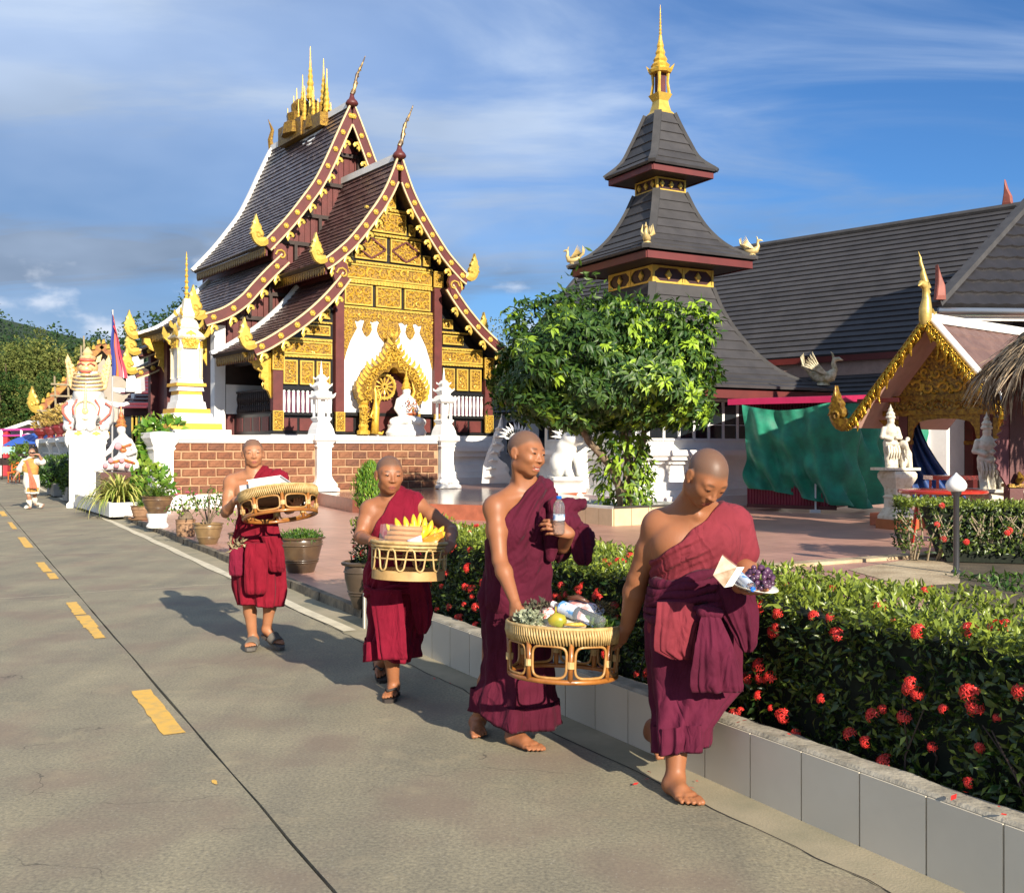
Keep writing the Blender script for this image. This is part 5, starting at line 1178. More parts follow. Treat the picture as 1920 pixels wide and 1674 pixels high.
# ------------------------------------------------------------------ two white guardian figures with elephants/lions on pedestals
STONE = mat('worn_white_statue', (.60, .55, .45), .7, col2=(.36, .29, .17), vscale=9, vlo=.5, vhi=.75, bump=.25)
def guardian(x, y, z, s, label, rz):
    t = thing('guardian_statue', label, 'statue', (x, y, z), rz, 'guardian statues in front of the gilded pavilion', world=False)
    b = SB(); b.tube([(-.02, 0, .0), (-.06, 0, .22), (-.07, -.01, .42), (-.05, 0, .56)], [.10, .08, .10, .13], 8); b.tube([(.10, 0, .0), (.08, -.02, .22), (.06, -.02, .42), (.04, 0, .56)], [.09, .08, .10, .13], 8)
    b.tube([(0, 0, .5), (0, .01, .66), (0, 0, .84), (0, 0, .95), (0, 0, 1.0)], [.15, .13, .17, .10, .055], 10); b.ell((0, -.015, 1.09), (.078, .09, .10), nu=10, nv=8)
    b.tube([(-.17, 0, .90), (-.23, -.02, .72), (-.08, -.16, .66)], [.06, .05, .045], 7); b.tube([(.17, 0, .90), (.22, -.04, .70), (.05, -.17, .70)], [.06, .05, .045], 7); mk_s('body', b, STONE, t, .013, .03)
    b = MB(); b.lathe([(.10, 0), (.115, .03), (.085, .08), (.10, .11), (.05, .18), (.06, .2), (.02, .27), (.002, .34)], (0, 0, 1.14), 10); mk('crown', b, STONE, t)
    b = MB()
    for k in range(5): b.tube([(-.13+.065*k, -.12, .52), (-.12+.065*k, -.15, .36), (-.14+.07*k, -.12, .2)], [.03, .035, .01], 5)
    b.tube([(-.15, -.05, .56), (0, -.16, .54), (.15, -.05, .56)], .04, 6); mk('sash', b, STONE, t)
    b = SB(); b.tube([(.34, .03, .12), (.36, 0, .34), (.30, -.04, .50)], [.15, .14, .09], 10); b.ell((.27, -.08, .54), (.10, .12, .10), nu=10, nv=8); b.tube([(.27, -.18, .54), (.26, -.26, .44), (.27, -.24, .26), (.27, -.28, .2)], [.06, .045, .035, .02], 7)
    for q in (.24, .42): b.tube([(q, -.1, .32), (q, -.14, .0)], [.06, .055], 7)
    b.tube([(.38, -.02, .60), (.44, .0, .66), (.44, .06, .58)], [.03, .05, .02], 6); mk_s('elephant', b, STONE, t, .013, .03)
    b = MB(); b.bbox(-.34, .56, -.34, .30, -.06, .0); mk('base_slab', b, STONE, t)
    t.scale = (s,)*3; return t
def pedestal(x, y, z0, h, label, w=.24):
    t = thing('statue_pedestal', label, 'pedestal', (x, y, z0), R(20), 'pedestals of the guardian statues', world=False)
    b = MB(); b.lathe([(w*1.55, .0), (w*1.55, .18)], (0, 0, 0), 4, rz=PI/4); mk('red_step', b, mat('orange_red_step', (.36, .10, .03), .45, var=.25), t)
    b = MB(); k = h-.18; b.lathe([(w*1.42, 0), (w*1.42, .06*k), (w*1.1, .18*k), (w*.95, .24*k), (w*.95, .42*k), (w*1.05, .46*k), (w*.9, .5*k), (w*.95, .64*k), (w*1.2, .76*k), (w*1.42, .86*k), (w*1.42, .94*k), (w*1.25, k)], (0, 0, .18), 4, rz=PI/4); mk('moulded_block', b, STONE, t)
pedestal(7.0, 18.9, TZ, 1.05, 'moulded white pedestal on an orange step, left of the red table'); guardian(6.88, 18.9, TZ+1.11, .78, 'worn white guardian figure with a small elephant, left of the red table', R(12))
pedestal(7.35, 16.0, TZ, .78, 'moulded white pedestal mostly hidden behind the clipped hedge'); guardian(7.28, 15.95, TZ+.84, .80, 'worn white guardian figure with an elephant, beside the maroon post', R(-4))
# ------------------------------------------------------------------ lamp with a bud-shaped globe
LP = thing('garden_lamp', 'dark garden lamp post with a white bud-shaped globe', 'lamp', (5.184, 12.135, TZ))
b = MB(); b.lathe([(.06, 0), (.06, .03), (.035, .05), (.033, .90), (.055, .93), (.06, .96)], (5.184, 12.135, TZ), 14); mk('post', b, mat('dark_steel_post', (.10, .10, .11), .35, metal=.7), LP, smooth=True, angle=40)
b = MB(); b.lathe([(.05, 0), (.09, .01), (.115, .05), (.118, .085), (.10, .125), (.06, .17), (.025, .20), (.004, .225)], (5.184, 12.135, TZ+.955), 18); mk('globe', b, mat('frosted_globe', (.72, .72, .70), .35), LP, smooth=True)
# ------------------------------------------------------------------ laterite wall with white posts and lantern posts
W0 = V3((-8.05, 25.0, 0)); WA = math.atan2(.593, .805); we = V3((math.cos(WA), math.sin(WA), 0)); wb = V3((-we.y, we.x, 0))
LW = thing('laterite_wall', 'low wall of brown laterite blocks with pale joints and a white coping', 'wall', W0, WA, world=False)
BR = [mat('laterite_block_%s' % n, c, .9, col2=c2, vscale=11, bump=.9, bscale=26, vlo=.3, vhi=.7) for n, c, c2 in (('rust', (.235, .088, .042), (.11, .044, .025)), ('brown', (.195, .08, .045), (.09, .04, .025)), ('tan', (.275, .12, .06), (.15, .06, .03)))]
MORT = mat('peach_mortar', (.44, .265, .15), .9, var=.25, vscale=6, bump=.3)
def block_mesh(w, h, m, seed):
    r_ = random.Random(seed); b = MB(); j = lambda: r_.uniform(-.008, .008); c = .018
    P = []
    for (x, z) in ((-w/2, -h/2), (w/2, -h/2), (w/2, h/2), (-w/2, h/2)): P.append((x+j(), 0, z+j()))
    Q = [(x-math.copysign(c, x)+j(), -.03+j()*.6, z-math.copysign(c, z)+j()) for x, _, z in P]
    b.add(P+Q, [(4, 5, 6, 7), (0, 1, 5, 4), (1, 2, 6, 5), (2, 3, 7, 6), (3, 0, 4, 7)]); return mesh_from('laterite_block', b, m)
bm_full = [block_mesh(.405, .178, BR[i % 3], i) for i in range(9)]; bm_half = [block_mesh(.19, .178, BR[i % 3], 20+i) for i in range(3)]
r_ = random.Random(31)
for (x0, x1, z0) in ((-.12, 3.62, .43), (4.05, 7.40, .43)):
    b = MB(); b.bbox(x0, x1, .0, .22, z0-.02, 1.70); mk('mortar_core', b, MORT, LW)
    for c in range(6):
        z = z0+.105+c*.2075; x = x0+.02+(.0 if c % 2 else .215)
        if c % 2 == 0: link('laterite_block', r_.choice(bm_half), LW, loc=(x0+.11, -.002, z))
        while x+.41 < x1+.02:
            link('laterite_block', r_.choice(bm_full), LW, loc=(x+.205, -.002, z)); x += .43
        if x1-x > .15: o = link('laterite_block', r_.choice(bm_half), LW, loc=((x+x1)/2, -.002, z)); o.scale = ((x1-x-.03)/.19, 1, 1)
    b = MB(); b.bbox(x0-.05, x1+.05, -.09, .30, 1.75, 1.87); b.bbox(x0-.03, x1+.03, -.05, .26, 1.68, 1.75); mk('coping', b, WHITE, LW)
b = MB(); b.bbox(-.12, 3.62, -.07, .26, .05, .42); mk('footing', b, WHITE_OLD, LW)
b = MB(); b.bbox(4.05, 7.40, -.04, .26, .30, .425); mk('footing', b, MORT, LW)
def sq(b, c, prof): return b.lathe([(r*1.4142, z) for r, z in prof], c, 4, rz=PI/4)
GP = 'white posts of the laterite wall'
def wpos(t, z=0): p = W0+we*t+wb*.1; return (p.x, p.y, z)
t_ = thing('wall_post', 'plain white square post at the left end of the laterite wall, beside the pothos', 'post', wpos(-.36, .05), WA, GP, world=False)
b = MB(); sq(b, (0, 0, 0), [(.40, 0), (.40, .12), (.34, .3), (.26, .52), (.25, .58), (.23, .62), (.23, 1.42), (.27, 1.48), (.25, 1.54), (.30, 1.62), (.33, 1.70), (.36, 1.74), (.36, 1.86), (.05, 1.90)]); mk('shaft', b, WHITE, t_)
def lantern(tt, label):
    t = thing('lantern_post', label, 'post', wpos(tt, .42), WA, GP, world=False)
    b = MB(); sq(b, (0, 0, 0), [(.36, 0), (.36, .06), (.30, .12), (.32, .16), (.24, .30), (.215, .36), (.20, .42), (.20, 1.12), (.25, 1.18), (.22, 1.22), (.27, 1.30), (.33, 1.34), (.33, 1.46), (.26, 1.50), (.24, 1.62), (.20, 1.74), (.16, 1.82), (.19, 1.86), (.21, 1.92), (.17, 1.95)]); mk('shaft', b, WHITE, t)
    b = MB()
    for sx in (-1, 1):
        for sy in (-1, 1): b.bbox(sx*.17, sx*.105, sy*.17, sy*.105, 1.94, 2.42)
    sq(b, (0, 0, 0), [(.07, 1.94), (.07, 2.42)]); mk('lantern_frame', b, WHITE, t)
    b = MB(); sq(b, (0, 0, 0), [(.20, 2.41), (.26, 2.46), (.18, 2.60), (.13, 2.64), (.14, 2.68), (.19, 2.74), (.13, 2.84), (.09, 2.88), (.13, 2.94), (.08, 3.02), (.05, 3.06)])
    for k in range(4):
        a = PI/4+k*PI/2
        for rr, z, s in ((.32, 2.46, .12), (.25, 2.74, .09), (.17, 2.94, .07)): b.prism([(-.03, 0), (s*.5, s*.2), (s*.7, s), (s*.1, s*.6)], (rr*math.cos(a), rr*math.sin(a), z), V3((math.cos(a), math.sin(a), 0)), UZ, .04)
    mk('lantern_roof', b, WHITE, t)
    b = MB(); b.tube([(0, 0, 3.02), (0, 0, 3.2), (0, 0, 3.42)], [.045, .03, .004], 8); mk('needle', b, WHITE, t)
lantern(3.84, 'white lantern-topped post in the middle of the laterite wall'); lantern(7.66, 'white lantern-topped post at the right end of the laterite wall')

# ------------------------------------------------------------------ spirit house on its plinth
SHL = (-8.45, 27.0)
SHT = thing('spirit_house', 'white and gold spirit shrine with a tapering stepped base and golden spire', 'shrine', (SHL[0], SHL[1], 1.0), WA, world=False); SHT.scale = (.78, .78, 1)
YB = mat('yellow_band_paint', (.66, .36, .03), .5, var=.15)
b = MB(); b.bbox(-1.0, 1.2, -.9, .9, .8, 1.02); mk('plinth_slab', b, WHITE_OLD, SHT)
b = MB(); b.bbox(-.85, .95, -.75, .75, -.9, .8); mk('plinth', b, WHITE, SHT)
tiers = [(.90, 1.02, 1.18, 1), (.80, 1.18, 1.30, 0), (.68, 1.30, 1.44, 0), (.60, 1.44, 1.56, 1), (.50, 1.56, 1.74, 0), (.42, 1.74, 1.92, 0), (.39, 1.92, 2.03, 1), (.44, 2.02, 2.14, 0), (.50, 2.14, 2.22, 1), (.42, 2.22, 2.34, 0)]
for r, z0, z1, y in tiers:
    b = MB(); sq(b, (0, 0, 0), [(r, z0), (r*(.93 if not y else .98), z1)]); mk('base_tier', b, YB if y else WHITE, SHT)
b = MB(); sq(b, (0, 0, 0), [(.35, 2.34), (.33, 3.3), (.40, 3.36)]); mk('body', b, WHITE, SHT)
for k in range(4):
    a = k*PI/2; M3 = Matrix.Rotation(a, 3, 'Z')
    b = MB(); P = [(-.26, 3.36), (-.30, 3.30), (-.24, 3.18), (-.24, 3.12), (.24, 3.12), (.24, 3.18), (.30, 3.30), (.26, 3.36), (.16, 3.50), (0, 3.58), (-.16, 3.50)][::-1]
    b.prism(P, M3 @ V3((0, -.40, 0)), M3 @ UX, UZ, .07); p = mk('gilded_arch', b, GOLD, SHT); b2 = MB(); curls(b2, M3 @ V3((-.22, -.44, 3.15)), M3 @ UX, UZ, .44, .3, 0, .15, k, lift=.03); mk('relief', b2, GOLD, p)
    for sx in (-1, 1):
        b = MB(); b.lathe([(.06, 0), (.045, .05), (.045, .7), (.07, .78)], M3 @ V3((sx*.34, -.38, 2.34)), 8); mk('corner_column', b, mat('gilt_white', (.72, .62, .38), .5, var=.3), SHT)
b = MB(); sq(b, (0, 0, 0), [(.44, 3.36), (.50, 3.41), (.36, 3.54), (.28, 3.60), (.35, 3.66), (.25, 3.84), (.18, 3.90), (.23, 3.96), (.14, 4.18), (.09, 4.42)]); mk('roof', b, mat('gilt_cream', (.74, .62, .36), .45, col2=(.80, .76, .66), vscale=6, metal=.15), SHT)
for k in range(4):
    a = PI/4+k*PI/2; d = V3((math.cos(a), math.sin(a), 0))
    for rr, z, s in ((.66, 3.40, .42), (.46, 3.66, .3), (.32, 3.96, .26)):
        b = MB(); b.prism([(-.05, -.02), (s*.35, .02), (s*.6, s*.3), (s*.5, s*.75), (s*.2, s*.35)], d*rr*.92+V3((0, 0, z)), d, UZ, .06); mk('roof_horn', b, GOLD_FLAT, SHT)
b = MB(); pr = [(.11, 4.40)]
for k in range(10): z = 4.46+k*.15; q = .115-.0085*k; pr += [(q, z), (q*.55, z+.05), (q*.5, z+.11)]
pr += [(.006, 6.0)]; b.lathe(pr, (0, 0, -.35), 10); mk('spire', b, GOLD, SHT)

# ------------------------------------------------------------------ guardian lion on a white pillar
LPX, LPY = -11.25, 27.6
PIL = thing('lion_pillar', 'square white pillar with a moulded cap that carries the lion', 'pillar', (LPX, LPY, 0), R(20), world=False)
b = MB(); sq(b, (0, 0, 0), [(.50, 0), (.50, .1), (.44, .16), (.44, 1.62), (.48, 1.68), (.46, 1.74), (.53, 1.82), (.53, 1.90), (.49, 2.0), (.05, 2.02)]); mk('shaft', b, WHITE, PIL)
for k in range(4):
    for x in (-.22, .22): b = MB(); b.prism([(-.13, 0), (0, -.06), (.13, 0), (0, .06)], (x, -.505, 1.93), UX, UZ, .05, taper=.01); o = mk('gilt_lotus', b, GOLD_FLAT, PIL); o.rotation_euler = (0, 0, k*PI/2)
LI = thing('guardian_lion', 'seated white guardian lion with golden mane and red trim on the pillar', 'statue', (LPX, LPY, 2.02), R(14), world=False)
LWH = mat('lion_white', (.70, .69, .67), .5, var=.15); LRED = mat('lion_red', (.52, .11, .075), .45); LGO = mat('lion_gold', (.74, .56, .26), .4, metal=.15, col2=(.62, .30, .14), vscale=14, vlo=.45, vhi=.7, bump=.3)
b = SB(); b.ell((0, .12, .62), (.40, .44, .52)); b.ell((0, -.24, .48), (.33, .26, .33)); b.ell((0, -.12, .95), (.34, .28, .3)); b.tube([(0, .1, .9), (0, -.02, 1.25), (0, -.06, 1.5)], [.40, .33, .25], 12)
for sx in (-1, 1): b.tube([(sx*.13, -.22, .6), (sx*.13, -.36, .3), (sx*.13, -.40, .06), (sx*.13, -.52, .04)], [.13, .11, .11, .09], 10); b.ell((sx*.44, .12, .42), (.20, .38, .40)); b.tube([(sx*.46, .0, .25), (sx*.44, -.32, .08), (sx*.42, -.46, .06)], [.14, .12, .09], 8)
mk_s('body', b, LWH, LI, .022, .06)
b = MB()
for k in range(5):
    z = 1.10+k*.10; r = .39-.018*k
    b.tube([(r*math.sin(a), -.03*k-.02-r*.95*math.cos(a), z-.06*math.cos(a)) for a in np.linspace(-2.2, 2.2, 19)], [.026]*19, 6)
for sx in (-1, 1):
    for k in range(6): flame(b, (sx*(.26+.02*k), .05, 1.1+.12*k), UX*sx, UZ, .26, .06)
mk('mane', b, LGO, LI)
b = MB(); b.ell((0, -.10, 1.66), (.27, .26, .22)); b.ell((0, -.32, 1.60), (.17, .16, .10)); b.ell((0, -.33, 1.46), (.14, .12, .05)); b.lathe([(.2, 0), (.22, .06), (.12, .12), (.14, .18), (.03, .34)], (0, -.06, 1.86), 10)
for sx in (-1, 1): b.prism([(0, 0), (.12, .04), (.16, .24), (.04, .16)][::sx], (sx*.2, -.08, 1.78), UX*1, UZ, .06)
mk('head', b, LGO, LI, smooth=True, angle=50)
b = MB(); b.ell((0, -.42, 1.53), (.14, .06, .04)); b.ell((0, -.2, 1.84), (.2, .16, .06)); b.tube([(-.22, -.3, 1.7), (-.12, -.37, 1.76), (-.03, -.38, 1.7)], .02, 5); b.tube([(.22, -.3, 1.7), (.12, -.37, 1.76), (.03, -.38, 1.7)], .02, 5); mk('face_paint', b, LRED, LI, smooth=True)
for sx in (-1, 1):
    b = MB(); b.tube([(sx*.46, -.26, .72), (sx*.60, -.2, .62), (sx*.58, -.26, .45), (sx*.46, -.36, .30), (sx*.36, -.44, .20), (sx*.44, -.5, .08), (sx*.34, -.52, .06)], .03, 6); b.tube([(sx*.22, -.36, .80), (sx*.34, -.32, .6), (sx*.30, -.38, .40)], .02, 6); mk('red_trim', b, LRED, LI, smooth=True)
b = MB(); b.tube([(.25*math.cos(a), -.50+.10*abs(math.cos(a)), .52+.24*math.sin(a)) for a in np.linspace(0, 2*PI, 25)[:-1]], .02, 5, closed=True); b.tube([(0, -.52, .55), (0, -.44, .95), (0, -.40, 1.2)], [.05, .03, .02], 6); b.ell((0, -.50, .50), (.09, .04, .09)); mk('gilt_breastplate', b, LGO, LI)
# flag behind the lion
FL = thing('temple_flag', 'furled five-coloured flag hanging from a pole behind the lion', 'flag', (-11.0, 28.6, 0))
b = MB(); b.tube([(-11.0, 28.6, 0), (-10.98, 28.6, 5.35)], .025, 8); mk('pole', b, mat('grey_pole', (.35, .35, .36), .4), FL)
cols = [('flag_blue', (.03, .05, .25)), ('flag_orange', (.62, .16, .03)), ('flag_pink', (.62, .12, .16)), ('flag_white', (.72, .70, .70)), ('flag_red', (.5, .04, .07))]
nF, mF = 20, 26
fv = []
for j in range(mF+1):
    for i in range(nF+1):
        u, v = i/nF, j/mF; w = .05+.36*(v**.8)
        fv.append((-10.97+u*w+.02*math.sin(v*9), 28.55-.05*math.sin(u*15+v*3)-.03*math.cos(u*6), 5.30-v*1.75-.35*u*(1-v)-.1*u))
for k in range(5):
    b = MB(); i0, i1 = k*4, k*4+4; vs = [fv[j*(nF+1)+i] for j in range(mF+1) for i in range(i0, i1+1)]; w5 = 5
    b.add(vs, [(j*w5+i, j*w5+i+1, (j+1)*w5+i+1, (j+1)*w5+i) for j in range(mF) for i in range(4)]); mk('flag_stripe', b, mat(cols[k][0], cols[k][1], .7), FL, smooth=True)

# ------------------------------------------------------------------ white balustrade with urns along the road
BAL = thing('white_balustrade', 'white balustrade of flared posts and grey panels curving along the road', 'balustrade', (-14.3, 34.0, 0))
GREYP = mat('grey_panel', (.42, .43, .44), .6, var=.2)
URN = mat('maroon_urn', (.16, .02, .022), .3, var=.2)
UFM = leafmat('gilded_urn_leaves', (.42, .31, .07), (.28, .15, .05), .5, .1)
def balp(Y): return V3(((3.5-.474*Y)/.88, Y, 0))
ys = [29.6, 31.6, 34.0, 37.0, 40.8, 45.6]
for i, Y in enumerate(ys):
    p = balp(Y); b = MB(); b.lathe([(r*1.414, z) for r, z in [(.30, .1), (.28, .3), (.22, .5), (.16, .8), (.14, 1.3), (.16, 1.5), (.24, 1.66), (.28, 1.78), (.28, 1.92), (.1, 1.95)]], p, 4, rz=PI/4+R(28)); mk('post', b, WHITE, BAL)
    if i:
        q = balp(ys[i-1]); b = MB(); b.beam(p+V3((0, 0, .95)), q+V3((0, 0, .95)), .10, 1.3); mk('panel', b, GREYP, BAL); b = MB(); b.beam(p+V3((0, 0, 1.84)), q+V3((0, 0, 1.84)), .38, .16); mk('coping', b, WHITE, BAL); b = MB(); b.beam(p+V3((0, 0, .25)), q+V3((0, 0, .25)), .34, .3); mk('footing', b, WHITE, BAL)
        b = MB(); b.beam(p*.75+q*.25+V3((0, 0, 1.0)), p*.25+q*.75+V3((0, 0, 1.0)), .16, .06); b.beam(p*.75+q*.25+V3((0, 0, 1.35)), p*.25+q*.75+V3((0, 0, 1.35)), .16, .05); mk('panel_moulding', b, WHITE_OLD, BAL)
urn_lab = ['nearest maroon urn of golden foliage, right beside the lion pillar', 'maroon urn of golden foliage, second from the lion pillar', 'maroon urn of golden foliage, third from the lion pillar', 'maroon urn of golden foliage, fourth from the lion pillar', 'farthest maroon urn of golden foliage, above the blue tent']
for k, Y in enumerate([33.2, 35.4, 38.4, 42, 46.5]):
    p = balp(Y); t = thing('flower_urn', urn_lab[k], 'urn', (p.x, p.y, 1.94), 0, 'maroon urns on the balustrade', world=True)
    b = MB(); b.lathe([(.18, 0), (.12, .05), (.10, .1), (.22, .22), (.30, .36), (.27, .44), (.30, .48)], (p.x, p.y, 1.94), 10, wob=lambda a, i: 1+.06*math.cos(8*a)); mk('bowl', b, URN, t)
    g = rng_of(40+k); n = 300; th = g.uniform(0, 2*PI, n); rr = g.uniform(0, .42, n); P = np.stack([p.x+rr*np.cos(th), p.y+rr*np.sin(th), 1.94+.45+g.uniform(0, .75, n)*(1-rr)], 1); D = np.stack([np.cos(th), np.sin(th), g.uniform(.1, 1.2, n)], 1)
    leaves('foliage', P, D, g.normal(0, 1, (n, 3)), .15, .08, UFM, g.uniform(0, .7, n), t, kind='stuff')

# ------------------------------------------------------------------ foliage helpers
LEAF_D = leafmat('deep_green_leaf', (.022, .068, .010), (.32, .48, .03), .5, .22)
LEAF_M = leafmat('mid_green_leaf', (.035, .10, .016), (.20, .30, .03), .42, .3)
LEAF_Y = leafmat('variegated_leaf', (.17, .27, .03), (.72, .64, .20), .4, .25)
LEAF_P = leafmat('pothos_leaf', (.07, .20, .02), (.42, .52, .08), .3, .3)
LEAF_F = leafmat('forest_leaf', (.024, .060, .014), (.25, .25, .065), .7, .12, spec=.1)
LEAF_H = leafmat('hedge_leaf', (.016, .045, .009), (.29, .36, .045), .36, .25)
BARK = mat('grey_bark', (.23, .17, .11), .9, col2=(.10, .07, .045), vscale=9, bump=.8, bscale=22)
CLAY = mat('glazed_clay_pot', (.19, .115, .055), .35, col2=(.085, .05, .03), vscale=5, bump=.15, coat=.15)
CLAY2 = mat('unglazed_pot', (.33, .19, .10), .7, col2=(.20, .11, .06), vscale=6, bump=.2)
SOILM = mat('pot_soil', (.05, .036, .024), .95, var=.5, vscale=20)
def rosettes(C, Dir, n, g, L=(.10, .20), W=.32, droop=.35, up=.25):
    """whorls of n leaves at points C with axes Dir -> P,D,N,len,wid arrays"""
    m = len(C); C = np.repeat(C, n, 0); A = np.repeat(norm_rows(Dir), n, 0); rnd_ = g.normal(0, 1, (m*n, 3)); S = norm_rows(np.cross(A, rnd_))
    D = norm_rows(S+A*up+np.array([0, 0, -droop])+g.normal(0, .12, (m*n, 3))); Nn = norm_rows(A+np.array([0, 0, .35])+g.normal(0, .25, (m*n, 3)))
    Ln = g.uniform(L[0], L[1], m*n); return C+D*.01, D, Nn, Ln, Ln*W
def ball(parent, name, c, r, n, g, m, L, W=.45, tint=(.1, .2), shell=.6, hi=.5, upb=.3, kind='stuff', flat_bottom=-1):
    d = norm_rows(g.normal(0, 1, (n, 3))); k = (shell+(1-shell)*g.uniform(0, 1, n))[:, None]
    lump = 1+.10*np.sin(d[:, :1]*7+d[:, 1:2]*5)+.08*np.sin(d[:, 2:]*9+d[:, :1]*4)
    P = np.array(c)+d*k*lump*np.array(r); D = norm_rows(d+g.normal(0, .6, (n, 3))+np.array([0, 0, upb])); Nn = norm_rows(d+g.normal(0, .5, (n, 3))+np.array([0, 0, .3]))
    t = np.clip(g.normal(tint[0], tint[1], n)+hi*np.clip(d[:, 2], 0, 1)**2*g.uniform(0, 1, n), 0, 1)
    return leaves(name, P, D, Nn, g.uniform(.7, 1.2, n)*L, g.uniform(.7, 1.2, n)*L*W, m, t, parent, kind=kind)

# round clipped bushes in low grey planters beside the balustrade
GREYC = mat('grey_cement', (.34, .32, .28), .85, var=.3, vscale=2, bump=.2)
for lab, c, r, n, s in (('large round clipped bush in a long grey planter by the balustrade', (-14.6, 34.0, .78), (.95, 1.4, .50), 2600, 1), ('shaggy reddish-green shrub in a grey planter next to the lion pillar', (-12.55, 30.2, .62), (.6, .6, .46), 1300, 2)):
    t = thing('clipped_bush', lab, 'bush', (c[0], c[1], TZ), 0, None); g = rng_of(60+s)
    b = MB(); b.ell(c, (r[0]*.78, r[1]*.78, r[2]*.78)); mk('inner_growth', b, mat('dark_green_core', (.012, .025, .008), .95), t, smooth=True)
    ball(t, 'foliage', c, r, n, g, LEAF_M if s == 1 else LEAF_D, .13, .4, tint=(.12, .15), shell=.85, hi=.3); b = MB(); b.tube([(c[0], c[1], TZ), (c[0], c[1], c[2])], .06, 6); mk('stem', b, BARK, t)
    pl_ = MB(); M_ = Matrix.Rotation(R(28.3), 3, 'Z'); pl_.box((c[0]+.1, c[1], .24), (1.1 if s == 1 else 1.0, 2.6 if s == 1 else 1.3, .40), M=M_); solo('cement_planter', pl_, GREYC, 'long grey cement planter under the clipped bush' if s == 1 else 'short grey cement planter under the reddish shrub', 'planter', (c[0], c[1], TZ))

# corner bed: white kerbed bed with pedestal, figure and plants
BED = thing('corner_bed', 'low white-walled flower bed at the street corner below the lion pillar', 'flower bed', (-8.62, 22.4, TZ))
bp = [(-8.60, 22.35), (-7.70, 23.3), (-8.4, 24.6), (-10.6, 27.0), (-11.15, 26.65)]
b = MB()
for i in range(len(bp)):
    p, q = bp[i], bp[(i+1) % len(bp)]; b.beam((p[0], p[1], .22), (q[0], q[1], .22), .10, .30)
mk('bed_wall', b, WHITE_OLD, BED)
b = MB(); b.add([(x, y, .33) for x, y in bp], [tuple(range(5))]); mk('bed_soil', b, SOILM, BED)
MPED = mat('maroon_tile', (.085, .022, .018), .35, var=.25)
b = MB(); b.box((-9.45, 24.75, .62), (.75, .95, .72), R(28)); solo('maroon_pedestal', b, MPED, 'dark maroon block pedestal under the kneeling figure', 'pedestal', (-9.45, 24.75, .30))
KN = thing('kinnari_statue', 'white and gold kneeling bird-maiden statue with a tall crown on the maroon pedestal', 'statue', (-9.35, 24.7, .98), R(25), world=False)
KW = mat('kinnari_white', (.74, .70, .68), .5, var=.12); KG = mat('kinnari_gold', (.48, .27, .06), .4, metal=.35, col2=(.45, .08, .05), vscale=12)
b = SB(); b.tube([(.30, 0, .16), (.05, 0, .22), (-.3, -.05, .14)], [.18, .19, .10], 10); b.tube([(-.3, -.05, .14), (-.5, -.1, .05)], [.08, .05], 8); b.tube([(.12, 0, .25), (.14, 0, .5), (.10, -.02, .72), (.10, -.03, .84), (.08, -.04, .9)], [.18, .13, .17, .08, .07], 10); b.ell((.06, -.06, 1.0), (.10, .12, .12)); b.tube([(-.05, -.04, .74), (-.2, -.1, .5), (-.42, -.16, .3)], [.06, .05, .04], 7); b.tube([(.26, -.02, .74), (.36, -.12, .5), (.2, -.22, .42)], [.06, .05, .04], 7)
b.ell((.28, .1, .45), (.16, .12, .28)); mk_s('body', b, KW, KN, .015, .04)
b = MB(); b.lathe([(.12, 0), (.14, .04), (.10, .08), (.11, .14), (.06, .22), (.07, .26), (.03, .36), (.003, .56)], (.06, -.02, 1.06), 10); mk('crown', b, KG, KN); b = MB(); b.tube([(-.06, -.14, .66), (.1, -.2, .6), (.28, -.12, .66)], .035, 6); mk('necklace', b, KG, KN); b = MB(); b.tube([(-.2, -.16, .22), (.1, -.22, .3), (.36, -.16, .2)], .04, 6); b.ell((.1, -.16, .52), (.08, .05, .06)); mk('gilding', b, KG, KN)
b = MB()
for k in range(5): b.ell((-.3+.12*k, -.2-.02*k, .16+.12*(k % 2)), (.06, .04, .06), nu=8, nv=6)
b.ell((-.02, -.2, .62), (.09, .05, .09), nu=8, nv=6); mk('pink_lotus', b, mat('lotus_pink', (.62, .25, .28), .5), KN)
def blades(parent, c, n, g, L, W, m, arch=1.0, tint=None, name='foliage', spread=1.0):
    """arching strap leaves: each a bent strip of five segments"""
    V = []; F = []; T = []
    for k in range(n):
        a = g.uniform(0, 2*PI); el = g.uniform(.45, 1.35); l = L*g.uniform(.6, 1.1); w = W*g.uniform(.7, 1.1); p = np.array(c, float)+np.array([math.cos(a), math.sin(a), 0])*g.uniform(0, .08)
        s = np.array([-math.sin(a), math.cos(a), 0]); t = g.uniform(0, 1); base = len(V)
        for j in range(7):
            f = j/6; ww = w*(.6+.9*f-1.5*f*f+.02); V += [p-s*ww, p+s*ww]
            p = p+np.array([math.cos(a)*math.cos(el)*spread, math.sin(a)*math.cos(el)*spread, math.sin(el)])*l/6; el -= arch*.38*(.6+f)
        for j in range(6): q = base+2*j; F.append((q, q+1, q+3, q+2)); T.append(t if tint is None else tint(t))
    V = np.array(V); org = ORG.get(parent)
    if org is not None: V = V-np.array(org)
    me = tri_mesh(name, V, np.array(F), m); attr_tint(me, T); o = link(name, me, parent); o['kind'] = 'stuff'; return o
SPD = thing('spider_plant', 'big tuft of yellow-striped arching strap leaves in the corner bed', 'plant', (-8.85, 23.45, .33)); g = rng_of(3)
blades(SPD, (-8.85, 23.45, .33), 300, g, 1.3, .028, LEAF_Y, 1.0, name='foliage')
def broad(parent, c, r, n, g, L, m=None, name='foliage', up=.4): return ball(parent, name, c, r, n, g, m or LEAF_P, L, .75, tint=(.2, .25), shell=.5, hi=.4, upb=up)
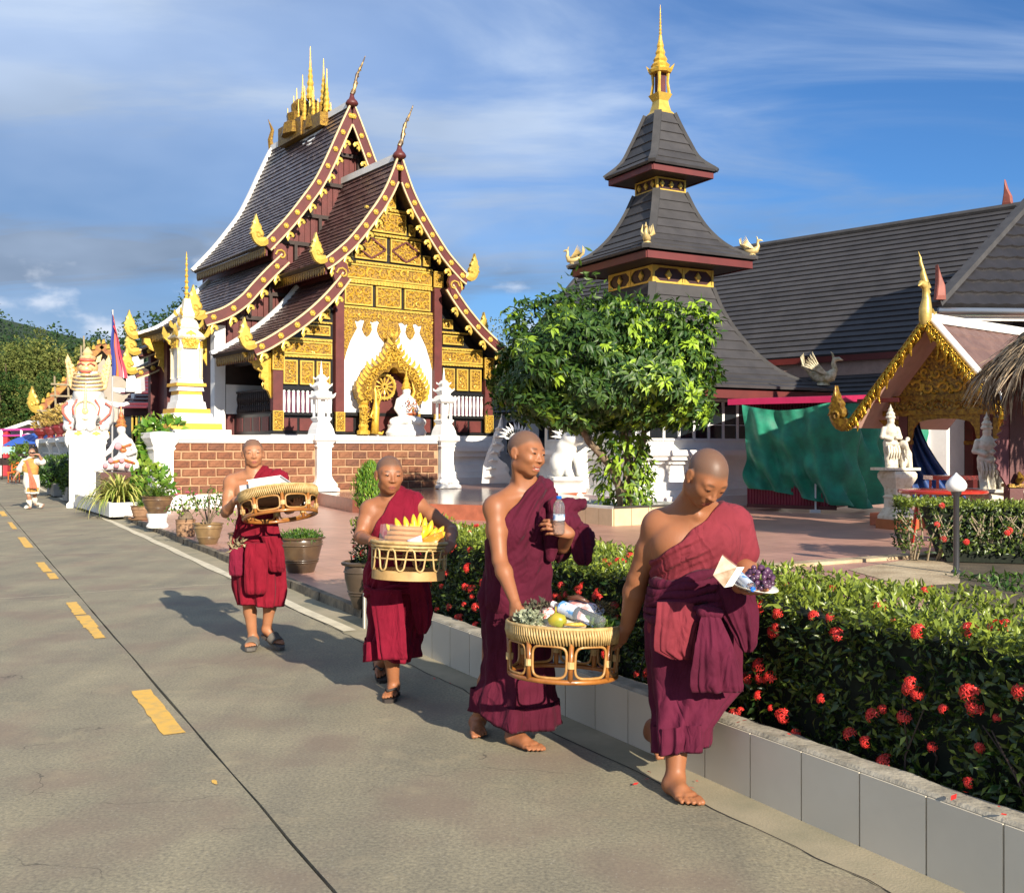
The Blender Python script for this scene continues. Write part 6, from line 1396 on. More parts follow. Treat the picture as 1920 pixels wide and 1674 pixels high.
PT = thing('pothos_plant', 'glossy light-green pothos spilling over the corner bed in front of the white post', 'plant', (-8.15, 23.4, .33)); broad(PT, (-8.15, 23.45, .72), (.48, .45, .50), 330, rng_of(4), .17)
PT2 = thing('climbing_pothos', 'large-leaved pothos climbing between the figure and the white wall post', 'plant', (-8.85, 25.2, .33)); broad(PT2, (-8.75, 25.2, 1.45), (.32, .3, .85), 190, rng_of(5), .24); broad(PT2, (-8.55, 25.3, 2.05), (.55, .3, .2), 80, rng_of(6), .24); b = MB(); b.tube([(-8.75, 25.3, .3), (-8.8, 25.3, 1.2), (-8.7, 25.3, 2.0)], .05, 6); mk('stem', b, BARK, PT2)

# ------------------------------------------------------------------ pots on the terrace
def pot(label, x, y, h, r, m=None, z=TZ, prof=None, cat='flower pot', rim=True, wobble=.0):
    t = thing('flower_pot', label, cat, (x, y, z), 0, 'glazed pots along the terrace edge')
    pr = prof or [(.58, 0), (.62, .03), (.80, .35), (.95, .70), (1.0, .86), (.97, .92), (1.08, .95), (1.10, 1.0), (.98, 1.0), (.94, .90)]
    b = MB(); b.lathe([(a*r, c*h) for a, c in pr], (x, y, z), 28, wob=(lambda a, i: 1+wobble*math.cos(9*a)*(1 if i >= len(pr)-4 else 0))); mk('pot_body', b, m or CLAY, t, smooth=True, angle=35)
    for q in (.30, .36, .78): 
        rr = np.interp(q*h, [c*h for a, c in pr[:6]], [a*r for a, c in pr[:6]]); b = MB(); b.tube([(x+rr*math.cos(a), y+rr*math.sin(a), z+q*h) for a in np.linspace(0, 2*PI, 29)[:-1]], .008+.01*r, 5, closed=True); mk('pot_band', b, m or CLAY, t, smooth=True)
    b = MB(); b.lathe([(.94*r, .9*h), (.5*r, .93*h), (.01, .95*h)], (x, y, z), 20, cap=False); mk('soil', b, SOILM, t, smooth=True)
    return t
def shrub(parent, x, y, z, h, n, g, m, L, spread=.3, stems=5, name='foliage'):
    pts = []
    for k in range(stems):
        a = k*2*PI/stems+g.uniform(-.4, .4); ln = h*g.uniform(.6, 1.0); tip = V3((x+math.cos(a)*spread*g.uniform(.6, 1.2), y+math.sin(a)*spread*g.uniform(.6, 1.2), z+ln)); mid = V3((x+(tip.x-x)*.55, y+(tip.y-y)*.55, z+ln*.45))
        b = MB(); b.tube([(x, y, z-.03), mid, tip], [.016, .011, .005], 6); mk('stem', b, BARK, parent)
        for q in range(n//stems):
            f = g.uniform(.3, 1.0); p = mid.lerp(tip, (f-.3)/.7) if f > .3 else mid; pts.append(p+V3(g.normal(0, .05, 3)))
    P = np.array([tuple(p) for p in pts]); k = len(P); D = norm_rows(g.normal(0, 1, (k, 3))+np.array([0, 0, .3])); return leaves(name, P, D, g.normal(0, .5, (k, 3))+np.array([0, 0, 1]), g.uniform(.7, 1.2, k)*L, g.uniform(.4, .6, k)*L, m, np.clip(g.normal(.3, .25, k), 0, 1), parent, kind='stuff')
p1 = ground(290, 990, TZ); STD = MB(); STD.lathe([(.19, 0), (.20, .03), (.16, .1), (.17, .16), (.19, .22), (.19, .26)], (p1.x, p1.y+.15, TZ), 20); solo('pot_stand', STD, WHITE, 'small white moulded stand under the fern pot', 'stand', (p1.x, p1.y+.15, TZ), smooth=True, angle=40)
t = pot('brown bowl pot of feathery green ferns on a white stand', p1.x, p1.y+.15, .32, .27, CLAY, z=TZ+.262); blades(t, (p1.x, p1.y+.15, TZ+.58), 260, rng_of(8), .38, .006, LEAF_M, .9)
p2 = ground(258, 976, TZ); t = pot('small round pot with a cross pattern, behind the fern pot', p2.x, p2.y+.2, .29, .20, CLAY2, z=TZ); blades(t, (p2.x, p2.y+.2, TZ+.28), 120, rng_of(9), .3, .008, LEAF_M, .9)
b = MB(); b.lathe([(.2, 0), (.25, .02), (.26, .04)], (p2.x, p2.y+.2, TZ+.002), 18, cap=False); mk('saucer', b, CLAY2, t)
p3 = ground(341, 1007, TZ); t = pot('straight-sided clay pot with a desert-rose shrub', p3.x, p3.y+.2, .28, .155, CLAY2, prof=[(.86, 0), (.95, .03), (1.0, .5), (1.0, .9), (1.06, .93), (1.06, 1.0), (.96, 1.0), (.94, .9)]); shrub(t, p3.x, p3.y+.2, TZ+.27, .45, 60, rng_of(10), LEAF_D, .09, .24, 5)
b = MB(); b.lathe([(.10, 0), (.13, .06), (.08, .14), (.04, .2)], (p3.x, p3.y+.2, TZ+.25), 10); mk('swollen_stem', b, BARK, t, smooth=True)
for q in range(5): b = MB(); aa_ = q*1.3; c_ = V3((p3.x+.16*math.cos(aa_), p3.y+.2+.16*math.sin(aa_), TZ+.68+.04*(q % 3))); b.lathe([(.01, 0), (.045, .02), (.03, .03)], c_, 5, cap=False); mk('pink_flower', b, mat('desert_rose_pink', (.55, .10, .16), .5), t)
p4 = ground(383, 1022, TZ); t = pot('wide glazed bowl pot with a leafy desert-rose shrub', p4.x, p4.y+.2, .32, .215, mat('ochre_glaze_pot', (.25, .16, .07), .35, col2=(.13, .08, .04), vscale=4, coat=.2), wobble=.03); shrub(t, p4.x, p4.y+.2, TZ+.31, .58, 170, rng_of(11), LEAF_M, .075, .30, 8)
p5 = ground(447, 1042, TZ); t = pot('glazed pot with dry stems, half hidden behind the boy with the tray', p5.x, p5.y+.2, .30, .18, CLAY); shrub(t, p5.x, p5.y+.2, TZ+.29, .22, 30, rng_of(12), LEAF_D, .06, .2, 6)
p6 = ground(556, 1077, TZ); t = pot('large dark glazed bowl of low green herbs', p6.x, p6.y+.25, .42, .255, mat('dark_brown_glaze', (.105, .062, .03), .3, col2=(.045, .03, .02), vscale=3, coat=.25), wobble=.025); blades(t, (p6.x, p6.y+.25, TZ+.39), 330, rng_of(13), .22, .006, LEAF_M, 1.5, spread=1.3); g = rng_of(14); ball(t, 'herbs', (p6.x, p6.y+.25, TZ+.42), (.25, .25, .07), 800, g, LEAF_M, .05, .35, tint=(.2, .2))
p7 = ground(672, 1145, TZ); TPM = mat('grey_brown_jar', (.075, .052, .034), .4, col2=(.04, .03, .022), vscale=3)
t = pot('tall dark jar with a clipped cypress, behind the boy with bananas', p7.x+.02, p7.y+.18, .43, .175, TPM, prof=[(.52, 0), (.56, .03), (.80, .35), (.98, .65), (1.0, .82), (.95, .90), (1.12, .93), (1.16, .98), (1.0, 1.0), (.94, .90)], wobble=.04)
cx, cy = p7.x+.07, p7.y+.28
b = MB(); b.tube([(cx, cy, .5), (cx+.01, cy, .9), (cx, cy, 1.2)], [.022, .018, .01], 7); mk('stem', b, BARK, t)
g = rng_of(15); n = 2600; zz = g.uniform(0, 1, n); rr = (.155*np.sin(np.clip(zz*.92+.08, 0, 1)*PI)**.6+.0)*np.sqrt(g.uniform(.25, 1, n)); th = g.uniform(0, 2*PI, n); fl = 1+.16*np.sin(th*7+zz*6); P = np.stack([cx+rr*fl*np.cos(th), cy+rr*fl*np.sin(th), .94+zz*.46], 1); D = np.stack([np.cos(th)*.5, np.sin(th)*.5, np.ones(n)], 1)+g.normal(0, .25, (n, 3)); leaves('cypress_foliage', P, D, np.stack([np.cos(th), np.sin(th), 0*th+.2], 1)+g.normal(0, .3, (n, 3)), g.uniform(.03, .06, n), g.uniform(.008, .016, n), leafmat('cypress_leaf', (.06, .17, .015), (.26, .38, .03), .5, .25), np.clip(g.normal(.4, .3, n), 0, 1), t, kind='stuff')
ball(t, 'side_foliage', (cx+.03, cy-.05, .78), (.14, .14, .16), 380, g, LEAF_D, .045, .5, tint=(.2, .2))

# ------------------------------------------------------------------ tree in a tiled box
TBX = thing('tree_planter', 'square cream tiled planter box of the round tree with a dark top edge', 'planter', (1.75, 20.6, TZ))
c0_ = ground(1150, 986, TZ); ea = V3((math.cos(R(33)), math.sin(R(33)), 0)); eb = V3((-ea.y, ea.x, 0)); sz = 2.1
CRT = mat('cream_glazed_tile', (.62, .46, .28), .3, var=.12); DKT = mat('dark_granite_edge', (.05, .045, .04), .25)
for (d, nn, L_) in ((ea, -eb, sz), (eb, -ea, sz)):
    for k in range(5):
        b = MB(); p = c0_+d*(L_*k/5+.006); q = c0_+d*(L_*(k+1)/5-.006); b.beam(p+V3((0, 0, .16)), q+V3((0, 0, .16)), .05, .32); mk('tile', b, CRT, TBX)
cc = c0_+ea*sz/2+eb*sz/2; M_ = Matrix.Rotation(R(33), 3, 'Z')
b = MB(); b.box(cc+V3((0, 0, .16)), (sz-.06, sz-.06, .31), M=M_); mk('box_core', b, WHITE_OLD, TBX)
for d, o in ((ea, -eb), (ea, eb), (eb, -ea), (eb, ea)): b = MB(); p = cc+o*(sz/2-.05); b.beam(p-d*sz/2+V3((0, 0, .34)), p+d*sz/2+V3((0, 0, .34)), .12, .05); mk('top_edge', b, DKT if o in (-eb,) else WHITE_OLD, TBX)
TR = thing('round_tree', 'dense round-crowned tree with glossy whorled leaves and leaning trunk', 'tree', (cc.x, cc.y, .36)); TR.location = (cc.x, cc.y, .36)
tc_ = V3((1.83, 20.4, 2.98)); g = rng_of(21)
tb_ = ground(1168, 946, .38); tb_ = V3((2.19, 20.6, .36))
b = MB(); b.tube([tb_, at(1162, 915, 20.5), at(1150, 880, 20.4), at(1125, 850, 20.3), at(1104, 828, 20.2), at(1085, 790, 20.2), at(1060, 740, 20.2)], [.10, .085, .08, .075, .07, .06, .04], 10)
for pts in ([tb_+V3((.1, .1, 0)), at(1190, 880, 20.7), at(1205, 830, 20.7), at(1215, 760, 20.8), at(1240, 700, 20.8)], [tb_+V3((.0, .1, 0)), at(1178, 870, 20.7), at(1170, 800, 20.7), at(1150, 720, 20.6), at(1120, 640, 20.5)]): b.tube(pts, [.08, .07, .06, .05, .03], 8)
mk('trunk', b, BARK, TR, smooth=True)
def crown_pts(n, shell):
    d = norm_rows(g.normal(0, 1, (n, 3))); a = np.arctan2(d[:, 1], d[:, 0])
    lump = 1+.11*np.sin(a*3+d[:, 2]*4)+.09*np.sin(a*5-d[:, 2]*6+1)+.07*np.sin(a*8+d[:, 2]*9)
    bx_ = 1/np.maximum((np.abs(d)**3.2).sum(1)**(1/3.2), .3); k = (shell+(1-shell)*g.uniform(0, 1, n)**.6)*lump*np.minimum(bx_, 1.22)*.93; rz_ = np.where(d[:, 2] > 0, 1.48, 1.02)
    P = np.array(tc_)+d*k[:, None]*np.stack([np.full(n, 2.12), np.full(n, 1.9), rz_], 1); return P, d
P, d = crown_pts(2300, .80)
keep = (np.sin(P[:, 0]*3.1+P[:, 2]*2.3)+np.sin(P[:, 2]*4.2-P[:, 0]*1.7+P[:, 1])) > -1.6; P, d = P[keep], d[keep]
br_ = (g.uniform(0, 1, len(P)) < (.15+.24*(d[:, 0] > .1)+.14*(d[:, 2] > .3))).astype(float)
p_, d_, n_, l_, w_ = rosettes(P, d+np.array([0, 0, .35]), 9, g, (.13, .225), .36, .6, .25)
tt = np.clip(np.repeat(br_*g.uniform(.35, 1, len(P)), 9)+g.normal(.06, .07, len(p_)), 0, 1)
P2, d2 = crown_pts(10000, .45); D2 = norm_rows(d2+g.normal(0, .7, P2.shape)+np.array([0, 0, -.4]))
P3 = np.array([[tc_.x+.1, tc_.y, tc_.z+1.45]])+g.normal(0, 1, (60, 3))*np.array([.22, .22, .28])+np.array([-.5, 0, .1])
D3 = norm_rows(g.normal(0, 1, P3.shape)+np.array([0, 0, .6]))
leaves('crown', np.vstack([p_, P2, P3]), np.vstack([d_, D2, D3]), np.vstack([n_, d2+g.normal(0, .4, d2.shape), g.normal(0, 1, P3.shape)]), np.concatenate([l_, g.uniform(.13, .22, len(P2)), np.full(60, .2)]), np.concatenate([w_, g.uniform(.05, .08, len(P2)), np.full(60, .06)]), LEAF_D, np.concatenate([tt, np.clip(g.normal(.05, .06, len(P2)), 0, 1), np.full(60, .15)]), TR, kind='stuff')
# leafy creeper around the trunk
n = 900; zz = g.uniform(0, 1, n); th = g.uniform(0, 2*PI, n); rr = (.62-.12*np.abs(zz-.45))*np.sqrt(g.uniform(.35, 1, n)); P = np.stack([2.13+rr*np.cos(th)*.95+.12*(1-zz), 20.55+rr*np.sin(th), .42+zz*1.45], 1)
keep = ~((P[:, 0] < 2.12-.38*(P[:, 2]-.4)+.12) & (P[:, 1] < 20.5) & (g.uniform(0, 1, n) < .93)); P = P[keep]; th = th[keep]; n = len(P)
leaves('creeper_leaves', P, np.stack([np.cos(th)*.6, np.sin(th)*.6, -.6+0*th], 1)+g.normal(0, .4, (n, 3)), np.stack([np.cos(th), np.sin(th), .4+0*th], 1)+g.normal(0, .35, (n, 3)), g.uniform(.14, .24, n), g.uniform(.06, .09, n), LEAF_D, np.clip(g.normal(.45, .3, n), 0, 1), TR, kind='stuff')

# ------------------------------------------------------------------ long tiled planter with the flowering hedge
PLT = thing('tiled_planter', 'long low planter faced with large grey-beige tiles', 'planter', rp(8.46, 3.1, 0))
PTM = mat('greige_glazed_tile', (.70, .64, .52), .30, col2=(.60, .54, .43), vscale=.8, bump=.03, bscale=6, objrand=.05)
s_edges = [8.46]+[2.297+.3155*k for k in range(19, -11, -1)]
ZT = .285
for a, c in zip(s_edges[:-1], s_edges[1:]):
    b = MB(); b.add([rp(a-.004, 3.115, -.02), rp(c+.004, 3.115, -.02), rp(c+.004, 3.115, ZT), rp(a-.004, 3.115, ZT), rp(a-.004, 3.14, -.02), rp(c+.004, 3.14, -.02), rp(c+.004, 3.14, ZT), rp(a-.004, 3.14, ZT)], [(3, 2, 1, 0), (0, 1, 5, 4), (2, 3, 7, 6), (1, 2, 6, 5), (3, 0, 4, 7)])
    o = mk('tile', b, PTM, PLT)
b = MB(); b.add([rp(8.47, 3.105, -.02), rp(8.47, 3.25, -.02), rp(8.47, 3.25, ZT+.02), rp(8.47, 3.105, ZT+.02), rp(8.44, 3.105, -.02), rp(8.44, 3.25, -.02), rp(8.44, 3.25, ZT+.02), rp(8.44, 3.105, ZT+.02)], [(0, 1, 2, 3), (0, 3, 7, 4), (1, 5, 6, 2), (3, 2, 6, 7), (4, 7, 6, 5)]); mk('end_tile', b, mat('pale_end_tile', (.62, .57, .46), .35, var=.1), PLT)
GROUT = mat('planter_mortar', (.20, .18, .14), .9, col2=(.42, .38, .30), vscale=7, bump=.3, bscale=50)
b = MB(); ss = np.arange(8.44, -1.0, -.12); r_ = random.Random(9); vs = []; fs = []
for s in ss: w1 = r_.uniform(-.003, .003); vs += [rp(s, 3.132, -.02), rp(s, 3.122, ZT+.004), rp(s, 3.135, ZT+.016+w1*.4), rp(s, 3.25+w1*2, ZT+.012+w1), rp(s, 3.27+w1*2, .1)]
for i in range(len(ss)-1):
    for j in range(4): a = 5*i+j; fs.append((a, a+1, a+6, a+5))
b.add(vs, fs); mk('coping', b, GROUT, PLT)
b = MB(); b.add([rp(8.44, 4.15, 0), rp(-1, 4.15, 0), rp(-1, 4.15, .26), rp(8.44, 4.15, .26), rp(8.44, 4.28, .26), rp(-1, 4.28, .26), rp(8.44, 4.28, 0), rp(-1, 4.28, 0)], [(0, 1, 2, 3), (3, 2, 5, 4), (4, 5, 7, 6)]); mk('rear_wall', b, GROUT, PLT)
HG = thing('flowering_hedge', 'long clipped ixora hedge dotted with scarlet flower heads', 'hedge', rp(5, 3.7, .2))
s0h, s1h = .9, 9.3; OF, OB = 3.30, 4.12
def htop(s, o): return .875+.02*np.sin(s*2.1)+.016*np.sin(s*5.3+o*4)
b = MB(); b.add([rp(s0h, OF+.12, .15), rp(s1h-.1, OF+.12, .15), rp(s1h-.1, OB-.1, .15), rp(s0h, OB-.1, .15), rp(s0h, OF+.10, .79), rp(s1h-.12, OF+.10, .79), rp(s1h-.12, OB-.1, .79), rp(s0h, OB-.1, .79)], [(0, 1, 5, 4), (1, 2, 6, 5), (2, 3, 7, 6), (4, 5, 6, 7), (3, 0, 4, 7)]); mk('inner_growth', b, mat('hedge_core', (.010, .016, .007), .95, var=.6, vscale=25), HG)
g = rng_of(33); RDn = np.array(RD); RNn = np.array(RN)
def hp(s, o, z): return s[:, None]*RDn+o[:, None]*RNn+np.stack([0*s, 0*s, z], 1)
nT, nF, nE = 19000, 21000, 900
sT = g.uniform(s0h, s1h, nT); oT = g.uniform(OF-.02, OB+.03, nT); zT = htop(sT, oT)-g.uniform(0, .07, nT)
sF = s0h+(s1h-s0h)*g.uniform(0, 1, nF)**1.15; zF = .17+.72*g.uniform(0, 1, nF); oF = OF+.03*np.sin(sF*3.7+zF*5)+g.uniform(0, .10, nF)+.05*np.clip((.35-zF)/.2, 0, 1)
keepF = (np.sin(sF*9+zF*14)+np.sin(sF*17-zF*11)) > -1.35+.9*np.clip((.42-zF)/.25, 0, 1); sF, zF, oF = sF[keepF], zF[keepF], oF[keepF]; nF = len(sF)
zE = .17+.72*g.uniform(0, 1, nE); oE = g.uniform(OF, OB, nE); sE = s1h+g.uniform(-.06, .04, nE)
up = np.array([0, 0, 1.0])
P = np.vstack([hp(sT, oT, zT), hp(sF, oF, zF), hp(sE, oE, zE)])
D = np.vstack([g.normal(0, .75, (nT, 3))+up*.9, g.normal(0, .7, (nF, 3))-RNn*.65+up*.25, g.normal(0, .7, (nE, 3))+RDn*.6+up*.3])
Nn = np.vstack([g.normal(0, .5, (nT, 3))+up, g.normal(0, .55, (nF, 3))-RNn+up*.5, g.normal(0, .5, (nE, 3))+RDn+up*.4])
near = np.concatenate([sT, sF, sE]); Ln = g.uniform(.028, .058, len(P))
tint = np.concatenate([np.clip(g.normal(.68, .28, nT), 0, 1), np.clip(g.normal(.12, .12, nF)+.7*(g.uniform(0, 1, nF) < .08)+.35*(zF > .8), 0, 1), np.clip(g.normal(.2, .2, nE), 0, 1)])  # lit top and shaded front put into the leaf colour, besides random tone
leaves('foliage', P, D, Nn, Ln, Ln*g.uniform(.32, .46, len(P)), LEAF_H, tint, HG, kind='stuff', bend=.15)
# twigs low down
b = MB(); r_ = random.Random(4)
for k in range(40):
    s = r_.uniform(s0h, s1h); o = OF+r_.uniform(.0, .12); p = rp(s, o, .15); b.tube([p, rp(s+r_.uniform(-.06, .06), o-r_.uniform(0, .05), .34), rp(s+r_.uniform(-.14, .14), o-r_.uniform(0, .08), .55)], [.007, .005, .003], 4)
mk('twigs', b, WOOD_DARK, HG, kind='stuff')
IXR = mat('scarlet_petal', (.60, .030, .022), .45, objrand=.28)
def ixora(seed):
    r_ = random.Random(seed); b = MB()
    for k in range(20):
        a = r_.uniform(0, 2*PI); e = r_.uniform(.1, 1.4); d = V3((math.cos(a)*math.cos(e), math.sin(a)*math.cos(e), math.sin(e))); c = d*r_.uniform(.026, .036); x = d.orthogonal().normalized(); y = d.cross(x); ph = r_.uniform(0, 2)
        b.tube([(0, 0, 0), c], .0011, 3, cap=False)
        for q in range(4):
            an = ph+q*PI/2; u_ = x*math.cos(an)+y*math.sin(an); w_ = x*math.cos(an+PI/2)+y*math.sin(an+PI/2); b.add([c, c+u_*.008+w_*.003, c+u_*.017-d*.003, c+u_*.008-w_*.003], [(0, 1, 2, 3)])
    return mesh_from('flower_cluster', b, IXR)
ixm = [ixora(i) for i in range(5)]; r_ = random.Random(17); org = ORG[HG]
for k in range(290):
    top = k % 4 == 0; s = s0h+.2+(s1h-s0h-.3)*r_.random()**1.25
    if top: o = r_.uniform(OF, OB); p = rp(s, o, float(htop(s, o))-.012); rot = (r_.uniform(-.4, .4), r_.uniform(-.4, .4), r_.uniform(0, 6)); q = None
    else:
        zq = r_.uniform(.24, .86); p = rp(s, OF-.035+r_.uniform(-.01, .03), zq); q = ((-RN)+V3((0, 0, r_.uniform(.2, .9)))+RD*r_.uniform(-.4, .4)).to_track_quat('Z', 'Y')
    ob = link('flower_cluster', r_.choice(ixm), HG, loc=p-org)
    if q is not None: ob.rotation_mode = 'QUATERNION'; ob.rotation_quaternion = q
    else: ob.rotation_euler = rot
    sc_ = r_.uniform(.45, 1.15); ob.scale = (sc_,)*3
b = MB(); r_ = random.Random(77)
for k in range(46):
    p = rp(r_.uniform(1.5, 6.5), r_.choice((r_.uniform(2.75, 3.08), r_.uniform(3.12, 3.24))), 0); p.z = .012 if p.dot(RN) < 3.1 else ZT+.03; a = r_.uniform(0, 6); l_ = r_.uniform(.008, .02); d = V3((math.cos(a), math.sin(a), r_.uniform(-.2, .5)))*l_; e_ = V3((-math.sin(a), math.cos(a), .2))*l_*.5; b.add([p-d, p+e_, p+d, p-e_], [(0, 1, 2, 3)])
o = mk('fallen_petals', b, IXR, HG, kind='stuff')
# clipped hedge at the right, in front of the red table
H2 = thing('clipped_hedge', 'dark clipped hedge behind the garden lamp, with a thin leggy left end', 'hedge', (5.9, 12.9, TZ)); g = rng_of(44)
h2a = V3((5.05, 13.3, 0)); h2d = V3((.80, -.20, 0)).normalized(); h2n = V3((-h2d.y, h2d.x, 0)); LH = 4.2; WH = 1.1
def h2p(s, o, z): return np.array(h2a)+s[:, None]*np.array(h2d)+o[:, None]*np.array(h2n)+np.stack([0*s, 0*s, z], 1)
n = 9000; s = g.uniform(0, LH, n); kind_ = g.uniform(0, 1, n); o = np.where(kind_ < .45, g.uniform(0, .1, n), g.uniform(0, WH, n)); z = np.where(kind_ < .45, g.uniform(.20, .86, n), .86-g.uniform(0, .08, n)+.02*np.sin(s*4))
thin = (s < .55) & (z < .8) & (g.uniform(0, 1, n) < .62); s, o, z = s[~thin], o[~thin], z[~thin]; n = len(s); fr = (o < .11)
endm = g.uniform(0, 1, n) < .10; s = np.where(endm, g.uniform(-.05, .05, n), s); o = np.where(endm, g.uniform(0, WH, n), o)
D = g.normal(0, .8, (n, 3))+up*.5; Nn = g.normal(0, .5, (n, 3))+np.where(fr[:, None], -np.array(h2n), up)
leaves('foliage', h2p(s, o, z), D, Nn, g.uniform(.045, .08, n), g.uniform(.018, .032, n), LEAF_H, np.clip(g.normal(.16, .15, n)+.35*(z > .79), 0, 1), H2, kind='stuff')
b = MB(); pc = lambda s_, o_, z_: h2a+h2d*s_+h2n*o_+V3((0, 0, z_))
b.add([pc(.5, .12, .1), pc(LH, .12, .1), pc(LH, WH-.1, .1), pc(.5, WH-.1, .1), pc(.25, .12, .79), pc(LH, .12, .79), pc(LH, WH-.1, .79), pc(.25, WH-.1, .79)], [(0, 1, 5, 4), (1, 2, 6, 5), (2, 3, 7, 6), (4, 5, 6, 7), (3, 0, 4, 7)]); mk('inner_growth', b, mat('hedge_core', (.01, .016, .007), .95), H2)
b = MB(); r_ = random.Random(3)
for k in range(34): s_ = r_.uniform(.05, 1.6); b.tube([pc(s_, .3, .08), pc(s_+r_.uniform(-.1, .1), .1, .4), pc(s_+r_.uniform(-.25, .2), .02, .7)], [.016, .011, .006], 5)
mk('stems', b, mat('pale_stem', (.30, .24, .16), .9), H2, kind='stuff')
r_ = random.Random(23)
for k in range(14): ob = link('flower_cluster', r_.choice(ixm), H2, loc=pc(r_.uniform(.1, 3), -.03, r_.uniform(.35, .83))-ORG[H2], rot=(1.2, 0, r_.uniform(-.5, .8))); ob.scale = (1.3,)*3
GC = MB(); g = rng_of(45); n = 1500; P = np.stack([g.uniform(5.0, 7.6, n), g.uniform(8.9, 12.0, n), np.full(n, TZ)], 1); lf = leaves('low_plants', P, g.normal(0, 1, (n, 3))+up*1.1, g.normal(0, .6, (n, 3))+up, g.uniform(.06, .14, n), g.uniform(.02, .04, n), LEAF_D, np.clip(g.normal(.08, .08, n), 0, 1)); lf['kind'] = 'stuff'

# ------------------------------------------------------------------ white stair figures by the tower
NG = thing('naga_balustrade', 'white serpent-bodied stair balustrade with a crested head, right of the temple plinth', 'balustrade', (-.35, 31.2, PZ))
b = MB(); pp = [at(u, v, 31.0) for u, v in ((903, 906), (906, 872), (913, 848), (922, 830), (926, 812), (933, 800), (941, 774), (943, 798), (937, 807), (945, 816), (938, 825), (946, 836), (936, 848), (931, 858), (938, 868), (945, 873), (956, 881), (951, 891), (962, 906))]; b.prism([(p.x, p.z) for p in pp][::-1], (0, 31.2, 0), UX, UZ, .34, taper=.05); mk('body', b, WHITE, NG)
b = MB()
for k in range(7): p = at(918+3*k, 895-k*15, 30.95); b.tube([p+V3((-.12, 0, 0)), p+V3((0, -.05, .05)), p+V3((.14, 0, .02))], [.02, .05, .02], 5)
mk('crest', b, WHITE, NG)
NH = thing('naga_head_statue', 'white flame-crested serpent head behind the smiling monk', 'statue', (.35, 29.6, PZ))
b = MB(); c = at(968, 822, 29.6); b.ell(c, (.20, .22, .17)); b.tube([at(985, 930, 29.7), at(980, 880, 29.7), at(970, 835, 29.7)], [.15, .13, .12], 10); mk('head', b, WHITE, NH, smooth=True)
b = MB(); r_ = random.Random(2)
for k in range(11): a = R(20+k*15); b.prism([(-.05, 0), (.05, 0), (.06, .10), (.03, .2), (-.03, .26+.10*r_.random()), (-.02, .14), (-.06, .08)], c+V3((.2*math.cos(a), 0, .16*math.sin(a))), V3((-math.sin(a), 0, math.cos(a)))*-1, V3((math.cos(a), 0, math.sin(a))), .08)
mk('flame_crest', b, WHITE, NH)
WL = thing('stone_lion', 'grey-white seated stone lion on a moulded pedestal beside the round tree', 'statue', (1.6, 27.4, PZ), 0)
c = at(1060, 870, 27.4)
b = MB(); b.lathe([(.62, 0), (.62, .1), (.52, .16), (.5, .34), (.56, .4), (.66, .46), (.66, .56)], (c.x, c.y, .25), 4, rz=PI/4); mk('pedestal', b, WHITE_OLD, WL)
b = SB(); b.ell((c.x-.12, c.y, 1.12), (.30, .34, .36)); b.tube([(c.x-.1, c.y, 1.2), (c.x+.02, c.y-.1, 1.55), (c.x+.1, c.y-.15, 1.75)], [.28, .26, .2], 10); b.ell((c.x+.16, c.y-.22, 1.80), (.24, .24, .2)); b.ell((c.x+.34, c.y-.3, 1.72), (.14, .13, .1))
for sx in (-.1, .2): b.tube([(c.x+sx+.1, c.y-.2, 1.3), (c.x+sx+.18, c.y-.3, .9), (c.x+sx+.24, c.y-.34, .82)], [.12, .09, .08], 8)
mk_s('body', b, WHITE_OLD, WL, .02, .07)
b = MB()
for k in range(8): a = R(40+20*k); b.prism([(-.06, 0), (.06, 0), (0, .32)], (c.x+.1+.18*math.cos(a), c.y-.1, 1.85+.15*math.sin(a)), V3((math.sin(a), 0, -math.cos(a))), V3((math.cos(a), 0, math.sin(a))), .07)
mk('mane', b, WHITE_OLD, WL)
RB = thing('stair_ramp', 'broad white swept ramp wall at the foot of the tower steps, behind the round tree', 'ramp', (2.4, 27.6, PZ))
b = MB(); prf = [(1080, 938), (1080, 850), (1096, 838), (1112, 842), (1126, 866), (1140, 892), (1170, 905), (1215, 890), (1240, 896), (1252, 918), (1252, 940)]
pp = [at(u, v, 27.5) for u, v in prf]; b.prism([(p.x, p.z) for p in pp][::-1], (0, 27.6, 0), UX, UZ, .8); mk('ramp_wall', b, WHITE, RB)
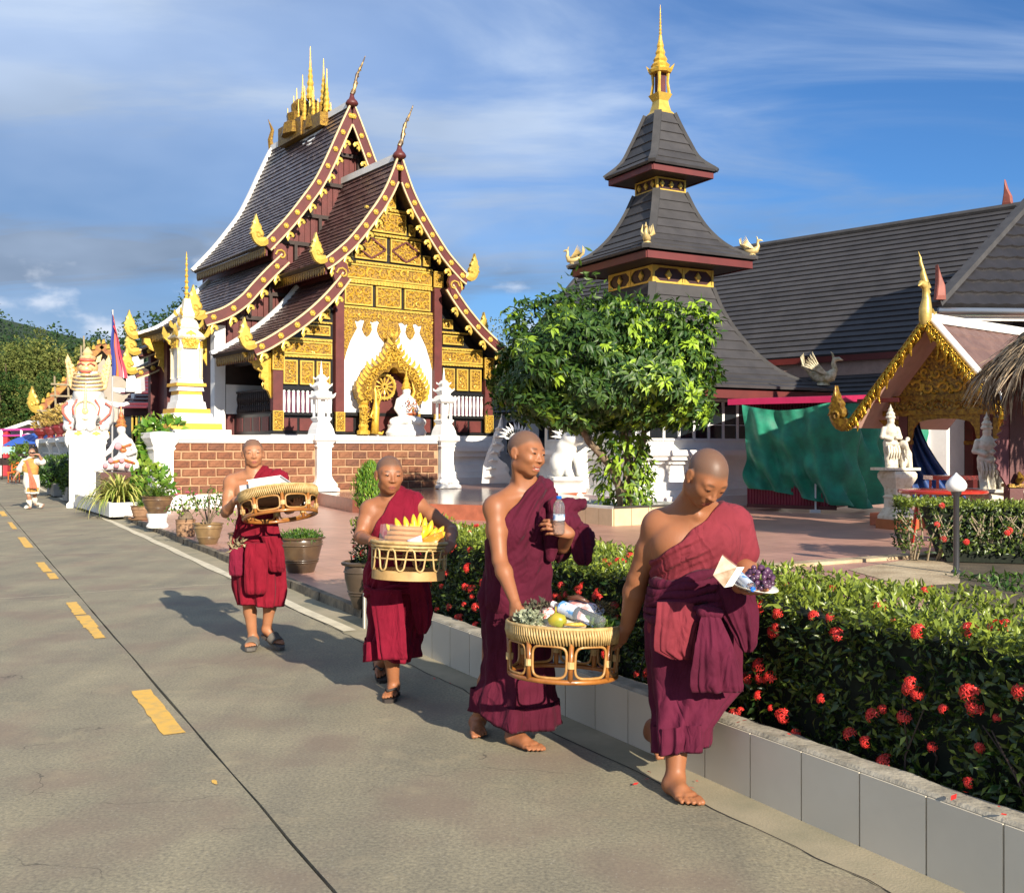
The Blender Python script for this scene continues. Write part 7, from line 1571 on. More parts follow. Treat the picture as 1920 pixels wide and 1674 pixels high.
# ------------------------------------------------------------------ far left: buildings, tents, trees, hills
SCB = thing('unfinished_hall', 'hall under construction behind the lion, its gable wrapped in bamboo scaffolding', 'building', (-20.5, 50, 0))
b = MB(); b.prism([(-22.0, .2), (-17.6, .2), (-17.6, 3.4), (-19.7, 6.0), (-22.0, 3.4)], (0, 50.6, 0), UX, UZ, .4); mk('gable_wall', b, mat('primed_panel', (.42, .36, .29), .8, var=.25, vscale=.8), SCB)
for i in range(3):
    for j in range(3): b = MB(); b.bbox(-21.9+i*1.45, -20.5+i*1.45, 50.25, 50.38, .5+j*1.1, 1.52+j*1.1); mk('wall_panel', b, mat('pale_sheet', (.50, .43, .36), .7, var=.2), SCB)
RK = mat('gilt_maroon_rake', (.26, .08, .05), .5, col2=(.42, .25, .06), vscale=4)
for p, q in (((-19.7, 50, 6.5), (-22.6, 50, 3.45)), ((-19.7, 50, 6.5), (-17.0, 50, 3.7))):
    b = MB(); b.beam(p, q, .12, .34, up=(0, 0, 1)); mk('rake', b, RK, SCB); b = MB(); pv, qv = V3(p), V3(q)
    for k in range(12): c = pv.lerp(qv, (k+.5)/12); b.prism([(-.08, 0), (.08, .03), (.03, .24), (-.05, .18)], c+V3((0, -.1, .15)), UX, UZ, .1)
    mk('rake_flames', b, GOLD_FLAT, SCB); b = MB(); o_ = V3((0, 4, 0)); b.add([pv, qv, qv+o_, pv+o_], [(0, 1, 2, 3)]); mk('roof_slope', b, mat('wine_tile', (.13, .018, .03), .4, var=.25), SCB)
b = MB(); flame(b, (-22.5, 49.9, 3.4), -UX, UZ, .9, .15); mk('flame_finial', b, GOLD_FLAT, SCB)
BAM = mat('bamboo', (.36, .29, .18), .7, var=.4)
SCF = thing('bamboo_scaffold', 'rickety scaffold of tall bamboo poles in front of the unfinished hall', 'scaffold', (-20, 46.5, 0))
for u, v in ((102, 705), (126, 680), (152, 648), (157, 630), (118, 760), (92, 760)):
    p = at(u, v, 46.5); b = MB(); b.tube([(p.x, 46.5, 0), (p.x+.1, 46.5, p.z*.5), p], [.06, .055, .04], 6); mk('pole', b, BAM, SCF)
for (u0, u1, v) in ((70, 190, 770), (95, 200, 742), (108, 150, 797), (96, 160, 720)): b = MB(); b.tube([at(u0, v, 46.4), at(u1, v+4, 46.4)], .05, 6); mk('ledger', b, BAM, SCF)
for p, q in (((75, 768), (104, 790)), ((120, 800), (150, 750))): b = MB(); b.tube([at(*p, 46.3), at(*q, 46.3)], .05, 6); mk('brace', b, BAM, SCF)
# maroon roofed hall further back
MH = thing('maroon_roofed_hall', 'small hall with tiered maroon roofs and white swept edges, left behind the temple', 'building', (-17, 46, 0))
for (uL, vL, uR, vR, uT, vT, uT2) in ((222, 765, 320, 765, 250, 732, 320), (226, 738, 320, 738, 262, 705, 320)):
    A, B, Cc, Dd = at(uL, vL, 44), at(uR, vR, 44), at(uT2, vT, 47), at(uT, vT, 47); b = MB(); n = 5
    for k in range(n): f0, f1 = k/n, (k+1)/n; a0_, a1_ = A.lerp(Dd, f0), A.lerp(Dd, f1); b0_, b1_ = B.lerp(Cc, f0), B.lerp(Cc, f1); up_ = V3((0, 0, .06)); b.add([a0_+up_, b0_+up_, b1_, a1_, a0_, b0_], [(0, 1, 2, 3), (4, 5, 1, 0)])
    mk('roof_courses', b, TILE_RED if False else mat('wine_tile', (.13, .018, .03), .4, var=.25), MH); b = MB(); m1 = A.lerp(Dd, .45)+V3((.35, 0, -.12)); b.tube([A+V3((-.35, 0, .18)), A+V3((.1, .1, .08)), m1, Dd+V3((.05, 0, .1))], [.10, .15, .15, .12], 6); mk('roof_verge', b, WHITE, MH)
b = MB(); b.bbox(at(232, 800, 45).x, at(330, 800, 45).x, 45, 50, 0, 3.4); mk('wall', b, MAROON_D, MH)
for u in (245, 262, 279): b = MB(); p = at(u, 790, 44.9); b.bbox(p.x-.28, p.x+.28, 44.85, 45.0, 1.9, 2.9); w_ = mk('window', b, GLASS_D, MH); b = MB(); [b.bbox(p.x+a, p.x+a+.07, 44.78, 44.86, 1.85, 2.95) for a in (-.32, .25)]; mk('window_frame', b, GOLD_FLAT, w_)
b = MB(); p = at(246, 640, 44); b.beam(at(248, 735, 44), at(250, 655, 44), .5, .35); b.beam(at(262, 738, 44.2), at(258, 660, 44.2), .5, .3); mk('gable_edge', b, WHITE, MH); b = MB(); b.tube([at(249, 658, 44), at(244, 646, 44), at(240, 636, 44)], [.12, .1, .01], 6); mk('roof_horn', b, GOLD_DARK, MH)
# white-roofed open market hall, blue tent, stall and chair
WP = thing('white_roofed_shed', 'open shed with a white gabled sheet roof and magenta trim past the road end', 'shed', (-28, 58, 0))
b = MB(); A, T_, B = at(0, 806, 58), at(54, 788, 58), at(92, 802, 58); b.add([A, T_, B, A+V3((0, 6, 0)), T_+V3((0, 6, 0)), B+V3((0, 6, 0)), A+V3((0, 0, -.2)), T_+V3((0, 0, -.2)), B+V3((0, 0, -.2))], [(0, 1, 4, 3), (1, 2, 5, 4), (6, 7, 1, 0), (7, 8, 2, 1)]); mk('roof', b, WHITE, WP)
b = MB(); b.beam(at(0, 806, 58), at(90, 804, 58), .1, .12); b.beam(at(4, 817, 58), at(80, 815, 58), .08, .1); mk('trim', b, mat('magenta_trim', (.35, .03, .20), .5), WP)
b = MB(); b.add([at(20, 815, 59), at(80, 815, 59), at(80, 806, 59), at(20, 806, 59)], [(0, 1, 2, 3)]); mk('banner', b, mat('lilac_banner', (.55, .50, .68), .6), WP)
b = MB(); b.bbox(at(6, 840, 58).x-.3, at(14, 840, 58).x, 58, 58.3, 0, 2.6); mk('side_panel', b, mat('red_panel', (.40, .03, .04), .6), WP)
for u in (3, 40, 86): b = MB(); p = at(u, 806, 58); b.tube([(p.x, 58, 0), (p.x, 58, p.z)], .07, 6); mk('post', b, WHITE, WP)
BT = thing('blue_tent', 'blue tarpaulin canopy with a pale green scalloped valance over a food stall', 'tent', (-25, 52, 0))
b = MB(); vs = []; nu, nv = 24, 8
for j in range(nv+1):
    for i in range(nu+1):
        u, v = i/nu, j/nv; p = at(2+70*u, 838, 52); vs.append((p.x, 52+3.0*v, 1.62+.72*math.sin(PI*min(1, v*.55+.02))*(.55+.45*math.sin(PI*(u*.9+.1)))+.03*math.sin(u*40)))
b.add(vs, [(j*(nu+1)+i, j*(nu+1)+i+1, (j+1)*(nu+1)+i+1, (j+1)*(nu+1)+i) for j in range(nv) for i in range(nu)]); mk('canopy', b, mat('tent_blue', (.03, .10, .42), .45), BT, smooth=True)
b = MB(); vs = []; n = 33
for i in range(n): p = at(2+46*i/(n-1), 838, 51.9); vs += [(p.x, 51.9, 1.62), (p.x, 51.9, 1.34-.10*abs(math.sin(i*PI/4)))]
b.add(vs, [(2*i, 2*i+1, 2*i+3, 2*i+2) for i in range(n-1)]); mk('valance', b, mat('pale_green_valance', (.30, .52, .45), .6), BT)
for u in (4, 22, 48, 70): b = MB(); p = at(u, 838, 52); b.tube([(p.x, 52, 0), (p.x, 52, 1.65)], .035, 6); mk('post', b, WOOD_DARK, BT)
b = MB(); p = at(15, 870, 52.4); b.bbox(p.x-.9, p.x+1.0, 52.3, 53, .68, .76); b.bbox(p.x-.8, p.x+.8, 52.5, 52.9, .76, 1.05)
for q in (-.8, .85): b.bbox(p.x+q, p.x+q+.06, 52.35, 52.95, 0, .68)
mk('counter', b, WOOD_DARK, BT)
SB = MB(); p = at(48, 836, 50); SB.bbox(p.x-.45, p.x+.45, 49.95, 50.05, 1.35, 1.75); SB.bbox(p.x-.45, p.x+.45, 49.95, 50.05, 1.15, 1.30); SB.tube([(p.x-.4, 50, 0), (p.x-.4, 50, 1.7)], .03, 6); SB.tube([(p.x+.4, 50, 0), (p.x+.4, 50, 1.7)], .03, 6); solo('notice_board', SB, WOOD_DARK, 'dark brown notice board in front of the blue tent', 'sign', (p.x, 50, 0))
p = at(26, 880, 47); CH = thing('plastic_chair', 'orange plastic chair standing beside the food stall', 'chair', (p.x, p.y, 0)); OR = mat('orange_plastic', (.55, .12, .02), .4)
b = MB(); b.box((p.x, 47, .45), (.42, .42, .05)); mk('seat', b, OR, CH); b = MB(); b.box((p.x, 47.2, .70), (.42, .05, .45)); mk('backrest', b, OR, CH)
for sx in (-.17, .17):
    for sy in (-.17, .17): b = MB(); b.tube([(p.x+sx, 47+sy, 0), (p.x+sx, 47+sy, .43)], .025, 6); mk('leg', b, OR, CH)
t = thing('small_bush', 'small pale-green bush beside the orange chair', 'bush', (at(44, 860, 44).x, 44, 0)); ball(t, 'foliage', (at(44, 850, 44).x, 44, 1.05), (.55, .5, .7), 420, rng_of(71), LEAF_M, .2, .4, tint=(.3, .2))

# hills: terrain with a canopy of trees
def hill_h(x, y):
    d = 235+18*math.sin(x*.02); k = max(0.0, min(1.0, (y-110)/(d-110)))
    base = (27+7*math.sin(x*.031+1.0)+4*math.sin(x*.083)+2.5*math.sin(x*.19))*max(.0, min(1, (40-x)/75))+3.0
    return base*(k*k*(3-2*k))
b = MB(); xs = np.linspace(-230, 190, 64); yy_ = np.linspace(100, 330, 24); vs = [(x, y, hill_h(x, y)-.4) for y in yy_ for x in xs]; nx = len(xs)
b.add(vs, [(j*nx+i, j*nx+i+1, (j+1)*nx+i+1, (j+1)*nx+i) for j in range(len(yy_)-1) for i in range(nx-1)]); struct('hill', b, mat('hill_undergrowth', (.020, .045, .016), .95, var=.5, vscale=.2), smooth=True)
g = rng_of(51); n = 42000; X = g.uniform(-150, 40, n); Y = g.uniform(112, 250, n); Z = np.array([hill_h(x, y) for x, y in zip(X, Y)])
cl = np.sin(X*.55+Y*.31)+np.sin(X*.23-Y*.47); Z = Z+np.clip(cl, -.5, 2)*1.3+g.uniform(-.6, 2.8, n)
P = np.stack([X, Y, Z], 1); D = g.normal(0, 1, (n, 3)); Nn = g.normal(0, .7, (n, 3))+np.array([.2, -.6, .9])
o = leaves('hill_forest', P, D, Nn, g.uniform(.45, 1.0, n), g.uniform(.35, .75, n), leafmat('hill_leaf', (.016, .042, .018), (.055, .085, .03), .8, .05, spec=.1), np.clip(g.normal(.3, .25, n), 0, 1)); o['kind'] = 'stuff'
def far_tree(label, u, vtop, vbase, Y, wid, seed, tint, name='leafy_tree', dens=1.0, m=None):
    p = at(u, vbase, Y); top = at(u, vtop, Y); g = rng_of(seed); t = thing(name, label, 'tree', (p.x, Y, max(0, 0)), 0, 'trees beyond the road end')
    H = top.z; cz = H*.60; b = MB(); b.tube([(p.x, Y, 0), (p.x+.2, Y, H*.3), (p.x, Y, H*.6), (p.x+.3, Y, H*.85)], [.35, .28, .2, .06], 8)
    for k in range(5): a = k*1.3; b.tube([(p.x, Y, H*(.3+.06*k)), (p.x+wid*.3*math.cos(a), Y+wid*.3*math.sin(a), H*(.5+.06*k)), (p.x+wid*.42*math.cos(a), Y+wid*.42*math.sin(a), H*(.62+.05*k))], [.16, .1, .03], 6)
    mk('trunk', b, BARK, t); nl = int(10500*dens); cents = []
    for k in range(46):
        d = norm_rows(g.normal(0, 1, (1, 3)))[0]; q = g.uniform(.45, 1.0); cents.append(np.array([p.x, Y, cz])+d*q*np.array([wid*.5, wid*.45, H*.42]))
    cents = np.array(cents); idx = g.integers(0, len(cents), nl); d = norm_rows(g.normal(0, 1, (nl, 3))); r = wid*.13*(.7+.6*g.uniform(0, 1, (len(cents), 1)))[idx]
    P = cents[idx]+d*r*g.uniform(.5, 1, (nl, 1))**.5; ct = g.normal(tint, .13, len(cents))[idx]
    leaves('crown', P, d+g.normal(0, .6, (nl, 3)), d+g.normal(0, .5, (nl, 3))+np.array([0, 0, .3]), g.uniform(.18, .40, nl)*wid/9, g.uniform(.12, .24, nl)*wid/9, m or LEAF_F, np.clip(ct+g.normal(0, .12, nl), 0, 1), t, kind='stuff')
far_tree('big rounded olive-tinged tree with a pale crown, left of the lion', 104, 632, 800, 82, 8.0, 61, .48)
far_tree('pale olive tree at the left edge of the picture', 8, 645, 800, 78, 6.5, 62, .42)
far_tree('tall dark tree standing above the pale crowns', 66, 618, 800, 110, 5.2, 63, .10, dens=.7)
far_tree('dark green tree low in front of the big pale crown', 60, 706, 830, 66, 6.0, 64, .16)
far_tree('dark green tree behind the bamboo poles', 122, 712, 830, 64, 5.0, 65, .14)
far_tree('dark green bushy tree at the left edge above the shed', -8, 705, 830, 64, 5.2, 66, .18)
far_tree('olive tree peeping over the unfinished roof', 210, 730, 800, 62, 5.0, 67, .45, dens=.6)
far_tree('tree showing between the temple and the round tree', 945, 618, 800, 60, 4.6, 68, .22, dens=.6)
far_tree('small feathery tree right of the temple corner', 905, 660, 800, 50, 3.4, 69, .2, dens=.5)
# ------------------------------------------------------------------ figures: a smooth-blended distance field turned into one skin
def skin_mat(name, base, dark):
    m = mat(name, base, .47, col2=dark, vscale=7, detail=3, vlo=.25, vhi=.8, sss=.10, spec=.33, bump=.05, bscale=160); N = m.node_tree.nodes; L = m.node_tree.links; p = N['Principled BSDF']
    src = p.inputs['Base Color'].links[0].from_socket
    for an, col, f in (('scalp', (.085, .062, .048), .70), ('lip', (.30, .075, .06), .8), ('brow', (.045, .026, .018), .95), ('nail', (.42, .25, .18), .6)):
        a = N.new('ShaderNodeAttribute'); a.attribute_name = an; mu = N.new('ShaderNodeMath'); mu.operation = 'MULTIPLY'; mu.inputs[1].default_value = f; L.new(a.outputs['Fac'], mu.inputs[0])
        mx = N.new('ShaderNodeMix'); mx.data_type = 'RGBA'; L.new(mu.outputs[0], mx.inputs['Factor']); L.new(src, mx.inputs['A']); mx.inputs['B'].default_value = (*col, 1); src = mx.outputs['Result']
    L.new(src, p.inputs['Base Color']); return m
def cloth_mat(name, c, c2=None, rough=.85):
    if name in MATS: return MATS[name]
    m = mat(name, c, rough, col2=c2 or tuple(x*.6 for x in c), vscale=3.5, bump=.22, bscale=240, sheen=.03, spec=.12); N = m.node_tree.nodes; L = m.node_tree.links; p = N['Principled BSDF']; old = p.inputs['Normal'].links[0].from_socket
    tcn = N.new('ShaderNodeTexCoord'); mpn = N.new('ShaderNodeMapping'); mpn.inputs['Rotation'].default_value = (0, .6, .3); mpn.inputs['Scale'].default_value = (1.0, 1.0, .42); L.new(tcn.outputs['Object'], mpn.inputs[0])
    nz = N.new('ShaderNodeTexNoise'); nz.inputs['Scale'].default_value = 10; nz.inputs['Detail'].default_value = 2; nz.inputs['Distortion'].default_value = .9; L.new(mpn.outputs[0], nz.inputs['Vector'])
    ab = N.new('ShaderNodeMath'); ab.operation = 'PINGPONG'; ab.inputs[1].default_value = .2; L.new(nz.outputs[0], ab.inputs[0])
    b2 = N.new('ShaderNodeBump'); b2.inputs['Strength'].default_value = .5; b2.inputs['Distance'].default_value = .075; L.new(ab.outputs[0], b2.inputs['Height']); L.new(old, b2.inputs['Normal']); L.new(b2.outputs[0], p.inputs['Normal'])
    return m
def rot_head(yaw, pitch, roll): return np.array(Matrix.Rotation(R(yaw), 3, 'Z') @ Matrix.Rotation(R(roll), 3, 'Y') @ Matrix.Rotation(R(pitch), 3, 'X'))
def add_head(S, c, hh, M, smile=0.0):
    c = np.array(c)
    W_ = lambda p: c+M @ (np.array(p)*hh)
    e = lambda p, r, k=.03, sub=False, T=None: S.ell(W_(p), np.array(r)*hh, M if T is None else M @ T, k*hh, sub)
    e((0, .09, .14), (.335, .40, .36)); e((0, -.06, .02), (.305, .30, .34), .06)
    e((0, -.10, -.175), (.25, .25, .27), .09); e((0, -.205, -.375), (.125, .12, .095), .09)
    for s in (-1, 1):
        e((s*.15, -.215, -.09), (.12, .115, .12), .10)              # cheek
        e((s*.185, -.05, -.26), (.08, .15, .12), .08)               # jaw
        e((s*.14, -.41, .035), (.075, .045, .04), .05, True)       # eye hollow
        e((s*.142, -.318, .028), (.072, .045, .042), .018)         # lid over the eyeball
        e((s*.13, -.268, .105), (.11, .05, .04), .10)           # brow
        e((s*.062, -.38, -.125), (.038, .045, .032), .02)          # nostril wing
        T = np.array(Matrix.Rotation(s*R(-18), 3, 'Z') @ Matrix.Rotation(R(-10), 3, 'X'))
        e((s*.35, .06, -.015), (.030, .085, .135), .012, T=T); e((s*.385, .04, .0), (.022, .045, .085), .01, True, T=T); e((s*.335, .01, -.12), (.028, .04, .05), .015)
    S.cone(W_((0, -.335, .06)), W_((0, -.415, -.115)), .030*hh, .045*hh, .03*hh); e((0, -.418, -.12), (.045, .045, .038), .02)
    w = .112+.025*smile
    e((0, -.295, -.235), (.12, .065, .08), .08)
    e((0, -.332, -.262), (w, .038, .024), .022); e((0, -.328, -.312-.02*smile), (w*.85, .040, .027), .022)
    S.cone(W_((-w*.95, -.325, -.284+.03*smile)), W_((0, -.378, -.288)), .004*hh, .010*hh, .010*hh, True); S.cone(W_((w*.95, -.325, -.284+.03*smile)), W_((0, -.378, -.288)), .004*hh, .010*hh, .010*hh, True)
    if smile:
        for s in (-1, 1): e((s*.175, -.26, -.12), (.085, .085, .07), .05); S.cone(W_((s*.11, -.36, -.17)), W_((s*.17, -.30, -.28)), .004*hh, .004*hh, .025*hh, True)
def face_parts(par, c, hh, M, smile=0, closed=.5):
    c = V3(c); Mm = Matrix(M.tolist()); w = lambda p: c+Mm @ (V3(p)*hh)
    EYE = mat('dark_eye', (.012, .008, .007), .15); 
    for s in (-1, 1):
        b = MB(); pts = [w((s*(.142+.062*math.cos(a)), -.3575+.010*abs(math.cos(a))+.018*abs(math.cos(a))**2, .026+.012*math.cos(a)*.6-.0*a)) for a in np.linspace(0, PI, 7)]
        b.tube(pts, [.004*hh, .016*hh*closed*1.6, .026*hh*closed*1.6, .030*hh*closed*1.6, .026*hh*closed*1.6, .016*hh*closed*1.6, .004*hh], 6); mk('eye', b, EYE, par, smooth=True)
    if smile:
        b = MB(); b.tube([w((x, -.352+.6*x*x*2, -.292+.9*x*x)) for x in np.linspace(-.075, .075, 7)], [.006*hh, .012*hh, .015*hh, .015*hh, .015*hh, .012*hh, .006*hh], 5); mk('teeth', b, mat('teeth', (.62, .55, .46), .35), par, smooth=True)
def hand(S, W, d, n, curl=(.3, .5, .4), sc=1.0, thumb=1, spread=.12, tcurl=.5):
    """palm and five fingers: W wrist, d towards the fingertips, n back-of-hand normal, thumb = side of the thumb"""
    W = V3(W); d = V3(d).normalized(); n = V3(n); n = (n-d*n.dot(d)).normalized(); s = d.cross(n)*thumb; T = lambda p: tuple(p)
    kn = []
    for i in range(4):
        o = (1.5-i)*.0205*sc; ln = (.088, .092, .086, .076)[i]*sc; k_ = W+d*ln+s*o; kn.append(k_); S.cone(T(W+s*o*.55+d*.012), T(k_), .0175*sc, .0125*sc, .012)
    for i in range(4):
        a = 0.0; p = kn[i]; dd = (d+s*(1.5-i)*spread*.35).normalized(); L = (.043, .048, .044, .034)[i]*sc; r = (.0098, .0102, .0096, .0084)[i]*sc
        for j in range(3):
            a += curl[j]; q = p+(dd*math.cos(a)-n*math.sin(a))*L*(1, .66, .52)[j]; S.cone(T(p), T(q), r*(1, .92, .84)[j], r*(.92, .84, .74)[j], .004); p = q
    p = W+d*.022*sc+s*.018*sc; dd = (d*.62+s*.72-n*.25).normalized(); S.cone(T(W+d*.02), T(p+dd*.034*sc), .018*sc, .0135*sc, .012); p = p+dd*.034*sc
    for j in range(2):
        dd = (dd*math.cos(tcurl*.7)+(d*.8-n*.6).normalized()*math.sin(tcurl*.7)).normalized(); q = p+dd*(.034, .027)[j]*sc; S.cone(T(p), T(q), .0115*sc, .0098*sc, .005); p = q
def foot(S, ank, heel, tip, inner, sc=1.0):
    ank, heel, tip = V3(ank), V3(heel), V3(tip); d = (tip-heel).normalized(); s = V3((d.y, -d.x, 0)).normalized()*inner; L = (tip-heel).length; u = s.cross(d)*(1 if s.cross(d).z > 0 else -1); T = lambda p: tuple(p)
    h0 = heel+d*.03+u*.034*sc; ball = heel+d*L*.70+u*.020*sc
    S.cone(T(h0), T(ball), .034*sc, .020*sc, .015); S.cone(T(h0), T(ball+s*.026*sc), .030*sc, .022*sc, .015); S.cone(T(h0), T(ball-s*.028*sc-d*.02), .028*sc, .017*sc, .015)
    S.cone(T(ank), T(h0+u*.005), .037*sc, .035*sc, .02); S.cone(T(ank-u*.01), T(heel+d*L*.50+u*.042*sc), .036*sc, .024*sc, .025)
    for i in range(5):
        o = (2-i)*.0185*sc; base = ball+s*o-d*abs(i-1)*.006-u*.004; ln = (.062, .060, .054, .047, .040)[i]*sc; r = (.0135, .0105, .0098, .0092, .0088)[i]*sc
        S.cone(T(base), T(base+d*ln*.6+u*.004), r, r*.95, .005); S.cone(T(base+d*ln*.6+u*.004), T(base+d*ln-u*.004), r*.95, r*.92, .004)
def torso_prims(pel, chest, neck, sR, sL, s):
    """cones of the trunk as (p, q, r1, r2)"""
    pel, chest, neck, sR, sL = map(V3, (pel, chest, neck, sR, sL)); ax = (sL-sR).normalized(); ax_h = V3((ax.x, ax.y, 0)).normalized(); out = []
    w = .062*s
    for q in (-1, 1): out += [(pel+ax_h*q*w, pel.lerp(chest, .5)+ax_h*q*w*.75, .108*s, .098*s), (pel.lerp(chest, .5)+ax_h*q*w*.75, chest+ax*q*w*1.25, .098*s, .108*s)]
    out += [(sR.lerp(sL, .10)-V3((0, 0, .01)), sR.lerp(sL, .90)-V3((0, 0, .01)), .060*s, .060*s), (chest, neck, .11*s, .075*s), (neck, sR.lerp(neck, .12), .058*s, .054*s), (neck, sL.lerp(neck, .12), .058*s, .054*s), (chest+ax*.07*s, sL.lerp(sR, .2)-V3((0, 0, .05)), .09*s, .06*s), (chest-ax*.07*s, sR.lerp(sL, .2)-V3((0, 0, .05)), .09*s, .06*s)]
    return out
def person(label, Y0, P, head, s, legs, arms, skin, hand_r=None, hand_l=None, h=.0055, smile=0, closed=.5, arm=1.0, group=None, cat='person'):
    t = thing('person', label, cat, (P['pel'].x, P['pel'].y, 0), 0, group)
    pts = [P[k] for k in P]+[V3(head[0])]+[V3(x) for l in legs for x in l[:5]]+[V3(x) for a in arms for x in a[:3]]
    lo = np.min([tuple(p) for p in pts], 0)-np.array([.17, .17, .05]); hi = np.max([tuple(p) for p in pts], 0)+np.array([.17, .17, .17]); lo[2] = -.012
    S = Field(lo, hi, h); T = tuple
    for p, q, r1, r2 in torso_prims(P['pel'], P['chest'], P['neck'], P['sR'], P['sL'], s): S.cone(T(p), T(q), r1, r2, .035)
    c, hh, M = head; c = np.array(c)
    S.cone(c+M @ (np.array([0, .10, -.22])*hh), T(P['neck']-V3((0, 0, .0))), .058*s, .064*s, .03)
    for q in (-1, 1): S.cone(c+M @ (np.array([q*.2, .10, -.26])*hh), T(P['neck'].lerp(P['chest'], .18)+V3((q*.015, -.055*s, 0))), .016, .014, .025)
    # collar bones
    for k_ in ('sR', 'sL'): S.cone(T(P['neck'].lerp(P['chest'], .22)+V3((0, -.075*s, 0))), T(P[k_]+V3((0, -.03*s, .03*s))), .012*s, .012*s, .022)
    for l in legs:
        hip, kn, an, heel, tip, inner = l[:6]; hip, kn, an = V3(hip), V3(kn), V3(an)
        S.cone(T(hip), T(kn), .088*s, .054*s, .03); calf = kn.lerp(an, .32)+V3((0, .018, 0)); S.cone(T(kn), T(calf), .050*s, .054*s, .02); S.cone(T(calf), T(an), .053*s, .033*s, .02); S.cone(T(kn), T(an), .044*s, .030*s, .02); foot(S, an, heel, tip, inner, s*.98)
    for sh, el, wr in arms:
        sh, el, wr = V3(sh), V3(el), V3(wr); a_ = s*arm; S.ell(T(sh), (.062*a_,)*3, None, .03); S.cone(T(sh), T(sh.lerp(el, .45)), .054*a_, .050*a_, .03); S.cone(T(sh.lerp(el, .45)), T(el), .049*a_, .038*a_, .02); m_ = el.lerp(wr, .28); S.cone(T(el), T(m_), .038*a_, .042*a_, .015); S.cone(T(m_), T(wr), .042*a_, .026*a_, .02)
    add_head(S, c, hh, M, smile)
    for hd in (hand_r, hand_l):
        if hd: hand(S, **hd)
    V, F = S.mesh()
    q = (V-c) @ M/hh      # head coordinates of every vertex
    ch = np.linalg.norm(q-np.array([0, .09, .14]), axis=1) < .62
    sm = lambda x, a, b: np.clip((x-a)/(b-a), 0, 1)
    line = .26-.30*np.clip((q[:, 1]+.22)/.42, 0, 1)          # shaved hairline falls from the forehead to the nape
    scalp = ch*sm(q[:, 2], line-.035, line+.05)*(np.abs(q[:, 0]) < .345+.04*(q[:, 2] > .1))
    mu = np.minimum(1, ((q[:, 0]/(.105+.03*smile))**2+((q[:, 2]+.29)/.062)**2)); lip = (q[:, 1] < -.30)*np.clip(1.6*(1-mu), 0, 1)
    w0 = .112+.025*smile; bx = np.abs(q[:, 0])-.145; brow = (q[:, 1] < -.25)*np.clip(1.5-1.5*((bx/.095)**2+((q[:, 2]-.125+.9*bx*bx)/.030)**2), 0, 1)*.7
    mz = -.287+(.9*smile+.15)*q[:, 0]**2*3; brow = np.maximum(brow, (q[:, 1] < -.26)*(np.abs(q[:, 0]) < w0*.95)*np.clip(1.3-((q[:, 2]-mz)/.016)**2, 0, 1)*.62)  # dark line between the lips: the shade of the crease put into the colour
    o_ = np.array(ORG[t]); me = tri_mesh('body', V-o_, F, skin, smooth=True)
    for nm, v in (('scalp', scalp), ('lip', lip), ('brow', brow)):
        a = me.attributes.new(nm, 'FLOAT', 'POINT'); a.data.foreach_set('value', v.astype(np.float32))
    link('body', me, t); face_parts(t, c, hh, M, smile, closed)
    return t
def ease(a, b, x): x = max(0., min(1., (x-a)/(b-a))); return x*x*(3-2*x)
def loft_cloth(par, name, secs, m, ratio=.72, amp=(.01, .05), n=7, seed=0, rows=44, nseg=110, twist=.0, fold_in=True, cap=False, hemv=None, crease=.35):
    """garment lofted through measured cross-sections (v, uL, uR, Y); pleats grow from amp[0] at the top to amp[1] at the hem"""
    g = rng_of(seed); ph = g.uniform(0, 2*PI, 6); vs = [s[0] for s in secs]; V = []; F = []
    nf = [n, n*1.7, n*2.6]
    for j in range(rows+1):
        f = j/rows; v = vs[0]+(vs[-1]-vs[0])*f; uL, uR, Y = (np.interp(v, vs, [s[i] for s in secs]) for i in (1, 2, 3))
        c = at((uL+uR)/2, v, Y); a = (uR-uL)/2/FPX*Y; A = amp[0]+(amp[1]-amp[0])*f**1.2; b_ = ratio*a
        for i in range(nseg):
            th = 2*PI*i/nseg
            pl = sum(w*(1-2*abs(math.sin((q*th+p+twist*f*(1+.5*k_)+.5*math.sin(f*5+p))/2))**1.3) for k_, (w, q, p) in enumerate(zip((.5, .32, .18), [round(x) for x in nf], ph)))
            pl += crease*math.sin(f*23+th*2+ph[3]+2*math.sin(th*3+f*6))*math.sin(f*9+th+ph[4])*.5
            r = 1+0*pl; dz = 0 if hemv is None else hemv(th)*f
            ex = math.cos(th); ey = math.sin(th); V.append((c.x+a*ex+A*pl*ex, c.y+b_*ey+A*pl*ey, c.z+dz))
    rr = rows+1
    if fold_in:
        for k in range(2):
            for i in range(nseg):
                p = V[rows*nseg+i]; cx = at((secs[-1][1]+secs[-1][2])/2, secs[-1][0], secs[-1][3]); V.append((p[0]+(cx.x-p[0])*(.03+.03*k), p[1]+(cx.y-p[1])*(.03+.03*k), p[2]+(.004 if k == 0 else .12)))
        rr += 2
    for j in range(rr-1):
        for i in range(nseg): F.append((j*nseg+i, (j+1)*nseg+i, (j+1)*nseg+(i+1) % nseg, j*nseg+(i+1) % nseg))
    if cap: F.append(tuple(range(nseg))); F.append(tuple(range((rr-1)*nseg, rr*nseg))[::-1])
    b = MB(); b.add(V, F); return mk(name, b, m, par, smooth=True)
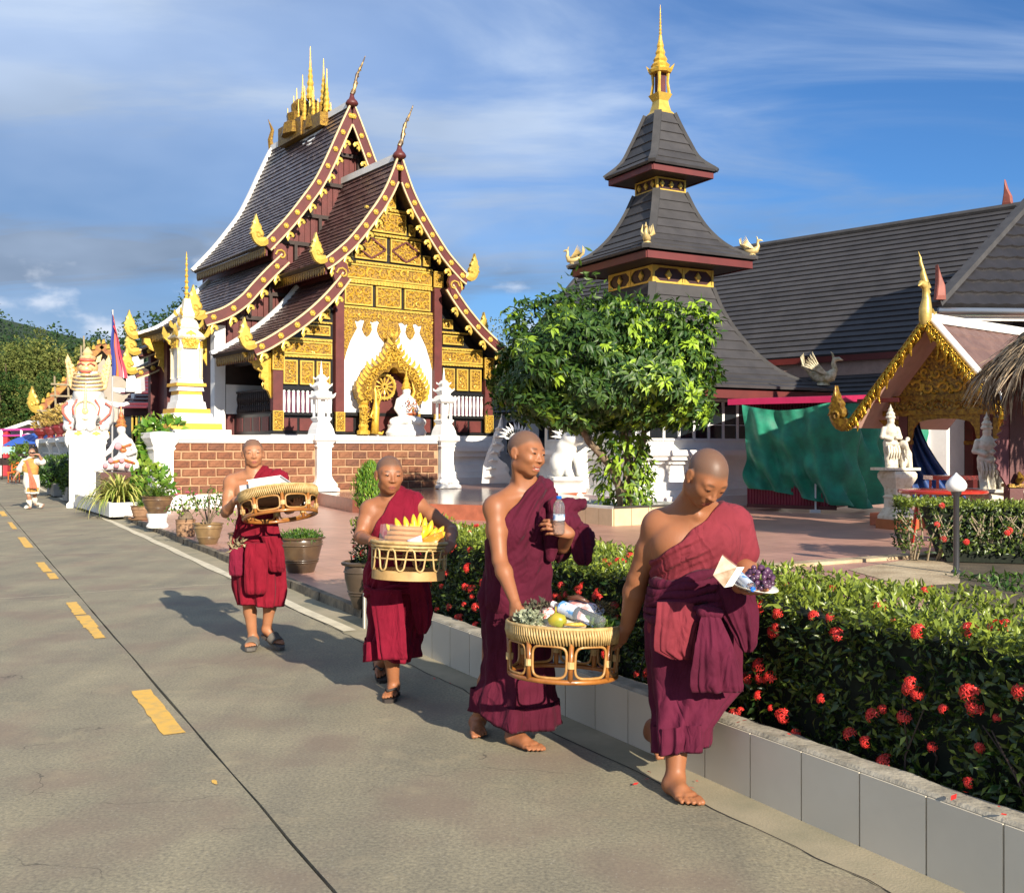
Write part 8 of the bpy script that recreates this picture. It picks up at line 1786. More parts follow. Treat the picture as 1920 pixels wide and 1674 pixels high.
def wrap_cloth(par, name, prims, m, A=None, B=None, infl=.016, lam=.06, amp=.006, seed=0, h=.0065, cuts=(), fdir=None, warp=.03):
    """cloth over the trunk: the trunk field grown outward, folded along the drape and cut along the line A-B (bare side removed)"""
    pts = np.array([tuple(x) for p in prims for x in p[:2]]); rmax = max(max(p[2], p[3]) for p in prims)+infl+.03
    S = Field(pts.min(0)-rmax, pts.max(0)+rmax, h)
    for p, q, r1, r2 in prims: S.cone(tuple(p), tuple(q), r1+infl, r2+infl, .045)
    X, Y, Z = S.ax[0][:, None, None], S.ax[1][None, :, None], S.ax[2][None, None, :]
    def nrm(A, B): d = (V3(B)-V3(A)); d.y = 0; d.normalize(); return V3((d.z, 0, -d.x)) 
    if fdir is None: fd = nrm(A, B)
    else: fd = V3(fdir).normalized()
    O = V3(A if A is not None else prims[0][0]); w = (X-O.x)*fd.x+(Y-O.y)*fd.y+(Z-O.z)*fd.z; rg = np.random.default_rng(seed); p1, p2, p3 = rg.uniform(0, 6, 3)
    w2 = w+warp*np.sin(X*9+Z*6+p1)+warp*.6*np.sin(Z*14-X*7+Y*8+p2)
    fold = (1-2*np.abs(np.sin(PI*w2/lam)))*.6+.4*np.sin(2*PI*w2/(lam*.43)+p3+2*np.sin(X*11+Z*8)); mod = .55+.45*np.sin(X*6+Z*5+p1*2)
    S.D -= (amp*fold*mod).astype(np.float32)
    cl = ([(A, B)] if A is not None else [])+list(cuts)
    for a, b_ in cl:
        nn = nrm(a, b_); d = ((X-a[0])*nn.x+(Z-a[2])*nn.z+Y*0).astype(np.float32)+(.004*np.sin(Z*40+X*25)).astype(np.float32); S.D = np.maximum(S.D, d)
    S.D[0] = S.D[-1] = .1; S.D[:, 0] = S.D[:, -1] = .1; S.D[:, :, 0] = S.D[:, :, -1] = .1
    V, F = S.mesh(1); me = tri_mesh(name, V-np.array(ORG[par]), F, m, smooth=True); return link(name, me, par)
def band_cloth(par, name, secs, m, seed=0, folds=4, rad=.012, ratio=.74):
    """sash: several slack turns of twisted cloth around the waist"""
    b = MB(); r_ = random.Random(seed)
    for k in range(folds):
        f = (k+.5)/folds; v = secs[0][0]+(secs[1][0]-secs[0][0])*f; uL = secs[0][1]+(secs[1][1]-secs[0][1])*f; uR = secs[0][2]+(secs[1][2]-secs[0][2])*f; Y = secs[0][3]; tilt = secs[0][4] if len(secs[0]) > 4 else 0
        pts = []
        for i in range(40):
            th = 2*PI*i/40; c = at((uL+uR)/2, v+tilt*math.cos(th)+3*math.sin(2*th+k)+2*math.sin(5*th+k*2), Y); a = (uR-uL)/2/FPX*Y; pts.append((c.x+a*math.cos(th), c.y+ratio*a*math.sin(th), c.z))
        b.tube(pts, [rad*(1+.25*math.sin(i*.9+k)) for i in range(40)], 6, closed=True)
    return mk(name, b, m, par, smooth=True)
def sandal(par, heel, tip, m, inner, strap='band', sc=1.0):
    heel, tip = V3(heel), V3(tip); d = (tip-heel).normalized(); s = V3((d.y, -d.x, 0)).normalized(); u = s.cross(d); u = u if u.z > 0 else -u; L = (tip-heel).length+.03; O = heel-d*.012
    out = [(0, .018), (.03, .034), (.35, .032), (.7, .046), (.9, .042), (1.0, .02)]; poly = [(x*L, w*sc) for x, w in out]+[(x*L, -w*sc) for x, w in reversed(out)]
    b = MB(); b.prism(poly, O-u*.012, d, s, .024); mk('sandal_sole', b, m, par)
    b = MB()
    if strap == 'band':
        for k in range(5): b.tube([O+d*L*(.50+.055*k)+s*.052*sc*math.cos(a)+u*(.066-.006*k)*sc*math.sin(a) for a in np.linspace(0, PI, 11)], .0085, 6)
    else:
        for sg in (-1, 1): b.tube([O+d*L*.45+s*sg*.045*sc+u*.005, O+d*L*.58+s*sg*.03*sc+u*.05*sc, O+d*L*.78+s*.008*inner+u*.045*sc], .008, 6)
    mk('sandal_strap', b, m, par, smooth=True)
SK1 = skin_mat('tan_skin', (.38, .170, .085), (.33, .138, .066)); SK2 = skin_mat('warm_brown_skin', (.30, .120, .054), (.25, .094, .042))  # own skin tones: tan for the farthest boy, brown for the others

# ================================================================== boy with the tray of boxes (farthest monk)
CR1 = cloth_mat('crimson_cotton', (.215, .0085, .022))
Y1 = 8.0; q1 = lambda u, v, dy=0: at(u, v, Y1+dy)
P = dict(pel=q1(481, 1012), chest=q1(481, 925), neck=q1(477, 886, .01), sR=q1(433, 903, .01), sL=q1(525, 899, .04))
M1 = rot_head(18, 2, -3); hd1 = (tuple(at(474.5, 850, 7.97)), .222, M1)
f1r = (V3((-2.005, 8.12, .035)), V3((-1.992, 7.90, .035))); f1l = (V3((-1.93, 8.13, .10)), V3((-1.765, 7.955, .035)))
legs = [(q1(466, 1030), at(465, 1125, 7.99), at(474, 1194, 8.06), f1r[0], f1r[1], 1), (q1(498, 1030), at(507, 1120, 7.99), at(500, 1178, 8.06), f1l[0], f1l[1], -1)]
arms = [(q1(433, 905, .01), at(423, 962, 7.94), at(440, 938, 7.72)), (q1(525, 903, .04), at(540, 955, 8.0), at(556, 946, 7.80))]
m1 = person('boy novice in crimson robe lifting a rattan tray of white boxes', Y1, P, hd1, .90, legs, arms, SK1,
    hand_r=dict(W=at(440, 938, 7.72), d=(.62, -.55, .30), n=(-.55, -.5, .6), curl=(.25, .7, .5), sc=.92, thumb=-1, tcurl=.8), hand_l=dict(W=at(556, 946, 7.80), d=(.3, -.8, .3), n=(.2, -.2, -.9), curl=(.2, .3, .3), sc=.9, thumb=-1), closed=.35, group='robed monks walking in file')
for hl_, tp_, inn in ((f1r[0], f1r[1], 1), (f1l[0], f1l[1], -1)): sandal(m1, hl_, tp_, mat('grey_rubber', (.105, .092, .078), .7), inn, 'band', .95)
tp = torso_prims(P['pel'], P['chest'], P['neck'], P['sR'], P['sL'], .90)
wrap_cloth(m1, 'upper_robe', tp+[(P['sL'], P['sL'].lerp(at(540, 955, 8.0), .25), .056, .05)], CR1, A=at(490, 876, Y1), B=at(446, 975, Y1), infl=.014, lam=.075, amp=.008, seed=1)
loft_cloth(m1, 'lower_robe', [(975, 444, 521, 8.0), (1000, 440, 525, 8.0), (1040, 434, 532, 7.99), (1090, 436, 535, 7.97), (1120, 441, 535, 7.96), (1134, 446, 532, 7.96)], CR1, .62, (.010, .036), 6, 3, twist=.8, hemv=lambda th: .012*math.sin(2*th))
loft_cloth(m1, 'hanging_fold', [(1018, 462, 498, 7.79), (1035, 458, 502, 7.78), (1080, 457, 502, 7.78), (1108, 458, 500, 7.79), (1114, 462, 496, 7.80)], CR1, .32, (.004, .010), 5, 4, nseg=70, rows=24, cap=True, fold_in=False)
loft_cloth(m1, 'hip_fold', [(1005, 488, 520, 7.84), (1030, 498, 532, 7.84), (1062, 500, 535, 7.84), (1072, 505, 533, 7.85)], CR1, .35, (.004, .010), 5, 14, nseg=60, rows=20, cap=True, fold_in=False)
band_cloth(m1, 'waist_sash', [(1004, 439, 526, 8.0, 1), (1020, 438, 528, 8.0)], CR1, 2, 3, .011, .64)
BG = thing('shoulder_bag', 'limp crimson cloth bag with dry stems hanging at the first boy\'s hip', 'bag', at(444, 1080, 7.86))
BG['label'] = 'limp crimson cloth bag of dry leaves hanging beside the boy with white boxes'
loft_cloth(BG, 'bag_body', [(1026, 430, 456, 7.84), (1040, 430, 458, 7.84), (1065, 429, 459, 7.84), (1078, 431, 457, 7.84), (1080, 436, 452, 7.84)], cloth_mat('magenta_crimson_cotton', (.20, .012, .036)), .42, (.002, .006), 5, 8, nseg=60, rows=20, cap=True, fold_in=False)
b = MB(); b.tube([at(432, 1030, 7.84), at(445, 985, 7.86), at(470, 935, 7.86)], .012, 6); mk('bag_strap', b, CR1, BG)
g = rng_of(81); n = 40; P_ = np.array([tuple(at(444+x, 1024+y, 7.84+z)) for x, y, z in zip(g.uniform(-13, 13, n), g.uniform(-8, 6, n), g.uniform(-.04, .04, n))]); leaves('dry_leaves', P_, g.normal(0, 1, (n, 3))+np.array([0, 0, .5]), g.normal(0, 1, (n, 3)), .07, .018, leafmat('dry_leaf', (.22, .16, .08), (.40, .34, .20), .8, .1), g.uniform(0, 1, n), BG, kind='stuff')

# ================================================================== boy with bananas (second monk)
CR2 = cloth_mat('dark_crimson_cotton', (.190, .0075, .024))
Y2 = 6.45; q2 = lambda u, v, dy=0: at(u, v, Y2+dy)
P = dict(pel=q2(741, 1085, .02), chest=q2(738, 985), neck=q2(736, 933, .02), sR=q2(692, 955, .0), sL=q2(781, 942, .03))
M2 = rot_head(20, 4, 2); hd2 = (tuple(at(730.5, 891, 6.40)), .238, M2)
f2r = (V3(((741-960)/FPX*6.53, 6.53, .022)), V3(((728-960)/FPX*6.33, 6.335, .022))); f2l = (V3(((708-960)/FPX*7.05, 7.06, .10)), V3(((718-960)/FPX*6.86, 6.86, .03)))
legs = [(q2(722, 1110), at(733, 1210, 6.40), at(738, 1284, 6.47), f2r[0], f2r[1], 1), (q2(765, 1110, .05), at(735, 1205, 6.62), at(713, 1252, 7.0), f2l[0], f2l[1], 1)]
arms = [(q2(692, 957), at(674, 1006, 6.37), at(697, 1013, 6.13)), (q2(781, 946, .03), at(846, 992, 6.34), at(846, 1022, 6.06))]
m2 = person('boy novice in crimson robe hugging a round basket of bananas', Y2, P, hd2, .92, legs, arms, SK2,
    hand_r=dict(W=at(697, 1013, 6.13), d=(.66, -.42, -.42), n=(-.1, -.75, .66), curl=(.10, .22, .2), sc=.98, thumb=-1, spread=.5, tcurl=.3), hand_l=dict(W=at(846, 1022, 6.06), d=(-.42, -.75, -.12), n=(.75, -.45, .3), curl=(.25, .35, .3), sc=.95, thumb=1, tcurl=.4), closed=.42, group='robed monks walking in file')
sandal(m2, f2r[0], f2r[1], mat('dark_flipflop', (.035, .026, .022), .7), 1, 'thong', .95); sandal(m2, f2l[0], f2l[1], mat('dark_flipflop', (.035, .026, .022), .7), 1, 'thong', .95)
tp = torso_prims(P['pel'], P['chest'], P['neck'], P['sR'], P['sL'], .92)
wrap_cloth(m2, 'upper_robe', tp, CR2, A=at(749, 912, Y2), B=at(700, 997, Y2), infl=.015, lam=.07, amp=.009, seed=2, cuts=[(at(784, 1010, Y2), at(788, 905, Y2))][0:0])
loft_cloth(m2, 'lower_robe', [(1035, 697, 790, 6.47), (1065, 684, 800, 6.47), (1090, 682, 803, 6.47), (1130, 690, 800, 6.46), (1180, 690, 788, 6.45), (1212, 683, 783, 6.44), (1236, 677, 781, 6.43)], CR2, .62, (.012, .055), 5, 6, twist=1.2, hemv=lambda th: .012*math.sin(3*th+1))
loft_cloth(m2, 'front_panel', [(1105, 694, 752, 6.265), (1130, 696, 756, 6.25), (1180, 704, 760, 6.24), (1222, 708, 762, 6.235), (1236, 709, 763, 6.235)], CR2, .16, (.004, .012), 5, 7, nseg=70, rows=26, cap=True, fold_in=False)
loft_cloth(m2, 'hanging_end', [(1078, 762, 800, 6.36), (1110, 766, 808, 6.36), (1150, 772, 811, 6.36), (1172, 778, 807, 6.36), (1188, 786, 798, 6.36)], CR2, .5, (.005, .016), 5, 9, nseg=70, rows=26, cap=True, fold_in=False)
band_cloth(m2, 'waist_sash', [(1094, 684, 802, 6.46, -2), (1112, 687, 800, 6.46)], CR2, 5, 3, .014, .66)

# ================================================================== smiling monk with the bottle (third)
MR3 = cloth_mat('plum_maroon_cotton', (.088, .0095, .025))
Y3 = 5.5; q3 = lambda u, v, dy=0: at(u, v, Y3+dy)
P = dict(pel=q3(964, 1115, .05), chest=q3(968, 985, .02), neck=q3(984, 914, .03), sR=q3(929, 950, -.09), sL=q3(1014, 922, .14))
M3_ = rot_head(47, 5, 6); hd3 = (tuple(at(988, 851, 5.46)), .245, M3_)
f3r = (V3((-.205, 5.74, .012)), V3((-.168, 5.525, .006))); f3l = (V3((-.020, 5.455, .006)), V3((.150, 5.268, .006)))
legs = [(q3(935, 1150, .06), at(922, 1250, 5.56), at(898, 1348, 5.70), f3r[0], f3r[1], 1), (q3(995, 1150, .04), at(985, 1255, 5.47), at(963, 1364, 5.46), f3l[0], f3l[1], -1)]
arms = [(q3(928, 953, -.10), at(937, 1050, 5.31), at(966, 1130, 5.17)), (q3(1014, 928, .14), at(1050, 1030, 5.56), at(1069, 1000, 5.33))]
m3 = person('smiling barefoot young monk in plum robe gripping a water bottle', Y3, P, hd3, 1.0, legs, arms, SK2,
    hand_r=dict(W=at(966, 1130, 5.17), d=(.02, -.35, -.75), n=(-.62, -.62, .1), curl=(.35, .8, .7), sc=1.0, thumb=-1, tcurl=.5), hand_l=dict(W=at(1069, 1000, 5.33), d=(-.82, -.42, .34), n=(.30, -.85, .35), curl=(.40, .75, .6), sc=1.0, thumb=1, tcurl=.7), smile=1.0, closed=.38, group='robed monks walking in file')
tp = torso_prims(P['pel'], P['chest'], P['neck'], P['sR'], P['sL'], 1.0)
wrap_cloth(m3, 'upper_robe', tp+[(P['sL'], at(1050, 1030, 5.56), .060, .052)], MR3, A=at(1003, 902, Y3), B=at(908, 1012, Y3), infl=.017, lam=.085, amp=.011, seed=3)
loft_cloth(m3, 'wrapped_robe', [(1000, 922, 1031, 5.53), (1040, 914, 1033, 5.53), (1080, 904, 1033, 5.53), (1118, 894, 1032, 5.53), (1150, 900, 1031, 5.53), (1172, 908, 1026, 5.53)], MR3, .62, (.012, .018), 5, 31, twist=2.5, crease=.9, fold_in=False)
loft_cloth(m3, 'lower_robe', [(1110, 899, 1030, 5.53), (1170, 904, 1029, 5.52), (1230, 907, 1031, 5.50), (1280, 902, 1038, 5.49), (1318, 889, 1050, 5.48), (1340, 886, 1055, 5.48)], MR3, .70, (.012, .046), 5, 12, twist=.9, hemv=lambda th: -.055*max(0, math.cos(th-5.2))+.028*max(0, math.cos(th-2.6)))
# folded robe over the forearm
def bundle(par, name, prims, m, seed, lam, amp, infl=.0): return wrap_cloth(par, name, prims, m, infl=infl, lam=lam, amp=amp, seed=seed, fdir=(.8, .2, -.5), warp=.04, h=.006)
bundle(m3, 'folded_robe', [(at(1040, 948, 5.50), at(1090, 946, 5.52), .045, .035), (at(1050, 975, 5.47), at(1098, 1010, 5.50), .062, .045), (at(1036, 1005, 5.48), at(1032, 1045, 5.46), .052, .026), (at(1075, 985, 5.47), at(1086, 1050, 5.46), .045, .018), (at(1098, 1000, 5.49), at(1108, 1030, 5.48), .035, .015), (at(1045, 985, 5.52), at(1080, 1010, 5.50), .06, .05)], MR3, 41, .052, .008)
b = MB(); r_ = random.Random(3)
loft_cloth(m3, 'hanging_sleeve', [(985, 1068, 1104, 5.44), (1010, 1070, 1110, 5.44), (1035, 1074, 1112, 5.44), (1052, 1080, 1110, 5.44), (1060, 1088, 1100, 5.44)], MR3, .30, (.004, .014), 5, 19, nseg=70, rows=24, cap=True, fold_in=False)

# ================================================================== bending monk with the plate (nearest)
MR4 = cloth_mat('faded_maroon_cotton', (.21, .030, .042)); MR4B = cloth_mat('purple_maroon_cotton', (.105, .0125, .034))
Y4 = 4.78; q4 = lambda u, v, dy=0: at(u, v, Y4+dy)
P = dict(pel=q4(1296, 1170, .06), chest=q4(1302, 1020, -.02), neck=q4(1303, 950, -.04), sR=q4(1236, 985, .02), sL=q4(1376, 985, .02))
M4_ = rot_head(28, 43, 6); hd4 = (tuple(at(1325, 897, 4.58)), .248, M4_)
f4r = (V3((.700, 4.68, .006)), V3((.788, 4.475, .006))); f4l = (V3((.70, 5.30, .12)), V3((.755, 5.12, .02)))
legs = [(q4(1258, 1200, .05), at(1272, 1335, 4.72), at(1266, 1458, 4.66), f4r[0], f4r[1], -1), (q4(1340, 1200, .08), at(1318, 1325, 4.92), at(1224, 1372, 5.26), f4l[0], f4l[1], 1)]
arms = [(q4(1236, 988, .02), at(1196, 1085, 4.88), at(1176, 1172, 4.98)), (q4(1376, 988, .02), at(1398, 1062, 4.80), at(1386, 1098, 4.50))]
m4 = person('stocky barefoot monk in faded maroon robe bending with a plate of grapes', Y4, P, hd4, 1.12, legs, arms, SK2,
    hand_r=dict(W=at(1176, 1172, 4.98), d=(-.42, .12, -.85), n=(.62, -.70, .1), curl=(.30, .75, .6), sc=1.06, thumb=1, tcurl=.6), hand_l=dict(W=at(1386, 1098, 4.50), d=(.35, -.85, -.12), n=(.1, -.1, -1), curl=(.15, .2, .2), sc=1.05, thumb=-1), closed=.30, arm=1.16, group='robed monks walking in file')
tp = torso_prims(P['pel'], P['chest'], P['neck'], P['sR'], P['sL'], 1.12)
wrap_cloth(m4, 'upper_robe', tp+[(P['sL'], P['sL'].lerp(at(1398, 1062, 4.80), .62), .070, .066)], MR4, A=at(1342, 945, Y4), B=at(1238, 1032, Y4), infl=.018, lam=.085, amp=.011, seed=4)
loft_cloth(m4, 'lower_robe', [(1128, 1216, 1375, 4.84), (1180, 1208, 1386, 4.83), (1240, 1210, 1390, 4.82), (1295, 1216, 1388, 4.79), (1335, 1221, 1358, 4.74), (1368, 1224, 1333, 4.70), (1406, 1226, 1329, 4.68)], MR4B, .78, (.012, .036), 5, 17, twist=.8, hemv=lambda th: .018*math.sin(th+2))
band_cloth(m4, 'waist_sash', [(1068, 1224, 1374, 4.76, -16), (1150, 1214, 1380, 4.80)], MR4B, 9, 6, .024, .80)
loft_cloth(m4, 'hanging_flap', [(1128, 1232, 1300, 4.60), (1160, 1230, 1310, 4.585), (1200, 1228, 1302, 4.58), (1220, 1230, 1300, 4.58), (1236, 1262, 1298, 4.585)], MR4, .16, (.004, .012), 6, 21, nseg=80, rows=26, cap=True, fold_in=False, twist=.8)
loft_cloth(m4, 'knotted_end', [(1148, 1318, 1345, 4.54), (1165, 1312, 1354, 4.53), (1210, 1304, 1374, 4.52), (1260, 1297, 1388, 4.52), (1285, 1295, 1393, 4.52), (1297, 1300, 1392, 4.53)], MR4B, .20, (.004, .018), 6, 23, nseg=96, rows=34, cap=True, fold_in=False)
bundle(m4, 'sash_knot', [(at(1318, 1146, 4.55), at(1346, 1150, 4.55), .03, .026)], MR4B, 5, .03, .005)
loft_cloth(m4, 'bunched_sleeve', [(1090, 1340, 1402, 4.62), (1115, 1346, 1414, 4.60), (1150, 1356, 1421, 4.60), (1185, 1376, 1418, 4.60), (1212, 1390, 1414, 4.60), (1222, 1396, 1408, 4.60)], MR4B, .40, (.006, .016), 6, 25, nseg=90, rows=30, cap=True, fold_in=False)

# ================================================================== dancer in white and orange far up the road
YW = 26.3; qw = lambda u, v, dy=0: at(u, v, YW+dy)
P = dict(pel=qw(58, 904), chest=qw(57, 876), neck=qw(58, 861), sR=qw(46, 866), sL=qw(69, 864))
SKW = skin_mat('light_tan_skin', (.42, .22, .14), (.36, .18, .11))
fwr = (V3((-12.28, 26.45, .02)), V3((-12.27, 26.2, .02))); fwl = (V3((-12.05, 26.75, .06)), V3((-12.03, 26.5, .02)))
legs = [(qw(53, 908), at(54, 930, YW-.05), at(56, 950, YW+.05), fwr[0], fwr[1], 1), (qw(63, 908), at(65, 928, YW+.1), at(66, 944, YW+.3), fwl[0], fwl[1], -1)]
arms = [(qw(46, 867), qw(36, 882, .0), qw(30, 891, -.1)), (qw(69, 865), qw(80, 866, -.1), qw(73, 852, -.25))]
w_ = person('woman dancer in white and orange costume shading her face on the road', YW, P, (tuple(at(60, 848, YW-.05)), .215, rot_head(20, 0, 0)), .92, legs, arms, SKW, hand_r=dict(W=qw(30, 891, -.1), d=(-.5, -.2, -.8), n=(-.5, -.5, .3), sc=.95), hand_l=dict(W=qw(73, 852, -.25), d=(-.8, -.2, .1), n=(.1, -.3, .9), sc=.95), h=.009, closed=.6)
CWH = cloth_mat('white_costume', (.72, .68, .60)); COR = cloth_mat('orange_brocade', (.55, .20, .06), (.40, .30, .08)); CPK = cloth_mat('salmon_ribbon', (.60, .18, .10))
tp = torso_prims(P['pel'], P['chest'], P['neck'], P['sR'], P['sL'], .92)
wrap_cloth(w_, 'blouse', tp+[(V3(a), V3(b_), .075, .07) for a, b_ in ((qw(46, 867), qw(37, 880)), (qw(69, 865), qw(79, 866, -.1)))], CWH, infl=.02, lam=.1, amp=.006, seed=6, h=.011, fdir=(0, 0, 1))
wrap_cloth(w_, 'diagonal_shawl', tp, COR, A=qw(62, 858), B=qw(40, 866), infl=.034, lam=.12, amp=.008, seed=7, h=.011, cuts=[(qw(38, 882), qw(76, 892))])
loft_cloth(w_, 'white_skirt', [(890, 45, 73, YW), (905, 43, 75, YW), (920, 46, 73, YW), (926, 47, 73, YW)], CWH, .7, (.01, .03), 6, 3, nseg=60, rows=16)
loft_cloth(w_, 'gold_hem', [(914, 46, 73.5, YW), (922, 47.5, 73, YW)], COR, .76, (.01, .03), 6, 3, nseg=60, rows=6)
loft_cloth(w_, 'front_ribbon', [(864, 48, 52, YW-.16), (885, 53, 59, YW-.17), (902, 55, 66, YW-.2), (916, 56, 70, YW-.2)], CPK, .2, (.004, .01), 4, 5, nseg=40, rows=14, cap=True, fold_in=False)
b = MB()
for l_ in legs: b.tube([V3(l_[1])-V3((0, 0, .1)), V3(l_[2])+V3((0, 0, .02)), V3(l_[3]).lerp(V3(l_[4]), .5)+V3((0, 0, .04)), V3(l_[4])+V3((0, 0, .03))], [.066, .05, .055, .03], 10)
mk('stockings', b, CWH, w_, smooth=True)
b = MB(); c_ = at(60, 846, YW-.0); b.ell(c_+V3((-.01, .05, .035)), (.092, .11, .105)); b.ell(c_+V3((0, .06, .13)), (.055, .055, .05)); mk('hair', b, mat('black_hair', (.012, .009, .008), .4), w_, smooth=True)
b = MB(); c_ = at(61, 849, YW-.14); b.tube([c_+V3((-.07, .02, 0)), c_, c_+V3((.07, .02, .0))], .017, 6); mk('sunglasses', b, GLASS_D, w_)
# ------------------------------------------------------------------ rattan trays and what they carry
RAT = mat('golden_rattan', (.44, .23, .07), .45, col2=(.30, .14, .035), vscale=18, bump=.2, coat=.15); RATO = mat('amber_rattan', (.36, .135, .025), .35, col2=(.22, .075, .014), vscale=14, coat=.3); RATP = mat('pale_cane', (.54, .375, .16), .5, col2=(.36, .23, .08), vscale=25, bump=.2)
def tray(label, c, r, hgt, tilt, band=.065, nb=8, ph=0.0):
    t = bpy.data.objects.new('rattan_tray', None); COL.objects.link(t); t.location = c; t.rotation_euler = tilt; t['label'] = label; t['category'] = 'basket'; t['group'] = 'round rattan offering trays'; ORG[t] = None
    circ = lambda rr, z, n=56: [(rr*math.cos(2*PI*i/n), rr*math.sin(2*PI*i/n), z) for i in range(n)]
    b = MB(); b.tube(circ(r, hgt), .0095, 8, closed=True); b.tube(circ(r*.985, hgt-.012), .009, 6, closed=True); mk('rim', b, RATP, t, smooth=True)
    b = MB(); n = 120
    for i in range(n):       # wrapped weave of the band, each strand slanted
        a = 2*PI*i/n; a2 = a+.05
        b.tube([(r*1.012*math.cos(a), r*1.012*math.sin(a), hgt-.004), (r*1.02*math.cos((a+a2)/2), r*1.02*math.sin((a+a2)/2), hgt-band*.5), (r*.985*math.cos(a2), r*.985*math.sin(a2), hgt-band)], [.0062, .0068, .005], 5)
    mk('woven_band', b, RATP, t, smooth=True, kind='stuff')
    b = MB(); b.lathe([(r*.97, hgt-.01), (r*.95, hgt-band), (.01, hgt-band-.006)], (0, 0, 0), 48, cap=False); mk('tray_floor', b, mat('brown_tray_weave', (.16, .085, .035), .7, var=.4, vscale=40), t, smooth=True)
    rb = r*.93
    b = MB(); b.tube(circ(rb, .010), .0125, 8, closed=True); mk('base_ring', b, RATO, t, smooth=True)
    for i in range(nb):
        a = ph+2*PI*i/nb; q = lambda rr, z, a_=a: (rr*math.cos(a_), rr*math.sin(a_), z)
        b = MB(); b.tube([q(rb, .012), q(rb*1.01, (hgt-band)*.5), q(r*.965, hgt-band+.01)], .0125, 8); mk('upright', b, RATO, t, smooth=True)
        b = MB(); b.tube([q(rb*1.01+.0, (hgt-band)*.5+z) for z in (-.016, 0, .016)], .0185, 10); mk('cane_binding', b, RATP, t)
        a0, a1 = a+.075, a+2*PI/nb-.075; z0, z1 = .026, hgt-band-.006; am = (a0+a1)/2; da = (a1-a0)/2; zm = (z0+z1)/2; dz = (z1-z0)/2; pts = []
        for k in range(28):
            th = 2*PI*k/28; cx = math.copysign(abs(math.cos(th))**.45, math.cos(th)); cz = math.copysign(abs(math.sin(th))**.45, math.sin(th)); rr = rb+(r*.96-rb)*((zm+dz*cz)/(hgt-band)); pts.append(q(rr, zm+dz*cz, am+da*cx))
        b = MB(); b.tube(pts, .0068, 6, closed=True); mk('cane_loop', b, RAT, t, smooth=True)
    return t
def tw(t): return Matrix.Translation(t.location) @ t.rotation_euler.to_matrix().to_4x4()
# tray 1: tipped back by the first boy
c1 = at(526, 970, 7.66); T1 = tray('rattan tray of white boxes held high and tipped by the farthest boy', c1, .283, .195, (R(-11), R(-8), 0), ph=.32); A1_ = tw(T1)
CARD = mat('white_carton', (.78, .78, .79), .5, var=.05); CARDG = mat('grey_carton_side', (.42, .42, .43), .6)
def in_tray(Mx, name, mb, m, label, cat, base, group=None, smooth=False, angle=None):
    V = [Mx @ V3(v) for v in mb.V]; mb.V = [tuple(v) for v in V]; return solo(name, mb, m, label, cat, Mx @ V3(base), group, smooth, angle)
b = MB(); b.bbox(-.17, .06, -.16, .12, .135, .272); cb = in_tray(A1_, 'white_carton', b, CARD, 'plain white carton lying in the tipped tray', 'box', (0, -.1, .155))
b = MB(); b.bbox(-.18, .07, -.17, .13, .2725, .28); b.V = [tuple(A1_ @ V3(v)) for v in b.V]; mk('lid', b, CARD, cb)
b = MB(); b.bbox(-.255, -.185, -.10, .10, .135, .26); in_tray(A1_, 'grey_carton', b, CARDG, 'small grey-sided box beside the white carton in the tipped tray', 'box', (-.18, 0, .155))
# tray 3: carried between the two nearest monks
c3 = at(1055, 1266, 5.08); T3 = tray('round rattan tray of fruit and drinks carried between the two nearest monks', c3, .280, .255, (R(-3), R(2), 0), band=.075, ph=.08); A3_ = tw(T3); zf = .19
def cloud(name, label, cat, c, r, n, L, W, m, seed, tint=(.4, .3)):
    t = thing(name, label, cat, A3_ @ V3(c)); g = rng_of(seed); d = norm_rows(g.normal(0, 1, (n, 3))); P = np.array(tuple(A3_ @ V3(c)))+d*np.array(r)*g.uniform(.4, 1, (n, 1))
    leaves('bunch', P, d+g.normal(0, .6, (n, 3)), g.normal(0, 1, (n, 3)), L, W, m, np.clip(g.normal(tint[0], tint[1], n), 0, 1), t, kind='stuff'); return t
cloud('leafy_vegetable', 'pale grey-green leafy vegetables at the left of the carried tray', 'vegetables', (-.175, -.06, zf+.07), (.075, .09, .05), 420, .03, .02, leafmat('pale_veg', (.20, .23, .13), (.50, .52, .36), .6, .2), 1)
cloud('dark_herb_bunch', 'dark bunch of herbs at the back of the carried tray', 'herbs', (-.12, .10, zf+.095), (.11, .08, .06), 420, .035, .02, leafmat('dark_herb', (.05, .05, .03), (.16, .13, .08), .7, .1), 2)
cloud('brown_flower_head', 'shaggy brown fruit cluster at the right of the carried tray', 'fruit', (.20, .05, zf+.11), (.05, .06, .065), 420, .025, .008, leafmat('brown_husk', (.06, .045, .02), (.30, .20, .05), .8, .1), 3)
cloud('green_leaf_bundle', 'fresh green leaves along the right rim of the carried tray', 'leaves', (.19, -.07, zf+.055), (.07, .07, .03), 160, .05, .024, leafmat('fresh_green', (.05, .13, .02), (.22, .30, .05), .4, .3), 4)
b = MB(); b.lathe([(.02, 0), (.09, .004), (.125, .022), (.128, .026), (.09, .012), (.02, .008)], (-.03, -.135, zf+.045), 28, cap=False, M=Matrix.Rotation(R(7), 3, 'X')); in_tray(A3_, 'small_plate', b, mat('cream_plate', (.66, .58, .42), .35), 'small cream plate of sliced mango in the carried tray', 'plate', (-.03, -.135, zf+.045), smooth=True, angle=40)
MG = mat('green_yellow_mango', (.42, .30, .02), .35, col2=(.22, .26, .03), vscale=14); MGS = mat('mango_flesh', (.62, .36, .05), .5, var=.2)
